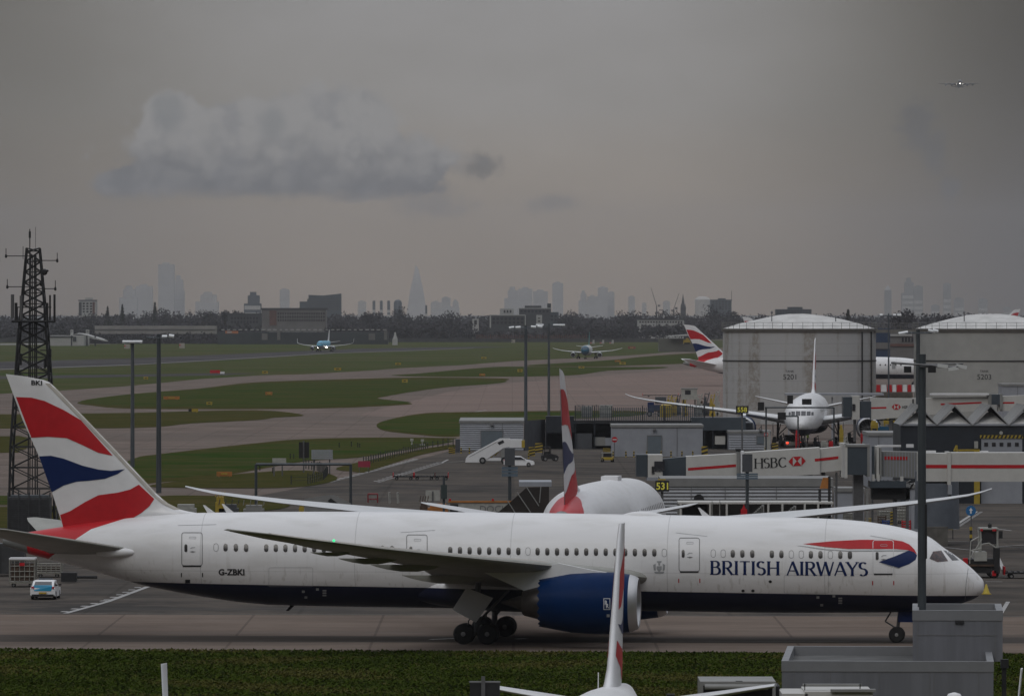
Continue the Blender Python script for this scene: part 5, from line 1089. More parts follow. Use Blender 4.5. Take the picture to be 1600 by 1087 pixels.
# terminal pieces seen through the gap between the tanks
bld('far_terminal', 'dark blue terminal wall seen in the gap between the tanks', [(1366, 1391, 513)], 2300, 20, mat('terminal_blue_glass', (.03, .055, .11), .3, var=.2, vs=.1), None, None, [(1366, 1391, 535, 545, M_fconc, 'balcony')], 'building', 590)
bld('far_terminal', 'grey glazed concourse seen in the gap between the tanks', [(1391, 1436, 518)], 2350, 20, M_fconc, [(1408, 1428, 525, 536, 4, 1)], M_glass, [(1391, 1425, 522, 525, M_fwhite, 'canopy'), (1378, 1432, 537, 541, M_brick, 'balcony')], 'building', 590)
# ---------------------------------------------------------------- apron buildings
M_shed = mat('grey_profiled_cladding', (.31, .325, .36), .55, var=.12, vs=.6); M_shedd = mat('dark_profiled_cladding', (.07, .075, .085), .6, var=.2, vs=.5); M_roofg = mat('pale_grey_roof_sheet', (.24, .24, .235), .6, var=.2, vs=.4)
M_door = mat('blue_grey_door', (.13, .16, .185), .5, var=.1, vs=1); M_navyw = mat('dark_navy_cladding', (.018, .024, .034), .55, var=.3, vs=.5); M_yel = mat('safety_yellow', (.42, .30, .03), .55, var=.2, vs=2); M_blk = mat('matt_black', (.012, .012, .013), .7)
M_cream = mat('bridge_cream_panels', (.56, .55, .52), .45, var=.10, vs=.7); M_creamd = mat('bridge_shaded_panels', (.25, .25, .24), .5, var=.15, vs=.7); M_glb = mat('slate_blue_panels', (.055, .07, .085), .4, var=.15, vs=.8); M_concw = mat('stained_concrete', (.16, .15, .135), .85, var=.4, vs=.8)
M_pal = mat('pale_machine_paint', (.40, .40, .37), .5, var=.25, vs=1.5); M_cage = mat('cage_metal', (.34, .33, .29), .5, .2, var=.3, vs=3); M_brown = mat('brown_cargo_wrap', (.10, .06, .04), .7, var=.5, vs=1.5); M_org = mat('marker_orange', (.42, .16, .03), .6, var=.25, vs=1); M_gl2 = mat('tinted_canopy_glass', (.045, .038, .034), .15, var=.4, vs=.3)
def ribwall(b, x0, x1, y, z0, z1, pitch=.32, d=.07):
    """horizontal profiled sheeting"""
    n = max(1, int((z1 - z0) / pitch)); h = (z1 - z0) / n
    for i in range(n):
        a = z0 + i * h; b.add([(x0, y, a), (x1, y, a), (x1, y - d, a + h * .45), (x0, y - d, a + h * .45), (x1, y - d, a + h * .55), (x0, y - d, a + h * .55), (x1, y, a + h * .98), (x0, y, a + h * .98)], [(0, 1, 2, 3), (3, 2, 4, 5), (5, 4, 6, 7)])
def shed(label, px0, px1, top, base, depth, m=None, rib=True, doors=(), roofm=None, edge=.35, bollards=(), name='shed', seams=()):
    Y = gy(base); x0, x1 = (px0-800)*Y/FOC, (px1-800)*Y/FOC; z = EYE - (top - HOR)*Y/FOC
    T = Thing(name, label, 'building', ((x0 + x1)/2, Y, 0)); b = MB(); b.box(x0, x1, Y, Y + depth, 0, z - .02)
    if rib: ribwall(b, x0, x1, Y, 0, z - edge)
    T.part('wall', b, m or M_shed); b = MB(); b.box(x0 - .12, x1 + .12, Y - .14, Y + depth + .1, z - edge, z + .06); b.box(x0 - .12, x1 + .12, Y - .16, Y, z - edge + .05, z + .02); T.part('roof', b, roofm or M_roofg)
    for s_ in seams: xx = (s_ - 800)*Y/FOC; T.part('panel_seam', MB().box(xx - .04, xx + .04, Y - .10, Y - .075, 0, z - edge), M_line)
    for (a, c, t_, bb) in doors:
        X0, X1 = (a-800)*Y/FOC, (c-800)*Y/FOC; Zt = EYE - (t_ - HOR)*Y/FOC; Zb = max(0, EYE - (bb - HOR)*Y/FOC)
        d = T.part('door', MB().box(X0, X1, Y - .16, Y - .1, Zb, Zt), M_door); c_ = MB(); c_.box(X0 - .12, X0, Y - .19, Y - .1, Zb, Zt + .12); c_.box(X1, X1 + .12, Y - .19, Y - .1, Zb, Zt + .12); c_.box(X0, X1, Y - .19, Y - .1, Zt, Zt + .12); T.part('door_frame', c_, M_line, d); T.part('lamp', MB().rbox(((X0+X1)/2, Y - .35, Zt + 1.0), (.5, .4, .3)), M_line, d)
    return T, Y, x0, x1, z
T, Y, x0, x1, z = shed('grey ribbed shed behind the white passenger stairs', 718.5, 818, 657.5, 704, 30, doors=((752, 785, 673, 700),), seams=(785,))
T.part('side_wall', MB().add([(x1 + .1, Y, 0), (x1 + 3.4, Y + 16, 0), (x1 + 3.4, Y + 16, z), (x1 + .1, Y, z)], [(0, 1, 2, 3)]), M_shedd)
one('junction_cabinet', 'grey metal cabinet at the left corner of the ribbed shed', 'cabinet', MB().box(*[(712-800)*990/FOC, (719-800)*990/FOC], 985, 988, 0, 2.0).box((713-800)*990/FOC, (718-800)*990/FOC, 984.9, 985, .4, 1.8), M_shedd)
shed('smooth grey flat-roofed shed with no-entry sign and bollards', 956.5, 1098, 664, 713, 12, rib=False, doors=((1012, 1033, 681, 713),), seams=(1058,))
shed('small ribbed grey cabin left of the parked airliner facing the camera', 1139, 1204, 673.5, 703, 8, seams=(1160,), doors=((1183, 1194, 682, 693),))
T, Y, x0, x1, z = shed('long corrugated shed under the striped passenger bridge', 1034, 1300, 748, 832, 10, m=mat('corrugated_light_sheet', (.30, .31, .33), .4, .3, var=.15, vs=.6), seams=(1080, 1133, 1213), edge=.75)
T.part('vent', MB().lathe([(0, .5), (.3, .5), (.5, .05)], ((1092-800)*Y/FOC, Y - .3, 3.2), 'y', 10), M_dark)
shed('plain grey block between the dark rotunda and the thick foreground mast', 1358, 1481, 676.5, 762, 14, rib=False, seams=(1373, 1422, 1432), m=M_shed)
shed('low grey hut under the dark bridge rotunda', 1308, 1350, 763, 815, 6, rib=False, seams=(1345,))
shed('tall grey service block right of the thick foreground mast, under the bridge', 1424, 1451, 757, 832, 8, rib=False)
shed('grey box building at the right edge in front of the right tank', 1567, 1640, 600, 690, 10, rib=False, seams=(1590,))
# ---- dark two-storey service building with railings
Y = 1010; X_ = lambda p: (p - 800) * Y / FOC; Z_ = lambda p: EYE - (p - HOR) * Y / FOC
T = Thing('service_building', 'dark open-sided service building topped with a forest of blue-grey railings', 'building', (X_(960), Y, 0))
T.part('wall', MB().box(X_(853), X_(1178), Y + 4, Y + 20, 0, Z_(661)), M_navyw); T.part('wall', MB().box(X_(853), X_(897), Y, Y + 4, Z_(676), Z_(650)), M_navyw)
T.part('floor_slab', MB().box(X_(897), X_(1140), Y - .5, Y + 4, Z_(660), Z_(657)), M_dark); T.part('canopy', MB().box(X_(1080), X_(1165), Y - .8, Y + 4, Z_(672), Z_(652)), M_glb)
b = MB()
for px_ in range(898, 1100, 3):
    t_ = 632 + (px_ % 7) * .6 if px_ < 950 or px_ > 1015 else 636; b.box(X_(px_), X_(px_ + 1.25), Y - .4, Y - .33, Z_(660), Z_(t_))
for py_ in (633, 639, 646): b.box(X_(898), X_(1100), Y - .42, Y - .34, Z_(py_ + .6), Z_(py_))
T.part('railing', b, mat('blue_grey_rail', (.06, .08, .10), .5, var=.3, vs=1))
for px_ in (898, 928, 955, 1003, 1037, 1100, 1113): T.part('column', MB().box(X_(px_), X_(px_ + 1.6), Y - .7, Y - .5, 0, Z_(634)), M_navyw)
for (a, c, t_, bb, m) in ((909, 925, 635, 652, M_creamd), (937, 957, 633, 653, M_pal), (928, 946, 683, 696, M_creamd), (946, 955, 684, 696, M_shed), (1117, 1133, 681, 694, M_cream), (900, 925, 677, 705, M_shedd)):
    T.part('roof_unit' if t_ < 660 else 'store_door', MB().box(X_(a), X_(c), Y + (1 if t_ < 660 else -.2), Y + (3 if t_ < 660 else 3.9), Z_(bb), Z_(t_)), m)
one('water_tank', 'yellow upright tank behind the railings of the dark service building', 'tank', MB().lathe([(0, .9), (1.8, .9), (2.0, .6)], (X_(1041), Y + 2, Z_(652)), 'z', 14), M_yel, smooth=.6)
b = MB(); b.lathe([(0, 1.9), (.3, 1.95), (.3, 1.7), (3.5, 1.6), (3.5, 1.9), (0, 1.9)], (X_(1164), Y - 4, Z_(664)), 'y', 30, False)
# ---- bridges
def bridge(name, label, secs, Y, parts=(), stripe_=None, slope=0.0):
    cx = ((secs[0][0] + secs[-1][2]) / 2 - 800) * Y / FOC; T = Thing(name, label, 'passenger bridge', (cx, Y, 0))
    X = lambda p: (p - 800) * Y / FOC; Z = lambda p: EYE - (p - HOR) * Y / FOC
    for (a, t0, c, t1, h0, h1, m, dy) in secs:
        T.part('tunnel_section', MB().rings([[(X(a), Y + dy, Z(h0)), (X(a), Y + 3.2 - dy, Z(h0)), (X(a), Y + 3.2 - dy, Z(t0)), (X(a), Y + dy, Z(t0))], [(X(c), Y + dy, Z(h1)), (X(c), Y + 3.2 - dy, Z(h1)), (X(c), Y + 3.2 - dy, Z(t1)), (X(c), Y + dy, Z(t1))]]), m)
    for (nm, a, c, t_, bb, m, y0, y1) in parts: T.part(nm, MB().box(X(a), X(c), Y + y0, Y + y1, Z(bb), Z(t_)), m)
    for (a, c, ya, yc, hh, dy) in (stripe_ or ()):
        T.part('red_stripe', MB().add([(X(a), Y - .02 + dy, Z(ya + hh/2)), (X(c), Y - .02 + dy, Z(yc + hh/2)), (X(c), Y - .02 + dy, Z(yc - hh/2)), (X(a), Y - .02 + dy, Z(ya - hh/2))], [(0, 1, 2, 3)]), M_red)
    return T, X, Z
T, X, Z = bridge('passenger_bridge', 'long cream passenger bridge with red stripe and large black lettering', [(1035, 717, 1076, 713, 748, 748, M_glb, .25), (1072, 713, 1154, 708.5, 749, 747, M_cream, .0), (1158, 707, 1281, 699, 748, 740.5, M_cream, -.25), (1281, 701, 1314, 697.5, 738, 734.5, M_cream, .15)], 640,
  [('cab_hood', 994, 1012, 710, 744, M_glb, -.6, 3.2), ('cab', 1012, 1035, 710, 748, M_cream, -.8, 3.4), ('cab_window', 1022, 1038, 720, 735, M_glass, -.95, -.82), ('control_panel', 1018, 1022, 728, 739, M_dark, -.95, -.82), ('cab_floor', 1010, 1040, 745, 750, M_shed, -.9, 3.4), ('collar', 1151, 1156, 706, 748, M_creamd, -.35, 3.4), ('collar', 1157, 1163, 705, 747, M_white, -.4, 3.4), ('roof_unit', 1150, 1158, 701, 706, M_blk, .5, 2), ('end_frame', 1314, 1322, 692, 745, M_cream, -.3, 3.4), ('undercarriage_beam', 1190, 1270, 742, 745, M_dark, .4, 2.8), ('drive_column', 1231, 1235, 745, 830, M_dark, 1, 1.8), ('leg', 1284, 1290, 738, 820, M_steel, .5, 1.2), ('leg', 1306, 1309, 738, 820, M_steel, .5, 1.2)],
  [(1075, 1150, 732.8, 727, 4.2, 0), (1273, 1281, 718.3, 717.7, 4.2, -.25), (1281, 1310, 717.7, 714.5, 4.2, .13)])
Yb = 640; b = MB(); ps, w = stroke_text('HSBC', .15, .045, .07, .03)
sc_ = 50.5 / w
for i, q in enumerate(ps):
    b.add([((1178.5 + u * sc_ - 800) * Yb / FOC, Yb - .29 - .004 * (i % 6), EYE - (731.6 - u * sc_ * .045 - v * 15.6 - HOR) * Yb / FOC) for u, v in q], [tuple(range(len(q)))])
T.part('bank_lettering', b, M_blk)
def hexlogo(T, cx, cy, w, h, Y, tilt=0, wm=None):
    X = lambda p: (p - 800) * Y / FOC; Z = lambda p: EYE - (p - HOR) * Y / FOC
    P3 = lambda x, y, d=0: (X(cx + x), Y - d, Z(cy + y - x * tilt)); a, c = w/2, h/2; q = w/4
    T.part('logo', MB().add([P3(-a, 0), P3(-q, -c), P3(0, 0), P3(-q, c), P3(a, 0), P3(q, -c), P3(q, c)], [(0, 1, 2, 3), (4, 6, 2, 5), (1, 5, 2), (3, 2, 6)]), M_red)
    T.part('logo', MB().add([P3(-q, -c, .012), P3(-q, c, .012), P3(-q*.1, 0, .012), P3(q, -c, .012), P3(q, c, .012), P3(q*.1, 0, .012)], [(0, 1, 2), (3, 5, 4)]), wm or M_cream)
hexlogo(T, 1245.5, 720.2, 27, 14.6, Yb - .29, .045)
# rotunda and second tunnel to the thick mast
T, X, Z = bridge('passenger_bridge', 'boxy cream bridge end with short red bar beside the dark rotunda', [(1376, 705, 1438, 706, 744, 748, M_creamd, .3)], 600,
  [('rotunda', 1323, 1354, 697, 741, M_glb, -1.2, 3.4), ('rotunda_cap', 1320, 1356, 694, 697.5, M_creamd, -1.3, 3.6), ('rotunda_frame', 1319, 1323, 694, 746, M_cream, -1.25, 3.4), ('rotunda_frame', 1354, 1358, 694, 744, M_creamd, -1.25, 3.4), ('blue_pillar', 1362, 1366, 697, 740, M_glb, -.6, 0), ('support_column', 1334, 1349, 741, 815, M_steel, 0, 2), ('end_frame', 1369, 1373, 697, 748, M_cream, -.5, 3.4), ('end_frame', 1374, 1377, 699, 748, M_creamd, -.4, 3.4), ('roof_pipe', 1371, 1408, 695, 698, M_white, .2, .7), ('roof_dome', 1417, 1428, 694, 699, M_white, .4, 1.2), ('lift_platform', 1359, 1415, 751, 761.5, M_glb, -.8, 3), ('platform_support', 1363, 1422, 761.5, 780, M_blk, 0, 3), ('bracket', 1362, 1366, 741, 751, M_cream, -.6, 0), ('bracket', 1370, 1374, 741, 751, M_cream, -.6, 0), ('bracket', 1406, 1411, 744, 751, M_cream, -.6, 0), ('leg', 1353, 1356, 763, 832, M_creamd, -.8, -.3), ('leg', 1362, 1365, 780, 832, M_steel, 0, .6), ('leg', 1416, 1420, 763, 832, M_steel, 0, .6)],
  [(1382, 1418, 715.3, 715.8, 5.2, .28)])
b = MB()
for i in range(12): xx = X(1381 + i * 4.8); b.box(xx, xx + .06, 600 + .22, 600 + .31, Z(745), Z(706.5))
T.part('panel_ribs', b, M_shed)
T, X, Z = bridge('passenger_bridge', 'wide cream bridge with one long red stripe running off the right edge', [(1436, 708, 1482, 708, 752, 752, M_cream, 0), (1481, 707, 1700, 707, 752, 752, M_cream, -.1)], 575,
  [('collar', 1480, 1485.5, 706, 757, M_cream, -.3, 3.4), ('jack', 1481, 1487, 757, 772, M_shed, -.3, 1), ('jack_foot', 1482, 1486, 770, 775, M_dark, -.2, .8), ('roof_unit', 1446, 1463, 704, 707, M_white, .5, 1.2), ('roof_unit', 1532, 1545, 704.5, 707, M_white, .5, 1.2), ('under_beam', 1440, 1486, 752, 755, M_dark, .5, 2.5)],
  [(1436, 1481, 728.4, 728.4, 5.4, 0), (1486, 1700, 728.5, 728.5, 5.4, -.1)])
b = MB(); b.lathe([(0, 2.05), (5.2, 1.95)], ((1464-800)*590/FOC, 590, 1.5), 'z', 28); T.part('support_drum', b, mat('drum_blue_grey', (.11, .125, .15), .5, var=.2, vs=.8), smooth=.5)
b = MB(); b.box((1445-800)*590/FOC, (1478-800)*590/FOC, 587.5, 592.5, 0, 1.6); b.box((1445-800)*590/FOC, (1478-800)*590/FOC, 587.5, 592.5, 1.62, 1.75); one('concrete_base', 'stained concrete plinth under the round blue-grey bridge support', 'plinth', b, M_concw)
b = MB(); b.tube((-.6, 0, 0), (.6, 0, 0), .08)
def hazard(name, label, px0, px1, top, bot, Y, n=5, cat='barrier', group=None, post=True):
    X = lambda p: (p - 800) * Y / FOC; Z = lambda p: EYE - (p - HOR) * Y / FOC; z0, z1 = max(0.02, Z(bot)), Z(top); x0, x1 = X(px0), X(px1)
    T = Thing(name, label, cat, ((x0+x1)/2, Y, 0 if post else z0), group=group); T.part('panel', MB().box(x0, x1, Y, Y + .1, z0, z1), M_yel); h = (z1 - z0) / n; b = MB()
    for i in range(n):
        a = z0 + h * i
        b.add([(x0, Y - .01, a), (x1, Y - .01, min(z1, a + h * .45)), (x1, Y - .01, min(z1, a + h * .95)), (x0, Y - .01, min(z1, a + h * .5))], [(0, 1, 2, 3)])
    T.part('stripe', b, M_blk)
    if post and z0 > .1: T.part('leg', MB().box(x0, x0 + .08, Y, Y + .1, 0, z0).box(x1 - .08, x1, Y, Y + .1, 0, z0), M_blk)
    return T
hazard('hazard_board', 'tall yellow and black chevron board beside the concrete plinth', 1479, 1489.5, 804, 827, 606)
# far bridge
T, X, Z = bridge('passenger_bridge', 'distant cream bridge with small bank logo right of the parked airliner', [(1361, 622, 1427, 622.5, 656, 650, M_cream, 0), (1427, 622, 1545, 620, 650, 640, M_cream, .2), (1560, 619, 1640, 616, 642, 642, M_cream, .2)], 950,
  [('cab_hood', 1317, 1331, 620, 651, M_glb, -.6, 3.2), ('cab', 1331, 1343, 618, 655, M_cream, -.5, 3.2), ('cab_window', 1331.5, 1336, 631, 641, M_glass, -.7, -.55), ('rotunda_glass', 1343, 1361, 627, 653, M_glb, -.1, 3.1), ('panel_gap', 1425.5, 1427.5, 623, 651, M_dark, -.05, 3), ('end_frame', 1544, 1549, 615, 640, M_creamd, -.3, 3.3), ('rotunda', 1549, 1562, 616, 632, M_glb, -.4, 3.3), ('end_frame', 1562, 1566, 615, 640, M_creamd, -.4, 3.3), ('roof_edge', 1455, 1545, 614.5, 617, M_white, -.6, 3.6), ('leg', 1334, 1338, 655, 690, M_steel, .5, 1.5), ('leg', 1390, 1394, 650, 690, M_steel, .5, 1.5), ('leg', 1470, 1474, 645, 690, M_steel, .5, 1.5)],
  [(1361, 1385, 637.2, 636.6, 2.6, 0), (1427, 1434, 634.5, 634, 2.4, .2), (1470, 1534, 631.5, 628.8, 2.6, .2), (1567, 1585, 629.2, 629, 2.6, .2)])
hexlogo(T, 1400.5, 635.6, 14.5, 8.6, 949.97, 0)
b = MB(); ps, w = font_polys('HSBC', .02); put_text(b, ps, lambda u, v, k: (X(1409.5 + u * 12.5 / w), 949.95, Z(637.8 - v * 4.2))); T.part('bank_lettering', b, M_blk)
one('covered_walkway', 'flat grey canopy roof behind the parked airliner, in front of the left tank', 'canopy', MB().box((1228-800)*1090/FOC, (1381-800)*1090/FOC, 1090, 1096, EYE - (617.5-HOR)*1090/FOC, EYE - (614.5-HOR)*1090/FOC).box((1300-800)*1090/FOC, (1302-800)*1090/FOC, 1091, 1092, 0, 7).box((1336-800)*1090/FOC, (1338-800)*1090/FOC, 1091, 1092, 0, 7).box((1232-800)*1090/FOC, (1234-800)*1090/FOC, 1091, 1092, 0, 7), M_shed)
def undercarriage(T, px0, px1, py, Y, base=None):
    X = lambda p: (p - 800) * Y / FOC; z1 = EYE - (py - HOR) * Y / FOC; xa, xb = X(px0), X(px1)
    b = MB(); b.tube((xa, Y + .6, z1 - .25), (xb, Y + .6, z1 - .25), .09).tube((xa, Y + .6, z1 - .1), (xa + .6, Y + .6, z1 - .9), .08).tube((xb, Y + .6, z1 - .1), (xb - .5, Y + .6, z1 - 1.0), .08); T.part('under_truss', b, M_blk)
    b = MB()
    for k in range(4): x = xa + (xb - xa) * (k + .5) / 4; b.tube((x - .7, Y + .3, z1 - .05), (x, Y + .3, z1 - .45), .05).tube((x, Y + .3, z1 - .45), (x + .7, Y + .3, z1 - .05), .05)
    T.part('cable_loops', b, M_steel); x = (xa + xb) / 2
    T.part('lift_leg', MB().box(x - .45, x - .15, Y + .8, Y + 1.1, .7, z1).box(x - .45, x - .15, Y + 2.1, Y + 2.4, .7, z1), M_steel); T.part('axle_beam', MB().box(x - .7, x + .1, Y + .5, Y + 2.7, .55, .85), M_yel)
    for yy in (Y + .55, Y + 2.6): T.part('wheel', MB().lathe([(-.2, .3), (-.2, .5), (.2, .5), (.2, .3)], (x - .3, yy, .55), 'y', 16), M_tyre)
for T_, a_ in zip([o for o in C.objects if o.get('category') == 'passenger bridge' and o.name.startswith('passenger_bridge')], ((1195, 1272, 744, 640), (1380, 1430, 749, 600), None, (1370, 1425, 653, 950))):
    if a_ is None: continue
    w_ = Thing.__new__(Thing); w_.e = T_; w_.off = Vector(T_.location); undercarriage(w_, *a_)
# ---- gabled workshop
Y = 720; X_ = lambda p: (p - 800) * Y / FOC; Z_ = lambda p: EYE - (p - HOR) * Y / FOC
T = Thing('gabled_workshop', 'dark navy workshop with a row of white zigzag gables', 'building', (X_(1520), Y, 0))
zw = Z_(663.5); T.part('wall', MB().box(X_(1407), X_(1660), Y, Y + 14, 0, zw), M_navyw); T.part('eaves_strip', MB().box(X_(1405), X_(1660), Y - .2, Y + .1, zw - .1, zw + .12), M_shed)
gw = 56.3
M_rib2 = mat('ribbed_roof_sheet', (.30, .30, .30), .5, .1, var=.2, vs=.6)
for i in range(5):
    a = 1408 + gw * i - (1 if i else 0); x0, x1 = X_(a), X_(a + gw); xm = (x0 + x1) / 2; zp = zw + (x1 - x0) * .5
    T.part('gable', MB().add([(x0 + .25, Y - .1, zw + .05), (x1 - .25, Y - .1, zw + .05), (xm + .25, Y + 1.9, zw + 1.35), (xm - .25, Y + 1.9, zw + 1.35)], [(0, 1, 2, 3)]), mat('white_gable_membrane', (.74, .74, .73), .6, var=.2, vs=1.5))
    b = MB(); zr = zw + 2.15; yb = Y + 14
    b.add([(x0, Y - .3, zw), (xm, Y - .3, zr), (xm, yb, zr), (x0, yb, zw), (x1, Y - .3, zw), (x1, yb, zw), (x0, Y - .3, zw - .12), (xm, Y - .3, zr - .14), (x1, Y - .3, zw - .12)], [(0, 1, 2, 3), (1, 4, 5, 2), (0, 6, 7, 1), (1, 7, 8, 4)])
    rf = T.part('roof', b, M_rib2); b = MB()
    for k in range(9):
        y = Y + k * 1.7; b.tube((xm, y, zr + .03), (x1 - .1, y, zw + .06), .07, n=4); b.tube((xm, y, zr + .03), (x0 + .1, y, zw + .06), .07, n=4)
    T.part('roof_rib', b, M_roofg, rf)
b = MB(); b.box(X_(1533), X_(1597), Y - .25, Y - .12, 0, Z_(684.5)); dr = T.part('shutter_door', b, M_shed)
for i in range(5): T.part('door_window', MB().box(X_(1537.5 + i * 12), X_(1543.5 + i * 12), Y - .3, Y - .26, Z_(697), Z_(691)), M_glass, dr)
T.part('hazard_lintel', MB().box(X_(1531), X_(1598), Y - .35, Y - .12, Z_(684.5), Z_(679.5)), M_yel, dr); b = MB()
for i in range(11): a = 1532 + i * 6.1; b.add([(X_(a), Y - .37, Z_(684.4)), (X_(a + 3), Y - .37, Z_(684.4)), (X_(a + 5.2), Y - .37, Z_(679.6)), (X_(a + 2.2), Y - .37, Z_(679.6))], [(0, 1, 2, 3)])
T.part('hazard_stripe', b, M_blk, dr); T.part('wall_clock', MB().lathe([(-.05, .2), (0, .2)], (X_(1564), Y - .2, Z_(676)), 'y', 14), M_pal)
b = MB(); b.box(X_(1489), X_(1529), Y - 2, Y - 1.9, Z_(704), Z_(701)); b.tube((X_(1489), Y - 2, Z_(704)), (X_(1493), Y - 2, Z_(695)), .12); b.tube((X_(1493), Y - 2, Z_(695)), (X_(1493), Y - 2, 0), .12); b.box(X_(1520), X_(1529), Y - 2, Y - 1.9, 0, Z_(704)); one('yellow_barrier_frame', 'yellow barrier frame against the dark workshop wall', 'barrier', b, M_yel)
one('notice_board', 'small pinkish notice board on the dark workshop wall', 'notice board', MB().box(X_(1522), X_(1528), Y - .3, Y - .2, Z_(700), Z_(689)), M_pal)

# ---------------------------------------------------------------- near grey roof boxes (bottom right)
M_clad = mat('flat_grey_panel', (.175, .18, .20), .5, var=.22, vs=.9, stretch=(1.5, 1.5, .12)); M_cladl = mat('roof_edge_grey', (.21, .215, .225), .45, var=.12, vs=.6); M_felt = mat('roof_felt', (.10, .10, .098), .85, var=.35, vs=.5)
def traybox(name, label, x0, x1, y0, y1, z0, z1, wall_h=.9, rz=0.0, seams=()):
    o = Vector((x0, y0, z0)); T = Thing(name, label, 'building', o, rz, local=True); w, d, h = x1 - x0, y1 - y0, z1 - z0; e = .30
    b = MB(); b.box(0, w, 0, d, 0, h - .45); T.part('wall', b, M_clad)
    b = MB(); 
    for (a, c, p, q) in ((-.02, w + .02, -.02, e), (-.02, w + .02, d - e, d + .02), (-.02, e, e, d - e), (w - e, w + .02, e, d - e)): b.box(a, c, p, q, h - .45, h)
    T.part('roof_edge', b, M_cladl); T.part('roof_deck', MB().box(e, w - e, e, d - e, h - .46, h - .42), M_felt)
    b = MB(); b.box(-.01, w + .01, -.025, -.005, h - .49, h - .45)
    for s_ in seams: b.box(s_ * w - .015, s_ * w + .015, -.02, -.003, 0, h - .5)
    T.part('panel_seam', b, M_line); return T
A_ = R(-3.6)
traybox('roof_block', 'low wide grey rooftop block at the bottom right corner', 12.4, 22.1, 300, 313.6, 0, 4.95, rz=A_, seams=(.06, .23, .46, .70, .72, .93))
T = traybox('roof_block', 'smaller grey rooftop box stacked behind, the thick mast rises from it', 18.92, 23.15, 308.2, 315.6, 4.5, 6.9, rz=A_, seams=(.055, .92))
T.part('latch', MB().box(2.0, 2.4, -.12, -.02, 1.80, 1.93), M_dark); T.part('panel_seam', MB().box(.2, 3.95, -.02, -.004, 1.22, 1.25), M_line)
one('drain_pipe', 'dark drain pipe on the right corner of the low rooftop block', 'pipe', MB().box(22.55, 22.75, 300.4, 300.6, 0, 4.9).box(22.5, 22.85, 300.3, 300.7, 4.6, 5.0), M_dark)
# near bridge ends and sign box along the bottom edge
Y = 288; X_ = lambda p: (p - 800) * Y / FOC; Z_ = lambda p: EYE - (p - HOR) * Y / FOC
T = Thing('bridge_end', 'pale framed bridge end with dark opening at the bottom edge', 'passenger bridge', (X_(1154), Y, 0)); T.part('frame', MB().box(X_(1094), X_(1212), Y, Y + 4, Z_(1070), Z_(1064)).box(X_(1094), X_(1099), Y, Y + 4, 0, Z_(1070)).box(X_(1207), X_(1212), Y, Y + 4, 0, Z_(1070)), M_creamd)
T.part('opening', MB().box(X_(1099), X_(1207), Y + .3, Y + 4, 0, Z_(1075)), M_dark); b = MB(); b.lathe([(0, .13), (X_(1200) - X_(1101), .13)], (X_(1101), Y - .1, Z_(1072.5)), 'x', 10); T.part('roller', b, M_creamd)
T.part('roof_hatch', MB().box(X_(1128), X_(1181), Y + .5, Y + 1.2, Z_(1068), Z_(1065.5)).rbox((X_(1155), Y + .2, Z_(1067)), (.3, .3, .2)), M_dark); T.part('side_box', MB().box(X_(1213), X_(1219), Y + .2, Y + 3, 0, Z_(1072)), M_blk)
Y = 285; T = Thing('bridge_roof', 'cream rooftop of a bridge in front of the low grey block', 'passenger bridge', (X_(1300), Y, 0)); T.part('roof', MB().box(X_(1258), X_(1364), Y, Y + 4, 0, Z_(1080)).box(X_(1222), X_(1262), Y, Y + 4, 0, Z_(1083)), M_cream)
T.part('roof_rail', MB().box(X_(1256), X_(1348), Y + 1, Y + 1.3, Z_(1074), Z_(1070)).box(X_(1258), X_(1260), Y + 1, Y + 1.2, Z_(1080), Z_(1070)).box(X_(1345), X_(1347), Y + 1, Y + 1.2, Z_(1080), Z_(1070)).box(X_(1298), X_(1368), Y - .2, Y + .3, Z_(1080), Z_(1076)), M_creamd)
one('dome_light', 'white dome peeping over the bottom edge in front of the grey block', 'dome', MB().lathe([(0, .34), (.12, .33), (.22, .26), (.28, .05)], (X_(1491), Y, Z_(1091)), 'z', 18).tube((X_(1491), Y, 0), (X_(1491), Y, Z_(1091)), .1), M_white, smooth=.8)
Y = 238; T = Thing('sign_box', 'black sign box on a post at the bottom edge, left of the nearest fin', 'sign', (X_(757), Y, 0)); T.part('box', MB().box(X_(734), X_(781), Y, Y + .6, Z_(1110), Z_(1064.5)), M_blk); T.part('frame', MB().box(X_(733), X_(782), Y - .03, Y + .1, Z_(1066), Z_(1064)), M_line); T.part('post', MB().box(X_(752), X_(758), Y - .12, Y - .02, 0, Z_(1056)), M_steel)
T.part('clamp', MB().box(X_(752.5), X_(757.5), Y - .02, Y + .3, Z_(1064), Z_(1058)), M_steel)
one('camera_housing', 'small black housing on a post at the bottom edge, right of the nearest fin', 'camera', MB().rbox((X_(1048), 238, Z_(1089)), (.30, .4, .26)).tube((X_(1048), 238.2, 0), (X_(1048), 238.2, Z_(1090)), .05), M_blk)
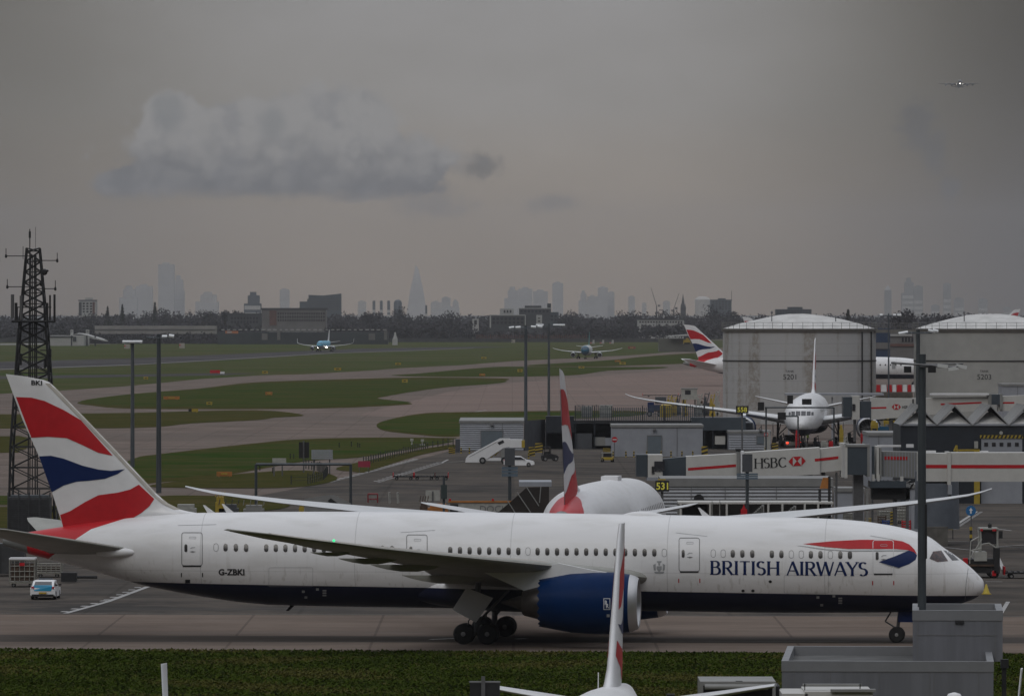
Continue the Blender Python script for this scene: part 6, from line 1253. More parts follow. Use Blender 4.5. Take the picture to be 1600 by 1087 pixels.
# ---------------------------------------------------------------- vehicles and ground equipment
def wheels(T, pts, r, w=.25, par=None):
    for (x, y) in pts:
        o = MB().lathe([(-w/2, r*.55), (-w/2, r*.88), (-w*.3, r), (w*.3, r), (w/2, r*.88), (w/2, r*.55)], (x, y, r), 'y', 16).build('wheel', M_tyre, par or T.e, T.off, .6)
        MB().lathe([(-w*.52, .02), (-w*.52, r*.5), (-w*.4, r*.56), (w*.4, r*.56), (w*.52, r*.5), (w*.52, .02)], (x, y, r), 'y', 12).build('rim', M_rim, o, T.off, .6)
def car(label, loc, rz, m, L=4.2, W=1.8, H=1.48, hood=.9):
    T = Thing('car', label, 'car', loc, rz, local=True); b = MB(); prof = [(-L/2, .35), (-L/2, .85), (-L/2 + .12, 1.0), (-L*.30, H*.985), (-L*.12, H), (L*.06, H*.98), (L*.25, .98), (L*.46, .80), (L/2, .60), (L/2, .32), (L*.3, .22), (-L*.4, .22)]
    rg = []
    for y, k in ((-W/2, .0), (-W/2 + .06, .6), (-W/2 + .22, 1), (W/2 - .22, 1), (W/2 - .06, .6), (W/2, 0)):
        rg.append([(x * (1 if z < .9 else .97 + .03*k), y * (1 if z < .95 else .86 + .0*k), z if z < .9 else z - (1-k) * .05) for x, z in prof])
    b.rings(rg); T.part('body', b, m, smooth=.5)
    for sd in (-1, 1):
        y = sd * (W/2 * .93); b = MB(); b.add([(-L*.36, y, .98), (L*.19, y, .98), (L*.05, y*.92, H - .12), (-L*.26, y*.92, H - .1)], [(0, 1, 2, 3)]); T.part('side_window', b, M_glass)
    T.part('windscreen', MB().add([(L*.245, -W*.36, 1.02), (L*.245, W*.36, 1.02), (L*.09, W*.33, H - .06), (L*.09, -W*.33, H - .06)], [(0, 1, 2, 3)]), M_glass)
    T.part('rear_window', MB().add([(-L*.475, -W*.36, 1.03), (-L*.475, W*.36, 1.03), (-L*.335, W*.33, H - .10), (-L*.335, -W*.33, H - .10)], [(0, 1, 2, 3)]), M_glass)
    wheels(T, [(sx * L * .31, sy * (W/2 - .1)) for sx in (-1, 1) for sy in (-1, 1)], .32, .22)
    for sy in (-1, 1):
        T.part('tail_light', MB().rbox((-L/2 + .05, sy * (W/2 - .18), .88), (.1, .22, .2)), M_red); T.part('headlight', MB().rbox((L/2 - .12, sy * (W/2 - .25), .66), (.2, .3, .12)), M_lampg)
        T.part('mirror', MB().rbox((L*.17, sy * (W/2 + .08), 1.02), (.12, .2, .12)), M_blk)
    return T
P0 = G(811, 729); car('small white car parked in front of the white passenger stairs', P0, 0, M_white)
pc = G(68, 937); T = car('white car with bright blue tailgate seen from behind, near the cage trolleys', pc + Vector((0, 2.1, 0)), R(88), M_white, 4.0, 1.82, 1.42)
T.part('blue_panel', MB().add([(-2.02, -.62, .66), (-2.02, .62, .66), (-2.01, .70, 1.0), (-1.93, .64, 1.08), (-1.93, -.64, 1.08), (-2.01, -.70, 1.0)], [(0, 1, 2, 3, 4, 5)]), mat('bright_blue_paint', (.02, .28, .48), .4))
T.part('number_plate', MB().box(-2.06, -2.03, -.28, .28, .46, .58), mat('plate_yellow', (.5, .33, .04), .5)); T.part('bumper', MB().box(-2.05, -1.9, -.8, .8, .26, .42), M_blk)
T.part('roof_bar', MB().rbox((.1, 0, 1.47), (.25, 1.0, .10)), M_glb)
# mobile stairs
Y = gy(724.5); X = lambda p: (p - 800) * Y / FOC; Z = lambda p: EYE - (p - HOR) * Y / FOC
T = Thing('passenger_stairs', 'white truck-mounted covered passenger stairs raised to the right', 'mobile stairs', (X(770), Y, 0))
T.part('stair_tunnel', MB().prism([(X(727), Z(722)), (X(728), Z(716)), (X(731), Z(712)), (X(781), Z(685)), (X(797), Z(685)), (X(797), Z(697)), (X(786), Z(700)), (X(753), Z(722))], Y, Y + 2.2), M_white)
T.part('top_landing', MB().box(X(796), X(816), Y - .1, Y + 2.4, Z(699), Z(686.5)), M_white); T.part('yellow_bumper', MB().box(X(815), X(820), Y - .12, Y + 2.42, Z(699), Z(688)), M_yel); T.part('side_window', MB().add([(X(777), Y - .03, Z(691)), (X(786), Y - .03, Z(687)), (X(788), Y - .03, Z(691)), (X(780), Y - .03, Z(695))], [(0, 1, 2, 3)]), M_glass)
T.part('chassis', MB().box(X(752), X(792), Y + .1, Y + 2.1, .45, .85), M_white); T.part('cab', MB().box(X(783), X(803), Y + .1, Y + 2.1, .45, 2.0), M_creamd); T.part('lift_frame', MB().tube((X(766), Y + .5, .8), (X(776), Y + .5, Z(703)), .1).tube((X(773), Y + .5, Z(711)), (X(779), Y + .5, Z(704)), .14), M_yel)
T.part('handrail_line', MB().add([(X(733), Y - .03, Z(713.5)), (X(776), Y - .03, Z(690)), (X(776), Y - .03, Z(690.6)), (X(733), Y - .03, Z(714.1))], [(0, 1, 2, 3)]), M_line)
wheels(T, [(X(754), Y + .1), (X(754), Y + 2.0), (X(788), Y + .1), (X(788), Y + 2.0)], .47, .35)
# tug, yellow cart etc.
def tug(label, px, py, L, W, H, m, cab=True, rz=0.0, group=None, name='baggage_tug', cm=None):
    T = Thing(name, label, 'ground vehicle', G(px, py), rz, group, local=True); T.part('body', MB().prism([(-L/2, .3), (-L/2, H*.42), (-L*.1, H*.48), (L*.05, H*.52), (L*.42, H*.42), (L/2, .6), (L/2, .3)], -W/2, W/2), m)
    if cab:
        c = MB()
        for sx in (-.42, .02):
            for sy in (-1, 1): c.tube((sx * L, sy * W * .42, H*.4), (sx * L * .9, sy * W * .4, H), .05)
        c.rbox((-.19 * L, 0, H), (L * .5, W * .95, .08)); T.part('cab_frame', c, cm or M_blk); T.part('windscreen', MB().add([(.03*L, -W*.4, H*.5), (.03*L, W*.4, H*.5), (.01*L, W*.38, H*.95), (.01*L, -W*.38, H*.95)], [(0, 1, 2, 3)]), M_glass); T.part('seat', MB().rbox((-.2*L, 0, H*.55), (.6, .6, .5)), M_blk)
    wheels(T, [(sx * L * .33, sy * W * .45) for sx in (-1, 1) for sy in (-1, 1)], .32, .22); return T
tug('black baggage tug parked between the grey shed and the thin striped fin', 859, 720, 2.3, 1.5, 2.0, M_blk, rz=R(10)); tug('small yellow-based tug with white cab by the no-entry shed', 949, 721.5, 1.6, 1.6, 1.3, M_yel, cm=M_pal, rz=R(-80))
def dolly(label, px, py, L, W, load=None, group=None, rz=0.0, m=None):
    T = Thing('cargo_dolly', label, 'trolley', G(px, py), rz, group, local=True); b = MB().box(-L/2, L/2, -W/2, W/2, .38, .52)
    for i in range(7): b.tube((-L/2 + L*(i+.5)/7, -W/2 + .1, .56), (-L/2 + L*(i+.5)/7, W/2 - .1, .56), .05, n=6)
    T.part('deck', b, m or M_blk); T.part('end_frame', MB().box(-L/2 - .03, -L/2 + .05, -W/2, W/2, .3, .95).box(L/2 - .05, L/2 + .03, -W/2, W/2, .3, .95), M_red)
    wheels(T, [(sx * L * .33, sy * W * .4) for sx in (-1, 1) for sy in (-1, 1)], .2, .15)
    if load: load(T, L, W)
    return T
for px_, lab in ((631, 'low black trolley with red ends, left of a row of three'), (663, 'low black trolley with red ends, middle of a row of three'), (690, 'low black trolley with red ends, right of a row of three')): dolly(lab, px_, 749.5, 2.7 if px_ < 680 else 1.7, 2.2, group='low trolleys on the apron')
dolly('long low red-ended trolley beside the loader at the right edge', 1600, 903, 3.2, 2.0)
def cage(T_or, label, px0, px1, top, base, group, roof=True, m=None):
    Y = gy(base); x0, x1 = (px0-800)*Y/FOC, (px1-800)*Y/FOC; z = EYE - (top - HOR)*Y/FOC; T = Thing('cage_trolley', label, 'trolley', ((x0+x1)/2, Y, 0), group=group); d = x1 - x0 if x1 - x0 < 2 else 1.8
    T.part('load', MB().box(x0 + .1, x1 - .1, Y + .12, Y + d - .1, .5, z - .35), m or M_brown); b = MB()
    for i in range(6): xx = x0 + (x1 - x0) * i / 5; b.tube((xx, Y, .35), (xx, Y, z - .1), .035, n=4)
    for k in range(5): zz = .4 + (z - .5) * k / 4; b.tube((x0, Y, zz), (x1, Y, zz), .035, n=4)
    for y in (Y, Y + d):
        for xx in (x0, x1): b.tube((xx, y, .35), (xx, y, z), .05, n=4)
    T.part('cage', b, M_cage); T.part('base', MB().box(x0, x1, Y, Y + d, .28, .40), M_cage)
    if roof: T.part('roof', MB().rbox(((x0+x1)/2, Y + d/2, z + .04), (x1 - x0 + .1, d + .1, .12)), M_white); T.part('label_plate', MB().box((x0+x1)/2 - .2, (x0+x1)/2 + .2, Y - .04, Y - .02, z - .5, z - .25), M_red)
    wheels(T, [(x0 + .3, Y + .2), (x1 - .3, Y + .2)], .17, .12); return T
cage(0, 'white-roofed cage trolley with brown load, behind the blue-tailed car', 15, 54, 873.5, 917, 'cage trolleys'); cage(0, 'open cage trolley with brown load right of the white-roofed one', 57, 95, 878, 902, 'cage trolleys', False)
one('cargo_container', 'dark grey cargo container at the left edge behind the cage trolleys', 'container', MB().box((-30-800)*520/FOC, (38-800)*520/FOC, 520, 522, .2, 2.6).box((-30-800)*520/FOC, (0-800)*520/FOC, 519.9, 520, .4, 2.4), mat('container_grey', (.07, .072, .075), .5, .3, var=.3, vs=1))
one('tow_bar', 'dark tow bar lying on the apron right of the cage trolleys', 'tow bar', MB().tube(G(98, 901, .25), G(152, 901, .25), .12).rbox(G(108, 901, .45), (1.2, 1, .7)).tube(G(104, 901, .3), G(118, 901, .3), .3), M_blk)
# loader and small items near the nose
Y = gy(903); X = lambda p: (p - 800) * Y / FOC; Z = lambda p: EYE - (p - HOR) * Y / FOC
T = Thing('cargo_loader', 'tall cargo loader with glass cab, rails and red corners beyond the nose', 'ground vehicle', (X(1530), Y, 0))
T.part('cab', MB().box(X(1534), X(1560), Y + .5, Y + 2.4, Z(850), Z(827)), M_glass); b = MB()
for px_ in (1533, 1559):
    for y in (Y + .4, Y + 2.5): b.tube((X(px_), y, .5), (X(px_), y, Z(826)), .08)
b.rbox((X(1546), Y + 1.4, Z(826)), (X(1561) - X(1532), 2.3, .12)); T.part('cab_frame', b, M_pal); T.part('corner_light', MB().box(X(1532), X(1536), Y + .2, Y + .35, Z(829.5), Z(826)), M_red); T.part('corner_light', MB().box(X(1551), X(1557), Y + .2, Y + .35, Z(829.5), Z(826.5)), M_red)
T.part('beacon', MB().lathe([(0, .14), (.3, .16), (.42, .05)], (X(1548), Y + 1, Z(825.5)), 'z', 10), M_blk); T.part('mirror', MB().rbox((X(1564), Y + .3, Z(835)), (.3, .12, .6)), M_blk)
T.part('chassis', MB().box(X(1512), X(1562), Y, Y + 3, .4, 1.5), M_blk); T.part('platform', MB().box(X(1522), X(1542), Y - .1, Y + 2.8, Z(876), Z(862)), M_pal); T.part('deck_edge', MB().box(X(1507), X(1562), Y - .15, Y, .95, 1.1), M_brown); b = MB()
for (a, ya, c, yc) in ((1515, 880, 1517, 845), (1517, 845, 1530, 838), (1517, 870, 1534, 842), (1524, 876, 1534, 850), (1534, 850, 1545, 848), (1545, 848, 1557, 856), (1557, 856, 1557, 880), (1515, 860, 1534, 856)): b.tube((X(a), Y - .05, Z(ya)), (X(c), Y - .05, Z(yc)), .05)
T.part('guard_rail', b, M_pal); T.part('corner_block', MB().box(X(1505), X(1512), Y - .1, Y + .4, 1.0, 1.6), M_red); T.part('corner_block', MB().box(X(1550), X(1556), Y - .2, Y + .2, .2, .6), M_red); T.part('drive_box', MB().box(X(1553), X(1562), Y - .2, Y + 1, .4, 2.4), M_blk)
wheels(T, [(X(1515), Y + .1), (X(1553), Y + .1), (X(1515), Y + 2.8), (X(1553), Y + 2.8)], .42, .3)
T = Thing('arrow_sign', 'round blue arrow sign on a yellow and black post near the loader', 'sign', G(1517, 868)); Yp = gy(868); b = MB().tube(G(1517, 868), P(1517.5, 789, Yp), .05); T.part('post', b, M_steel)
T.part('disc', MB().lathe([(-.03, .44), (.03, .44)], P(1517, 797.5, Yp - .1), 'y', 24), mat('sign_blue', (.02, .14, .34), .4)); c0 = P(1517, 797.5, Yp - .16); T.part('arrow', MB().add([c0 + Vector(v) for v in ((-.07, 0, -.25), (.07, 0, -.25), (.07, 0, .02), (.17, 0, .02), (0, 0, .27), (-.17, 0, .02), (-.07, 0, .02))], [(0, 1, 2, 3, 4, 5, 6)]), M_white)
for i, (t_, bb) in enumerate(((822, 828), (834, 840))): T.part('band', MB().lathe([(0, .12), (.3, .12)], P(1517, bb, Yp - .0), 'z', 10), M_yel)
T.part('sleeve', MB().tube(G(1517, 868), P(1517, 824, Yp), .1), M_blk)
T = Thing('traffic_cone', 'yellow traffic cone just ahead of the airliner nose', 'cone', G(1541, 928)); p = G(1541, 928); T.part('cone', MB().lathe([(0.05, .28), (.75, .05), (.76, .01)], p, 'z', 14), mat('cone_yellow', (.55, .42, .05), .5), smooth=.6); T.part('base', MB().rbox(p + Vector((0, 0, .03)), (.7, .7, .06)), M_yel)
for (px_, py_, w, h, m, lab) in ((1330, 822, 22, 26, M_pal, 'white basket trolley behind the crown of the airliner'), (1383, 818, 20, 25, M_cage, 'cage trolley stacked behind the yellow-striped board'), (1412, 818, 22, 27, M_cage, 'taller cage trolley left of the thick mast'), (1440, 826, 16, 22, M_pal, 'pale trolley half hidden by the thick mast')):
    cage(0, lab, px_ - w/2, px_ + w/2, py_ - h, py_, 'trolleys under the bridge', False, m if m is M_pal else M_pal)
for (px_, py_, w, h, m, lab) in ((1416, 832, 13, 20, M_red, 'dark red steel rack in front of the cage trolleys'), (1384, 826, 10, 14, mat('barrel_blue', (.02, .06, .25), .4), 'blue drum beside the yellow-striped board'), (1358, 820, 9, 12, M_yel, 'small yellow cart below the low grey hut'), (1378, 825, 12, 20, M_brown, 'brown stand next to the blue drum')):
    Yk = gy(py_); b = MB(); a = (px_ - w/2 - 800)*Yk/FOC; c = (px_ + w/2 - 800)*Yk/FOC; z1 = h*Yk/FOC
    for i in range(5): b.box(a, c, Yk, Yk + .6, z1 * i / 5 + .02, z1 * (i + .6) / 5)
    for xx in (a, c): b.tube((xx, Yk, 0), (xx, Yk, z1), .05)
    one('equipment_rack', lab, 'equipment', b, m)
hazard('hazard_board', 'yellow and black striped board behind the crown of the airliner', 1391, 1401, 799, 822, 628)
# bollards in front of the smooth shed
first = None
for i, (px_, py_) in enumerate(((958, 714), (978, 714), (990.5, 714), (1010.5, 714), (1033, 714), (1048.5, 714), (1065.5, 714), (1082.5, 714), (720.5, 708), (733.5, 708), (826, 716), (1196, 708))):
    p = G(px_, py_); lab = '%s bollard from the left before the smooth grey shed' % ORD[i] if i < 8 else ['bollard at the left corner of the ribbed shed', 'bollard under the low end of the white stairs', 'bollard by the right corner of the ribbed shed', 'bollard before the small ribbed cabin'][i - 8]
    if first is None:
        first = Thing('bollard', lab, 'bollard', p, group='yellow and black bollards'); first.part('post', MB().lathe([(0, .11), (.85, .11), (.9, .05)], p, 'z', 12), M_yel); first.part('black_band', MB().lathe([(.2, .115), (.42, .115)], p, 'z', 12).lathe([(.62, .115), (.8, .115)], p, 'z', 12), M_blk)
    else: copy_thing(first.e, p, label=lab)
for (a, c, t_, bb, Yk, lab) in ((701, 711, 699, 711, 975, 'stack of yellow and black chevron blocks left of the ribbed shed'), (836, 848, 692, 706, 985, 'yellow and black barrier left of the black tug'), (826, 836, 698, 714, 960, 'narrow yellow and black barrier right of the white stairs'), (866, 872, 694, 702, 1020, 'far yellow and black block behind the black tug'), (1096, 1106, 697, 713, 940, 'yellow and black block at the right end of the smooth shed'), (1206, 1216, 692, 703, 990, 'yellow and black block left of the parked airliner nose'), (942, 954, 700, 709, 985, 'yellow and black blocks behind the yellow tug')): hazard('hazard_block', lab, a, c, t_, bb + 6, Yk, 3, group='chevron blocks')
T = Thing('no_entry_sign', 'round red no-entry sign on the corner of the smooth grey shed', 'sign', P(960.3, 700, 955)); T.part('disc', MB().lathe([(-.02, .42), (.02, .42)], P(960.3, 686.5, 954.6), 'y', 22), M_red); T.part('bar', MB().rbox(P(960.3, 686.5, 954.5), (.6, .05, .14)), M_white); T.part('post', MB().tube(P(960.3, 713, 954.9), P(960.3, 690, 954.9), .05), M_steel)
T = Thing('warning_sign', 'white round-topped sign post right of the small ribbed cabin', 'sign', G(1198.5, 706)); Ys = gy(706); T.part('board', MB().box(*sorted((P(1194, 0, Ys).x, P(1203, 0, Ys).x)), Ys - .1, Ys, P(0, 706, Ys).z, P(0, 674, Ys).z), M_pal); T.part('ring', MB().lathe([(-.02, .33), (.02, .33)], P(1197, 678.5, Ys - .15), 'y', 18), M_red); T.part('ring_face', MB().lathe([(-.02, .22), (.02, .22)], P(1197, 678.5, Ys - .2), 'y', 18), M_white)
# people and tow tractor under the parked airliner
def person(label, p, top, leg, rz=0.0, lean=0.0):
    """one continuous skinned figure"""
    me = bpy.data.meshes.new('person'); k = 1.0
    V = [(0, 0, .95, .15), (0, 0, 1.2, .15), (0, 0, 1.42, .17), (0, 0, 1.53, .065), (.03, 0, 1.66, .10), (.03, 0, 1.76, .09), (0, .20, 1.41, .07), (.05, .30, 1.15, .05), (.2, .28, .95, .04), (0, -.20, 1.41, .07), (-.02, -.29, 1.15, .05), (.08, -.3, .92, .04), (0, .1, .88, .11), (.04, .12, .48, .075), (0, .13, .08, .055), (.14, .13, .04, .05), (0, -.1, .88, .11), (-.06, -.12, .48, .075), (-.12, -.13, .08, .055), (.02, -.13, .04, .05)]
    E_ = [(0, 1), (1, 2), (2, 3), (3, 4), (4, 5), (2, 6), (6, 7), (7, 8), (2, 9), (9, 10), (10, 11), (0, 12), (12, 13), (13, 14), (14, 15), (0, 16), (16, 17), (17, 18), (18, 19)]
    me.from_pydata([v[:3] for v in V], E_, []); o = bpy.data.objects.new('person', me); C.objects.link(o); me.materials.append(leg); me.materials.append(top); me.materials.append(mat('skin_tone', (.30, .17, .12), .6))
    md = o.modifiers.new('skin', 'SKIN'); md.use_smooth_shade = True
    for i, v in enumerate(V): me.skin_vertices[0].data[i].radius = (v[3], v[3])
    me.skin_vertices[0].data[0].use_root = True; o.modifiers.new('sub', 'SUBSURF').levels = 1
    dg = bpy.context.evaluated_depsgraph_get(); m2 = bpy.data.meshes.new_from_object(o.evaluated_get(dg)); o.modifiers.clear(); o.data = m2
    for f in m2.polygons: z = f.center.z; f.material_index = 2 if z > 1.5 else (1 if z > .92 else 0)
    o.location = p; o.rotation_euler = (0, 0, rz); o['label'] = label; o['category'] = 'person'; return o
M_hiv = mat('high_visibility_yellow', (.45, .62, .06), .6); M_trs = mat('navy_trousers', (.015, .018, .03), .8)
person('person in bright yellow jacket standing under the parked airliner', G(1262, 692.5), M_hiv, M_trs, R(30)); person('second person in yellow jacket close behind the first, nearer the red post', G(1257.5, 689.5), M_hiv, M_trs, R(200))
T = tug('white low tow tractor with red tail lights under the parked airliner', 1238, 698, 4.6, 3.0, 1.9, M_pal, rz=R(95), name='tow_tractor'); 
for sy in (-1.1, 1.1): T.part('tail_light', MB().rbox((-2.35, sy, .7), (.1, .3, .25)), M_redl)
Yk = 960
for (a, c, t_, bb, m, lab, nm) in ((1243, 1249, 672, 700, M_red, 'red painted post in front of the parked airliner nose', 'guidance_post'), (1345, 1362, 673, 692, M_red, 'red equipment box under the right engine of the parked airliner', 'equipment_box'), (1295, 1304, 689, 699, M_red, 'small red cart on the bridge side of the parked airliner', 'equipment_cart'), (1283, 1294, 689, 699, M_pal, 'small grey cart beside the small red cart', 'equipment_cart'), (1312, 1318, 664, 698, M_yel, 'yellow access post beside the right main wheels', 'access_post'), (1372, 1395, 666, 675, mat('skip_blue', (.02, .12, .22), .5, var=.3, vs=2), 'blue container beside the far bridge', 'container'), (1361, 1372, 657, 671, M_yel, 'yellow machine left of the blue container', 'ground_machine'), (1381, 1401, 653, 664, M_yel, 'yellow machine with pipes above the blue container', 'ground_machine')):
    b = MB(); a_, c_ = (a - 800)*Yk/FOC, (c - 800)*Yk/FOC; z0, z1 = max(.05, EYE - (bb - HOR)*Yk/FOC), EYE - (t_ - HOR)*Yk/FOC
    b.box(a_, c_, Yk, Yk + 1.2, z0 + (z1-z0)*.15, z1 - (z1-z0)*.2); b.box(a_ + .1*(c_-a_), c_ - .3*(c_-a_), Yk + .1, Yk + 1, z1 - (z1-z0)*.2, z1)
    for xx in (a_ + .1, c_ - .1): b.tube((xx, Yk + .2, 0), (xx, Yk + .2, z0 + (z1-z0)*.15), .1)
    b.box(a_, c_, Yk - .05, Yk, z0 + (z1-z0)*.4, z0 + (z1-z0)*.45); one(nm, lab, 'ground equipment', b, m)
one('airport_barrier_row', 'row of red and white water barriers in the gap between the tanks', 'barrier', MB().box((1368-800)*1190/FOC, (1426-800)*1190/FOC, 1190, 1190.8, .02, EYE - (610-HOR)*1190/FOC), mat('barrier_backing', (.25, .24, .2), .8, var=.3, vs=1))
for i, (px_, w, m) in enumerate(((1369, 7, M_red), (1376.5, 9, M_white), (1386, 8, M_red), (1394.5, 6, M_white), (1401, 9, M_red), (1410.5, 7, M_white), (1418, 6, M_red), (1424.5, 5, M_white))):
    b = MB(); a = (px_-800)*1188/FOC; c = (px_+w-800)*1188/FOC; z1 = EYE - (601-HOR)*1188/FOC; z0 = EYE - (612-HOR)*1188/FOC; b.prism([(a, z0), (c, z0), (c - .1, z1), (a + .1, z1)], 1188, 1189); T_ = one('water_barrier', ('red' if m is M_red else 'white') + ' plastic water barrier on the wall between the tanks', 'barrier', b, m, group='red and white water barriers'); T_['label'] = '%s %s block from the left in the barrier row between the tanks' % (ORD[i // 2], 'red' if m is M_red else 'white')
# equipment park left of the left tank
Yk = 1330; K = lambda p: (p - 800)*Yk/FOC; Kz = lambda p: max(0, EYE - (p - HOR)*Yk/FOC)
T = Thing('flatbed_lorry', 'blue flatbed lorry parked beyond the railings', 'lorry', (K(1027), Yk, 0)); T.part('cab', MB().box(K(1012), K(1022), Yk, Yk + 2.4, .8, 2.9), M_blue); T.part('bed', MB().box(K(1022), K(1043), Yk, Yk + 2.4, 1.0, 1.3), M_brown); T.part('load', MB().box(K(1024), K(1041), Yk, Yk + 2.4, 2.6, 4.0), M_shedd); T.part('side', MB().box(K(1014), K(1040), Yk - .1, Yk + 2.3, 1.3, 2.4), mat('lorry_navy', (.02, .035, .09), .5)); wheels(T, [(K(1015), Yk), (K(1031), Yk), (K(1037), Yk)], .55, .4)
T = Thing('control_cabin', 'small white cabin on stilts between equipment left of the tank', 'cabin', (K(1077), Yk, 0)); T.part('cabin', MB().box(K(1065), K(1089), Yk - 1, Yk + 2, Kz(624), Kz(608)), M_pal); T.part('window', MB().box(K(1070), K(1079), Yk - 1.06, Yk - 1, Kz(616), Kz(609.5)), M_glass); T.part('roof', MB().box(K(1064), K(1090), Yk - 1.1, Yk + 2.1, Kz(608), Kz(606)), M_creamd); T.part('stilt', MB().box(K(1067), K(1069), Yk, Yk + .3, 0, Kz(624)).box(K(1085), K(1087), Yk, Yk + .3, 0, Kz(624)), M_steel)
rr_ = random.Random(11); used = set(); colw = {0: ('yellow', M_yel), 1: ('grey', M_pal), 2: ('dark', M_shedd), 3: ('brown', M_brown)}
places = ['behind the flatbed lorry', 'right of the flatbed lorry', 'left of the stilted cabin', 'behind the stilted cabin', 'right of the stilted cabin', 'close to the left tank wall', 'at the foot of the left tank', 'tallest by the left tank', 'between stilted cabin and tank']
for i, (px_, t_, w) in enumerate(((1046, 604, 8), (1053, 608, 9), (1060, 603, 7), (1070, 600, 8), (1093, 601, 9), (1104, 598, 9), (1113, 601, 8), (1121, 594, 8), (1098, 609, 10))):
    k = (0, 0, 2, 0, 1, 2, 0, 1, 3)[i]; b = MB(); Yq = Yk + rr_.uniform(-8, 20); a = (px_ - w/2 - 800)*Yq/FOC; c = (px_ + w/2 - 800)*Yq/FOC; z1 = (EYE - (t_ - HOR)*Yq/FOC) * .72
    b.box(a, c, Yq, Yq + 1.5, .5, z1 * .55); b.box(a + .2, (a + c)/2, Yq, Yq + 1.2, z1*.55, z1 * .8); b.tube(((a + c)/2, Yq, z1*.5), (c, Yq, z1), .1); b.tube((a, Yq, z1*.5), (a + .3, Yq, z1*.95), .08); b.tube((a + .2, Yq, z1 * .95), (c, Yq, z1*.9), .07)
    for xx in (a + .3, c - .3): b.lathe([(-.15, .45), (.15, .45)], (xx, Yq, .45), 'y', 12)
    one('ground_machine', '%s ground machine %s' % (colw[k][0], places[i]), 'ground equipment', b, colw[k][1])
dolly('long low red trolley in front of the blue flatbed lorry', 1032, 620, 9, 2)
REL = ['left of the parked airliner nose gear', 'under the left wing of the parked airliner', 'beside the small ribbed cabin', 'behind the red post', 'right of the parked airliner nose', 'under its right engine', 'left of the plain grey block', 'on top edge of the plain grey block', 'behind the lettered bridge roof', 'right of the yellow access post']
for i, (px_, t_, base, w, m) in enumerate(((1222, 676, 699, 10, M_blk), (1188, 664, 699, 9, M_shedd), (1210, 684, 702, 8, M_blk), (1256, 682, 700, 9, M_pal), (1276, 680, 699, 10, M_shedd), (1330, 672, 694, 13, M_blk), (1352, 662, 692, 9, M_shedd), (1404, 660, 692, 12, M_blk), (1300, 684, 704, 14, M_blk), (1322, 680, 702, 9, M_pal))):
    Yq = gy(base); b = MB(); a = (px_ - w/2 - 800)*Yq/FOC; c = (px_ + w/2 - 800)*Yq/FOC; z1 = (base - t_) * Yq / FOC
    b.box(a, c, Yq, Yq + 1.4, .45, z1 * .5); b.box(a + (c-a)*.1, a + (c-a)*.5, Yq + .1, Yq + 1.2, z1 * .5, z1 * .82); b.tube((c - .1, Yq, .5), (c - .3, Yq, z1), .06); b.tube((a + .2, Yq, z1 * .8), (c - .2, Yq, z1), .05); b.tube((a + .2, Yq, z1 * .55), (c - .2, Yq, z1 * .75), .05)
    for xx in (a + .3, c - .3): b.lathe([(-.14, .4), (.14, .4)], (xx, Yq, .4), 'y', 12)
    one('ground_machine', ('black', 'pale', 'grey')[(m is M_pal) + 2 * (m is M_shedd)] + ' ground machine ' + REL[i], 'ground equipment', b, m, group='ground machines at the far gate')
# stand signs and gantries
def sign_text(label, txt, px0, px1, t_, bb, Y, col=M_yel, post=None, name='stand_sign'):
    X = lambda p: (p-800)*Y/FOC; Z = lambda p: EYE - (p-HOR)*Y/FOC; T = Thing(name, label, 'sign', (X((px0+px1)/2), Y, 0)); T.part('board', MB().box(X(px0), X(px1), Y, Y + .3, Z(bb), Z(t_)), M_blk); ps, w = font_polys(txt, .02); b = MB(); h = (bb - t_) * .66; wd = (px1 - px0) * .86; kx = min(wd / w, h)
    put_text(b, ps, lambda u, v, k: (X((px0+px1)/2 + (u - w/2) * kx), Y - .04, Z((t_+bb)/2 + h/2 - v*h))); T.part('number_lettering', b, mat('sign_lettering_yellow', (.72, .66, .08), .5, emit=(.7, .65, .1, .08)))
    T.part('post', MB().box(X((px0+px1)/2) - .12, X((px0+px1)/2) + .12, Y + .31, Y + .5, 0, Z(t_)), M_steel); return T
T = sign_text('black stand sign reading 531 beside the corrugated shed', '531', 1024, 1045.5, 750.5, 767.5, 597); T.part('hood', MB().box((1028-800)*597/FOC, (1040-800)*597/FOC, 597, 597.4, EYE-(750-HOR)*597/FOC, EYE-(748-HOR)*597/FOC), M_yel)
sign_text('black stand sign reading 558 above the parked airliner wing', '558', 1150, 1169.5, 634, 645.5, 940)
def gantry(label, pts, Y, r=.14, boxes=()):
    T = Thing('sign_gantry', label, 'gantry', ((pts[0][0]-800)*Y/FOC, Y, 0)); b = MB()
    for (a, ya, c, yc) in pts: b.tube(P(a, ya, Y), P(c, yc, Y), r, n=6)
    T.part('frame', b, M_poled)
    for (a, c, t_, bb) in boxes: T.part('guidance_box', MB().box((a-800)*Y/FOC, (c-800)*Y/FOC, Y - .35, Y - .05, EYE-(bb-HOR)*Y/FOC, EYE-(t_-HOR)*Y/FOC), M_blk)
    return T
gantry('thin dark frame gantry across the parked airliner nose', [(1195, 636.5, 1303, 636.5), (1303, 636.5, 1303, 703), (1197, 636.5, 1197, 703), (1228, 650, 1247, 650), (1247, 650, 1247, 703)], 930, .13, ((1184, 1194, 628, 641), (1215, 1228, 644, 655.5), (1230, 1239, 617.5, 630.5), (1253, 1268, 623, 632)))
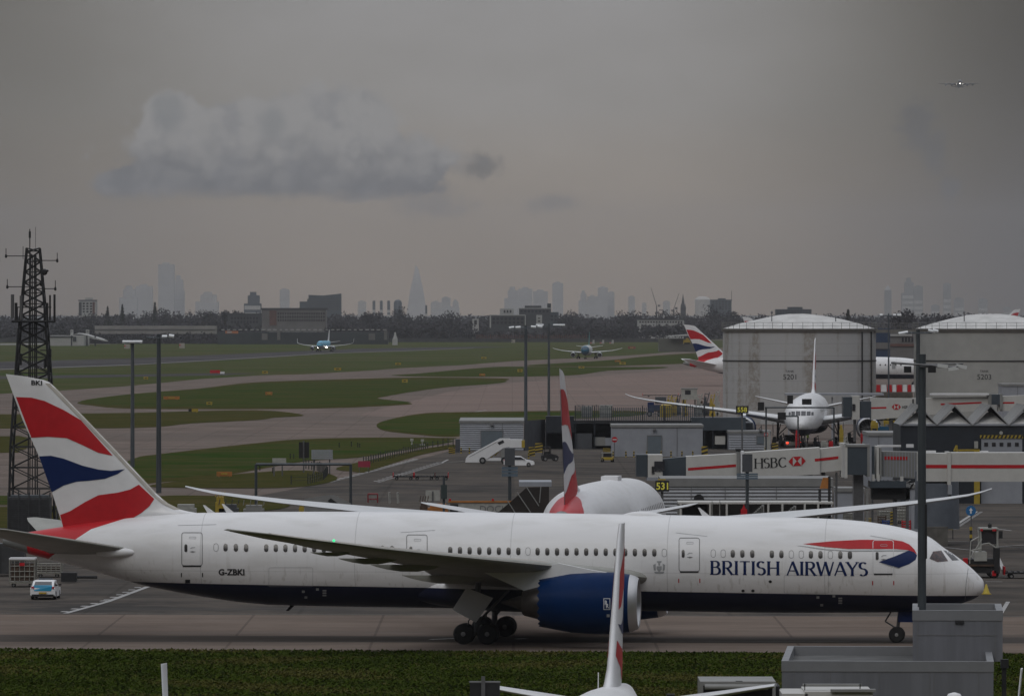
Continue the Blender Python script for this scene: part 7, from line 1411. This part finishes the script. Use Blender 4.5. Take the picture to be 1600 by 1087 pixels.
def blue_sign(px, py, w, h, top, base, Y, label, box=True):
    T = Thing('stand_post', label, 'sign post', ((px-800)*Y/FOC, Y, 0)); T.part('post', MB().tube(P(px, top, Y), ((px-800)*Y/FOC, Y, 0), .16 * Y / 600), M_poled)
    if box: T.part('guidance_box', MB().box(P(px - 8, 0, Y).x, P(px + 8, 0, Y).x, Y - .4, Y - .15, P(0, py - h/2 - 2, Y).z, P(0, top, Y).z), M_shedd)
    b = MB()
    for k in range(3): b.box(P(px - w/2, 0, Y).x, P(px + w/2, 0, Y).x, Y - .3, Y - .2, P(0, py - h/2 + (k + .8) * h/3, Y).z, P(0, py - h/2 + k * h/3, Y).z)
    T.part('slat_board', b, mat('slate_blue_slats', (.10, .14, .18), .5)); return T
blue_sign(796.5, 737, 25, 16, 700, 800, 640, 'dark post with slatted blue board left of the thin striped fin'); blue_sign(1167.5, 744, 33, 10, 709, 790, 590, 'dark post with slatted board over the lettered bridge')
T = Thing('lattice_post', 'thin dark green post with cabinet sticking up behind the fuselage', 'sign post', (P(693, 0, 620).x, 620, 0)); T.part('post', MB().tube(P(693.5, 745, 620), (P(693.5, 0, 620).x, 620, 0), .12), M_poled); T.part('cabinet', MB().box(P(689, 0, 620).x, P(698.5, 0, 620).x, 619.6, 619.9, P(0, 779, 620).z, P(0, 757, 620).z), mat('dark_green_cabinet', (.03, .045, .045), .5))
gantry('dark rectangular gantry standing before the infield grass', [(400, 725, 548, 725), (400, 725, 400, 815), (548, 725, 548, 815)], 660, .16)
T = Thing('back_of_sign', 'black rectangular sign back on a pole over the grass', 'sign', (P(474.5, 0, 860).x, 860, 0)); T.part('board', MB().box(P(467, 0, 860).x, P(483, 0, 860).x, 860, 860.3, P(0, 715.5, 860).z, P(0, 690.5, 860).z), M_blk); T.part('post', MB().tube(P(474.5, 688, 859.8), (P(474.5, 0, 860).x, 859.8, 0), .1), M_steel)
T = Thing('slatted_sign', 'grey slatted sign right of the black sign back', 'sign', (P(503, 0, 850).x, 850, 0)); b = MB()
for k in range(5): b.box(P(486.5, 0, 850).x, P(520, 0, 850).x, 850, 850.1, P(0, 705 + k * 3, 850).z, P(0, 702.6 + k * 3, 850).z)
T.part('slat_board', b, M_shed); T.part('post', MB().tube(P(515, 702, 850.2), (P(515, 0, 850).x, 850.2, 0), .09).tube(P(490, 702, 850.2), (P(490, 0, 850).x, 850.2, 0), .09), M_steel)
T = Thing('white_board', 'white panel on dark legs left of the black sign back', 'sign', (P(436, 0, 840).x, 840, 0)); T.part('board', MB().box(P(425.5, 0, 840).x, P(447, 0, 840).x, 840, 840.2, P(0, 724, 840).z, P(0, 715.5, 840).z), M_pal); T.part('legs', MB().box(P(427, 0, 840).x, P(429, 0, 840).x, 840, 840.2, 0, P(0, 724, 840).z).box(P(440, 0, 840).x, P(442, 0, 840).x, 840, 840.2, 0, P(0, 724, 840).z), M_steel)
T = Thing('red_board', 'small magenta-red board beside the wedge of brown grass', 'sign', (P(569, 0, 860).x, 860, 0)); T.part('board', MB().box(P(559.5, 0, 860).x, P(578.5, 0, 860).x, 860, 860.15, P(0, 729.5, 860).z, P(0, 720, 860).z), mat('magenta_red', (.28, .02, .05), .5)); T.part('legs', MB().box(P(561, 0, 860).x, P(562, 0, 860).x, 860, 860.1, 0, P(0, 729, 860).z).box(P(575, 0, 860).x, P(576, 0, 860).x, 860, 860.1, 0, P(0, 729, 860).z), M_steel)
T = Thing('red_stand', 'dark red square frame stand on the apron above the fuselage', 'stand', G(582.5, 785)); b = MB(); Yk = gy(785); p = lambda a, c: P(a, c, Yk)
for (a, ya, c, yc) in ((575, 785, 575, 771), (590, 785, 590, 771), (575, 771.5, 590, 771.5), (575, 779.5, 590, 779.5)): b.tube(p(a, ya), p(c, yc), .08, n=5)
T.part('frame', b, mat('oxide_red', (.20, .015, .02), .5)); T.part('back_frame', MB().tube(p(575, 771.5) + Vector((0, 1, 0)), p(590, 771.5) + Vector((0, 1, 0)), .07), mat('oxide_red', (.2, .015, .02)))
T = Thing('white_hoops', 'pair of white bent hoop posts right of the red stand', 'barrier', G(614, 787)); b = MB(); Yk = gy(787)
for a in (608, 621): b.tube(P(a, 786, Yk), P(a - .6, 769, Yk), .055, n=6); b.tube(P(a + 2, 786, Yk + .6), P(a + 1.4, 769, Yk + .6), .055, n=6); b.tube(P(a - .6, 769, Yk), P(a + 1.4, 769, Yk + .6), .055, n=6)
T.part('hoop', b, M_pal)
T = Thing('white_board', 'square white board on a stem behind the fuselage crown', 'sign', (P(675.5, 0, 680).x, 680, 0)); T.part('board', MB().box(P(665, 0, 680).x, P(687, 0, 680).x, 680, 680.1, P(0, 782, 680).z, P(0, 765.5, 680).z), M_pal); T.part('stem', MB().box(P(675, 0, 680).x, P(677, 0, 680).x, 679.8, 679.95, 0, P(0, 767, 680).z), M_steel)
# hoarding, brown glazed canopy, wedge roof and yard items just behind the fuselage
Yk = 600; T = Thing('hoarding', 'white hoarding with orange top rail and half-hidden black letters', 'hoarding', (P(760, 0, Yk).x, Yk, 0)); T.part('panel', MB().box(P(702, 0, Yk).x, P(850, 0, Yk).x, Yk, Yk + .2, 0, P(0, 785, Yk).z), M_pal); T.part('top_rail', MB().box(P(700, 0, Yk).x, P(852, 0, Yk).x, Yk - .1, Yk + .3, P(0, 785, Yk).z + .01, P(0, 782, Yk).z), M_org); T.part('dark_poster', MB().box(P(703, 0, Yk).x, P(716, 0, Yk).x, Yk - .05, Yk - .01, 1.0, P(0, 787, Yk).z), M_blk)
ps, w = font_polys('DOCK', 0); b = MB(); put_text(b, ps, lambda u, v, k: (P(750 + u * 10.5, 0, Yk).x, Yk - .03, P(0, 800 - v * 10.5, Yk).z)); T.part('lettering', b, M_line)
for px_ in (703, 770): T.part('red_lamp', MB().rbox(P(px_, 780.5, Yk), (.2, .2, .2)), M_red)
Yk = 575; q = lambda a, c, d=0: P(a, c, Yk + d); T = Thing('glazed_canopy', 'brown tinted sloping canopy with pale ribs left of the red-patched tail', 'canopy', (P(815, 0, Yk).x, Yk, 0)); T.part('glazing', MB().rings([[q(778, 800), q(796, 785), q(823, 761), q(858, 760), q(858, 830), q(778, 830)], [q(778, 800, 4), q(796, 785, 4), q(823, 761, 4), q(858, 760, 4), q(858, 830, 4), q(778, 830, 4)]]), M_gl2)
b = MB()
for a, ya, c, yc in ((793, 782, 805, 801), (808, 769, 829, 800), (823, 761, 842, 790), (845, 760, 843, 785)): b.tube(q(a, ya, -.1), q(c, yc, -.1), .045, n=5)
T.part('rib', b, M_creamd); T.part('flat_roof', MB().box(q(811, 0).x, q(862, 0).x, Yk + 1, Yk + 8, P(0, 760, Yk).z, P(0, 753, Yk).z), M_shed)
Yk = 640; T = Thing('tent_roof', 'pale grey wedge-shaped roof poking above the raised wing', 'roof', (P(510, 0, Yk).x, Yk, 0)); T.part('roof', MB().rings([[P(476, 779, Yk), P(503, 774.5, Yk), P(522, 772.5, Yk), P(548, 786, Yk), P(548, 830, Yk), P(476, 830, Yk)], [P(476, 779, Yk + 5), P(503, 774.5, Yk + 5), P(522, 772.5, Yk + 5), P(548, 786, Yk + 5), P(548, 830, Yk + 5), P(476, 830, Yk + 5)]]), M_roofg); T.part('dark_gap', MB().add([P(512, 782, Yk - .05), P(517, 778, Yk - .05), P(528, 786, Yk - .05), P(516, 786, Yk - .05)], [(0, 1, 2, 3)]), M_blk)
Yk = 650
for (a, c, t_, bb, m, lab, nm) in ((273, 306, 788, 806, M_pal, 'pale van roof showing behind the fin fillet', 'van'), (336.5, 350, 776, 790, M_yel, 'bright yellow pump unit above the tail section of the fuselage', 'pump_unit'), (342, 372, 788, 803, M_shedd, 'dark grey trolley below the yellow pump unit', 'equipment_cart'), (380, 412, 789, 800, M_creamd, 'grey step platform left of the raised wing root', 'step_platform'), (467, 475, 787, 800, M_yel, 'tiny yellow block under the raised wing', 'equipment_box'), (475, 500, 789, 806, M_shed, 'grey cover under the raised wing beside the yellow block', 'equipment_cover'), (656, 668, 783, 800, M_brown, 'brown winch at the left end of the gate tailplane', 'winch'), (668, 700, 787, 800, M_org, 'orange pipe stack below the left tailplane', 'pipe_stack')):
    b = MB(); a_, c_ = P(a, 0, Yk).x, P(c, 0, Yk).x; z0, z1 = .3, P(0, t_, Yk).z
    b.box(a_, c_, Yk, Yk + 2, z0, z1 * .8); b.box(a_ + (c_-a_)*.12, c_ - (c_-a_)*.1, Yk + .1, Yk + 1.9, z1 * .8, z1)
    for xx in (a_ + .3, c_ - .3): b.lathe([(-.1, .3), (.1, .3)], (xx, Yk, .3), 'y', 10)
    if nm in ('step_platform', 'winch', 'equipment_cart', 'pump_unit'):
        for k in range(4): xx = a_ + (c_ - a_) * k / 3; b.tube((xx, Yk - .05, z1), (xx + .1, Yk - .05, z1 + .55), .04, n=4)
    one(nm, lab, 'ground equipment', b, m)
# service bays in front of the corrugated shed
Yk = 590; T = Thing('service_bays', 'row of cream open bays along the foot of the corrugated shed', 'building', (P(1180, 0, Yk).x, Yk, 0)); T.part('roof', MB().box(P(1060, 0, Yk).x, P(1302, 0, Yk).x, Yk, Yk + 5, P(0, 787, Yk).z, P(0, 784, Yk).z), M_cream)
for px_ in (1062, 1108, 1134, 1165, 1199, 1221, 1256, 1277): T.part('column', MB().box(P(px_, 0, Yk).x, P(px_ + 3, 0, Yk).x, Yk, Yk + .3, 0, P(0, 787, Yk).z), M_cream)
T.part('back_wall', MB().box(P(1060, 0, Yk).x, P(1302, 0, Yk).x, Yk + 4, Yk + 4.2, 0, P(0, 787, Yk).z), M_creamd); T.part('dark_bay', MB().box(P(1068, 0, Yk).x, P(1106, 0, Yk).x, Yk + 3.6, Yk + 3.9, 0, P(0, 790, Yk).z), M_blk); T.part('ladder', MB().box(P(1112, 0, Yk).x, P(1113, 0, Yk).x, Yk - .2, Yk - .1, 0, P(0, 782, Yk).z).box(P(1124, 0, Yk).x, P(1125, 0, Yk).x, Yk - .2, Yk - .1, 0, P(0, 782, Yk).z), M_pal)
one('red_box', 'bright red fire box among the cream bays under the corrugated shed', 'fire box', MB().box(P(1157, 0, Yk).x, P(1167, 0, Yk).x, Yk - .6, Yk - .1, .2, P(0, 795, Yk).z).prism([(P(1159, 0, Yk).x, P(0, 795, Yk).z), (P(1165, 0, Yk).x, P(0, 795, Yk).z), (P(1162, 0, Yk).x, P(0, 787, Yk).z)], Yk - .5, Yk - .3), M_red)
T = Thing('orange_hoist', 'rusty orange hoist frame at the right end of the corrugated shed', 'hoist', (P(1290, 0, 592).x, 592, 0)); T.part('panel', MB().prism([(P(1281, 0, 592).x, P(0, 763, 592).z), (P(1286, 0, 592).x, P(0, 746, 592).z), (P(1295, 0, 592).x, P(0, 746, 592).z), (P(1294, 0, 592).x, P(0, 763, 592).z)], 592, 592.5), M_org); T.part('leg', MB().box(P(1279, 0, 592).x, P(1283, 0, 592).x, 592, 592.4, 0, P(0, 764, 592).z), M_blk); T.part('leg', MB().box(P(1294, 0, 592).x, P(1298, 0, 592).x, 592, 592.4, 0, P(0, 744, 592).z), M_blk)
for i, (a, t_) in enumerate(((1190, 789), (1240, 790))): 
    b = MB()
    for k in range(7): b.box(P(a - k * 2.4, 0, 588).x, P(a - k * 2.4 + 4, 0, 588).x, 588, 588.8, 0, P(0, t_ + k * 2.2, 588).z)
    one('access_steps', ['grey access steps left of the red fire box line, second bay', 'grey access steps in the right-hand bays'][i], 'steps', b, M_creamd)
# marker boards on the grass
for (px_, py_, w, h, m, lab) in ((228, 593, 7, 4.5, M_yel, 'yellow taxiway board in the grass right of the nearer pair of masts'), (268, 625, 25, 6, M_org, 'long orange marker board in the left infield'), (327, 633, 9, 5.5, M_yel, 'yellow marker board right of the long orange one'), (302, 644.5, 15, 6, M_yel, 'black and yellow board by the taxiway edge'), (350.5, 745.5, 24, 9, M_org, 'largest orange marker board, near the lower grass'), (414, 584, 9, 4.5, M_yel, 'yellow marker left of the blue jet'), (420, 618, 11, 6, M_org, 'orange marker in the big green infield'), (527.5, 579, 11, 4.5, M_yel, 'yellow marker under the blue jet'), (622, 570.5, 9, 4, M_yel, 'yellow marker at the runway exit'), (632.5, 598.5, 9, 6, M_yel, 'yellow marker on the top edge of the big green infield'), (753.5, 588, 9, 4.5, M_org, 'orange marker near the tall paired masts'), (756, 561, 8, 3.5, M_yel, 'yellow marker on the grass before the white-framed offices'), (812.5, 582, 8, 5.5, M_yel, 'yellow marker between the two tall masts'), (908.5, 576, 9, 4, M_yel, 'yellow marker below the teal-nosed jet'), (973, 570, 10, 4.5, M_yel, 'yellow marker right below the teal-nosed jet'), (965, 566, 9, 3.5, M_org, 'orange marker just above the right yellow one'), (987, 546, 12, 5, mat('barrier_red_faded', (.22, .06, .05), .6), 'faded red marker right of the teal-nosed jet'), (336, 584, 16, 6, M_red, 'red and white emergency barrier on the far service road'), (757, 719.5, 1.5, 3, M_pal, 'thin white marker post by the stairs'), (1065, 696, 6, 4, M_pal, 'pale box on the roof of the smooth shed')):
    Yk = gy(py_); b = MB(); x0, x1 = P(px_ - w/2, 0, Yk).x, P(px_ + w/2, 0, Yk).x; z1 = h * Yk / FOC
    b.box(x0, x1, Yk, Yk + .2, z1 * .22, z1)
    for xx in (x0 + (x1-x0)*.15, x1 - (x1-x0)*.15): b.box(xx - .05, xx + .05, Yk + .05, Yk + .15, 0, z1 * .22)
    if px_ == 1065: continue
    T = Thing('marker_board', lab, 'marker board', ((x0+x1)/2, Yk, 0), group='airfield marker boards'); T.part('board', b, m)
    if 'black and' in lab: T.part('black_panel', MB().box(x0, x0 + (x1-x0)*.33, Yk - .06, Yk - .01, z1*.22, z1), M_blk)
    elif 'barrier' in lab: T.part('white_panel', MB().box(x1, x1 + 1.5, Yk, Yk + .2, 0, z1*.6), M_white)
    else: T.part('marking', MB().box(x0 + (x1-x0)*.3, x0 + (x1-x0)*.7, Yk - .06, Yk - .01, z1*.5, z1*.75), M_blk if m is M_yel else M_yel)
# posts fence along the wedge and the round grass end
def post_row(label, pts, n, h, name='post_and_wire_fence'):
    b = MB(); P_ = [G(*p) for p in pts]; L = [0]
    for a, c in zip(P_, P_[1:]): L.append(L[-1] + (c - a).length)
    last = None
    for i in range(n):
        t = L[-1] * i / (n - 1); k = max(0, min(len(P_) - 2, int(np.searchsorted(L, t)) - 1)); q_ = P_[k].lerp(P_[k+1], (t - L[k]) / (L[k+1] - L[k])); b.tube(q_, q_ + Vector((0, 0, h * rnd(.8, 1.1))), .07, n=5)
        if last is not None: b.tube(last + Vector((0, 0, h * .7)), q_ + Vector((0, 0, h * .7)), .025, n=4); b.tube(last + Vector((0, 0, h * .4)), q_ + Vector((0, 0, h * .4)), .025, n=4)
        last = q_
    return one(name, label, 'fence', b, mat('dark_fence_post', (.03, .032, .03), .8))
post_row('line of short dark posts along the brown wedge of grass', [(568, 727), (625, 712), (668, 701), (708, 697)], 34, 1.25); post_row('curved line of dark posts round the brown grass end', [(455, 757), (480, 757), (505, 750), (512, 742), (495, 735), (478, 732)], 30, 1.3)
for k_, (px_, py_, h) in enumerate(((453.5, 717, 8), (459, 716.5, 7), (406, 735, 7), (426, 739, 8), (441, 738, 8), (530, 699, 7), (549, 698, 8), (559, 699, 7), (562, 699, 6))):
    Yk = gy(py_); one('marker_post', '%s thin dark marker post listed left to right in the infield' % ORD[(4, 5, 0, 1, 2, 6, 7, 8, 9)[k_]].replace('tenth', 'last'), 'post', MB().box(P(px_ - .7, 0, Yk).x, P(px_ + .7, 0, Yk).x, Yk, Yk + .12, 0, h * Yk / FOC).rbox((P(px_, 0, Yk).x, Yk, h * Yk / FOC), (.2, .2, .1)), M_blk, group='thin dark marker posts')
for (a, c, t_, bb, lab) in ((642, 645, 686, 694, 'small white lamp fitting on the infield edge'), (656, 664, 687, 695, 'small white aerial unit beside the lamp fitting')):
    Yk = gy(bb); one('light_fitting', lab, 'light fitting', MB().tube(G((a + c)/2, bb), P((a+c)/2, t_ + 2, Yk), .12).rbox(P((a+c)/2, t_ + 1, Yk), (.5, .4, .4)).rbox(G((a + c)/2, bb, .1), ((c - a) * Yk / FOC, .5, .25)), M_pal)
# hedge and low dark trees before the far warehouses
b = MB()
for i in range(60): px_ = 118 + i * 3.9; crown(b, P(px_, 0, 4560).x, 4560 + rng.uniform(-30, 30), 0, rng.uniform(6.0, 9.0), rng.uniform(6, 12), 45, 1.2, rng)
b.box(P(118, 0, 4580).x, P(350, 0, 4580).x, 4580, 4584, 0, 7.0)
one('hedge', 'dark scrub line in front of the long pale warehouse', 'hedge', b, M_wood, kind='stuff')
b = MB()
for Yk, hh in ((4950, 15.5), (5150, 17.5)):
    for i in range(150):
        px_ = -60 + 1720 * (i + rng.random()) / 150
        if Yk < 5100 and 760 < px_ < 870: continue
        hm_ = 5.5 if 400 < px_ < 515 else (7.5 if 735 < px_ < 865 else 14); crown(b, P(px_, 0, Yk).x, Yk, 0, min(hh, hm_ + 1) * rng.uniform(.8, 1.05), rng.uniform(10, 17), 110, 1.6, rng)
    
one('wood', 'lower belt of dark bare trees along the airfield boundary', 'wood', b, M_wood, kind='stuff')
MAIN = build_main()
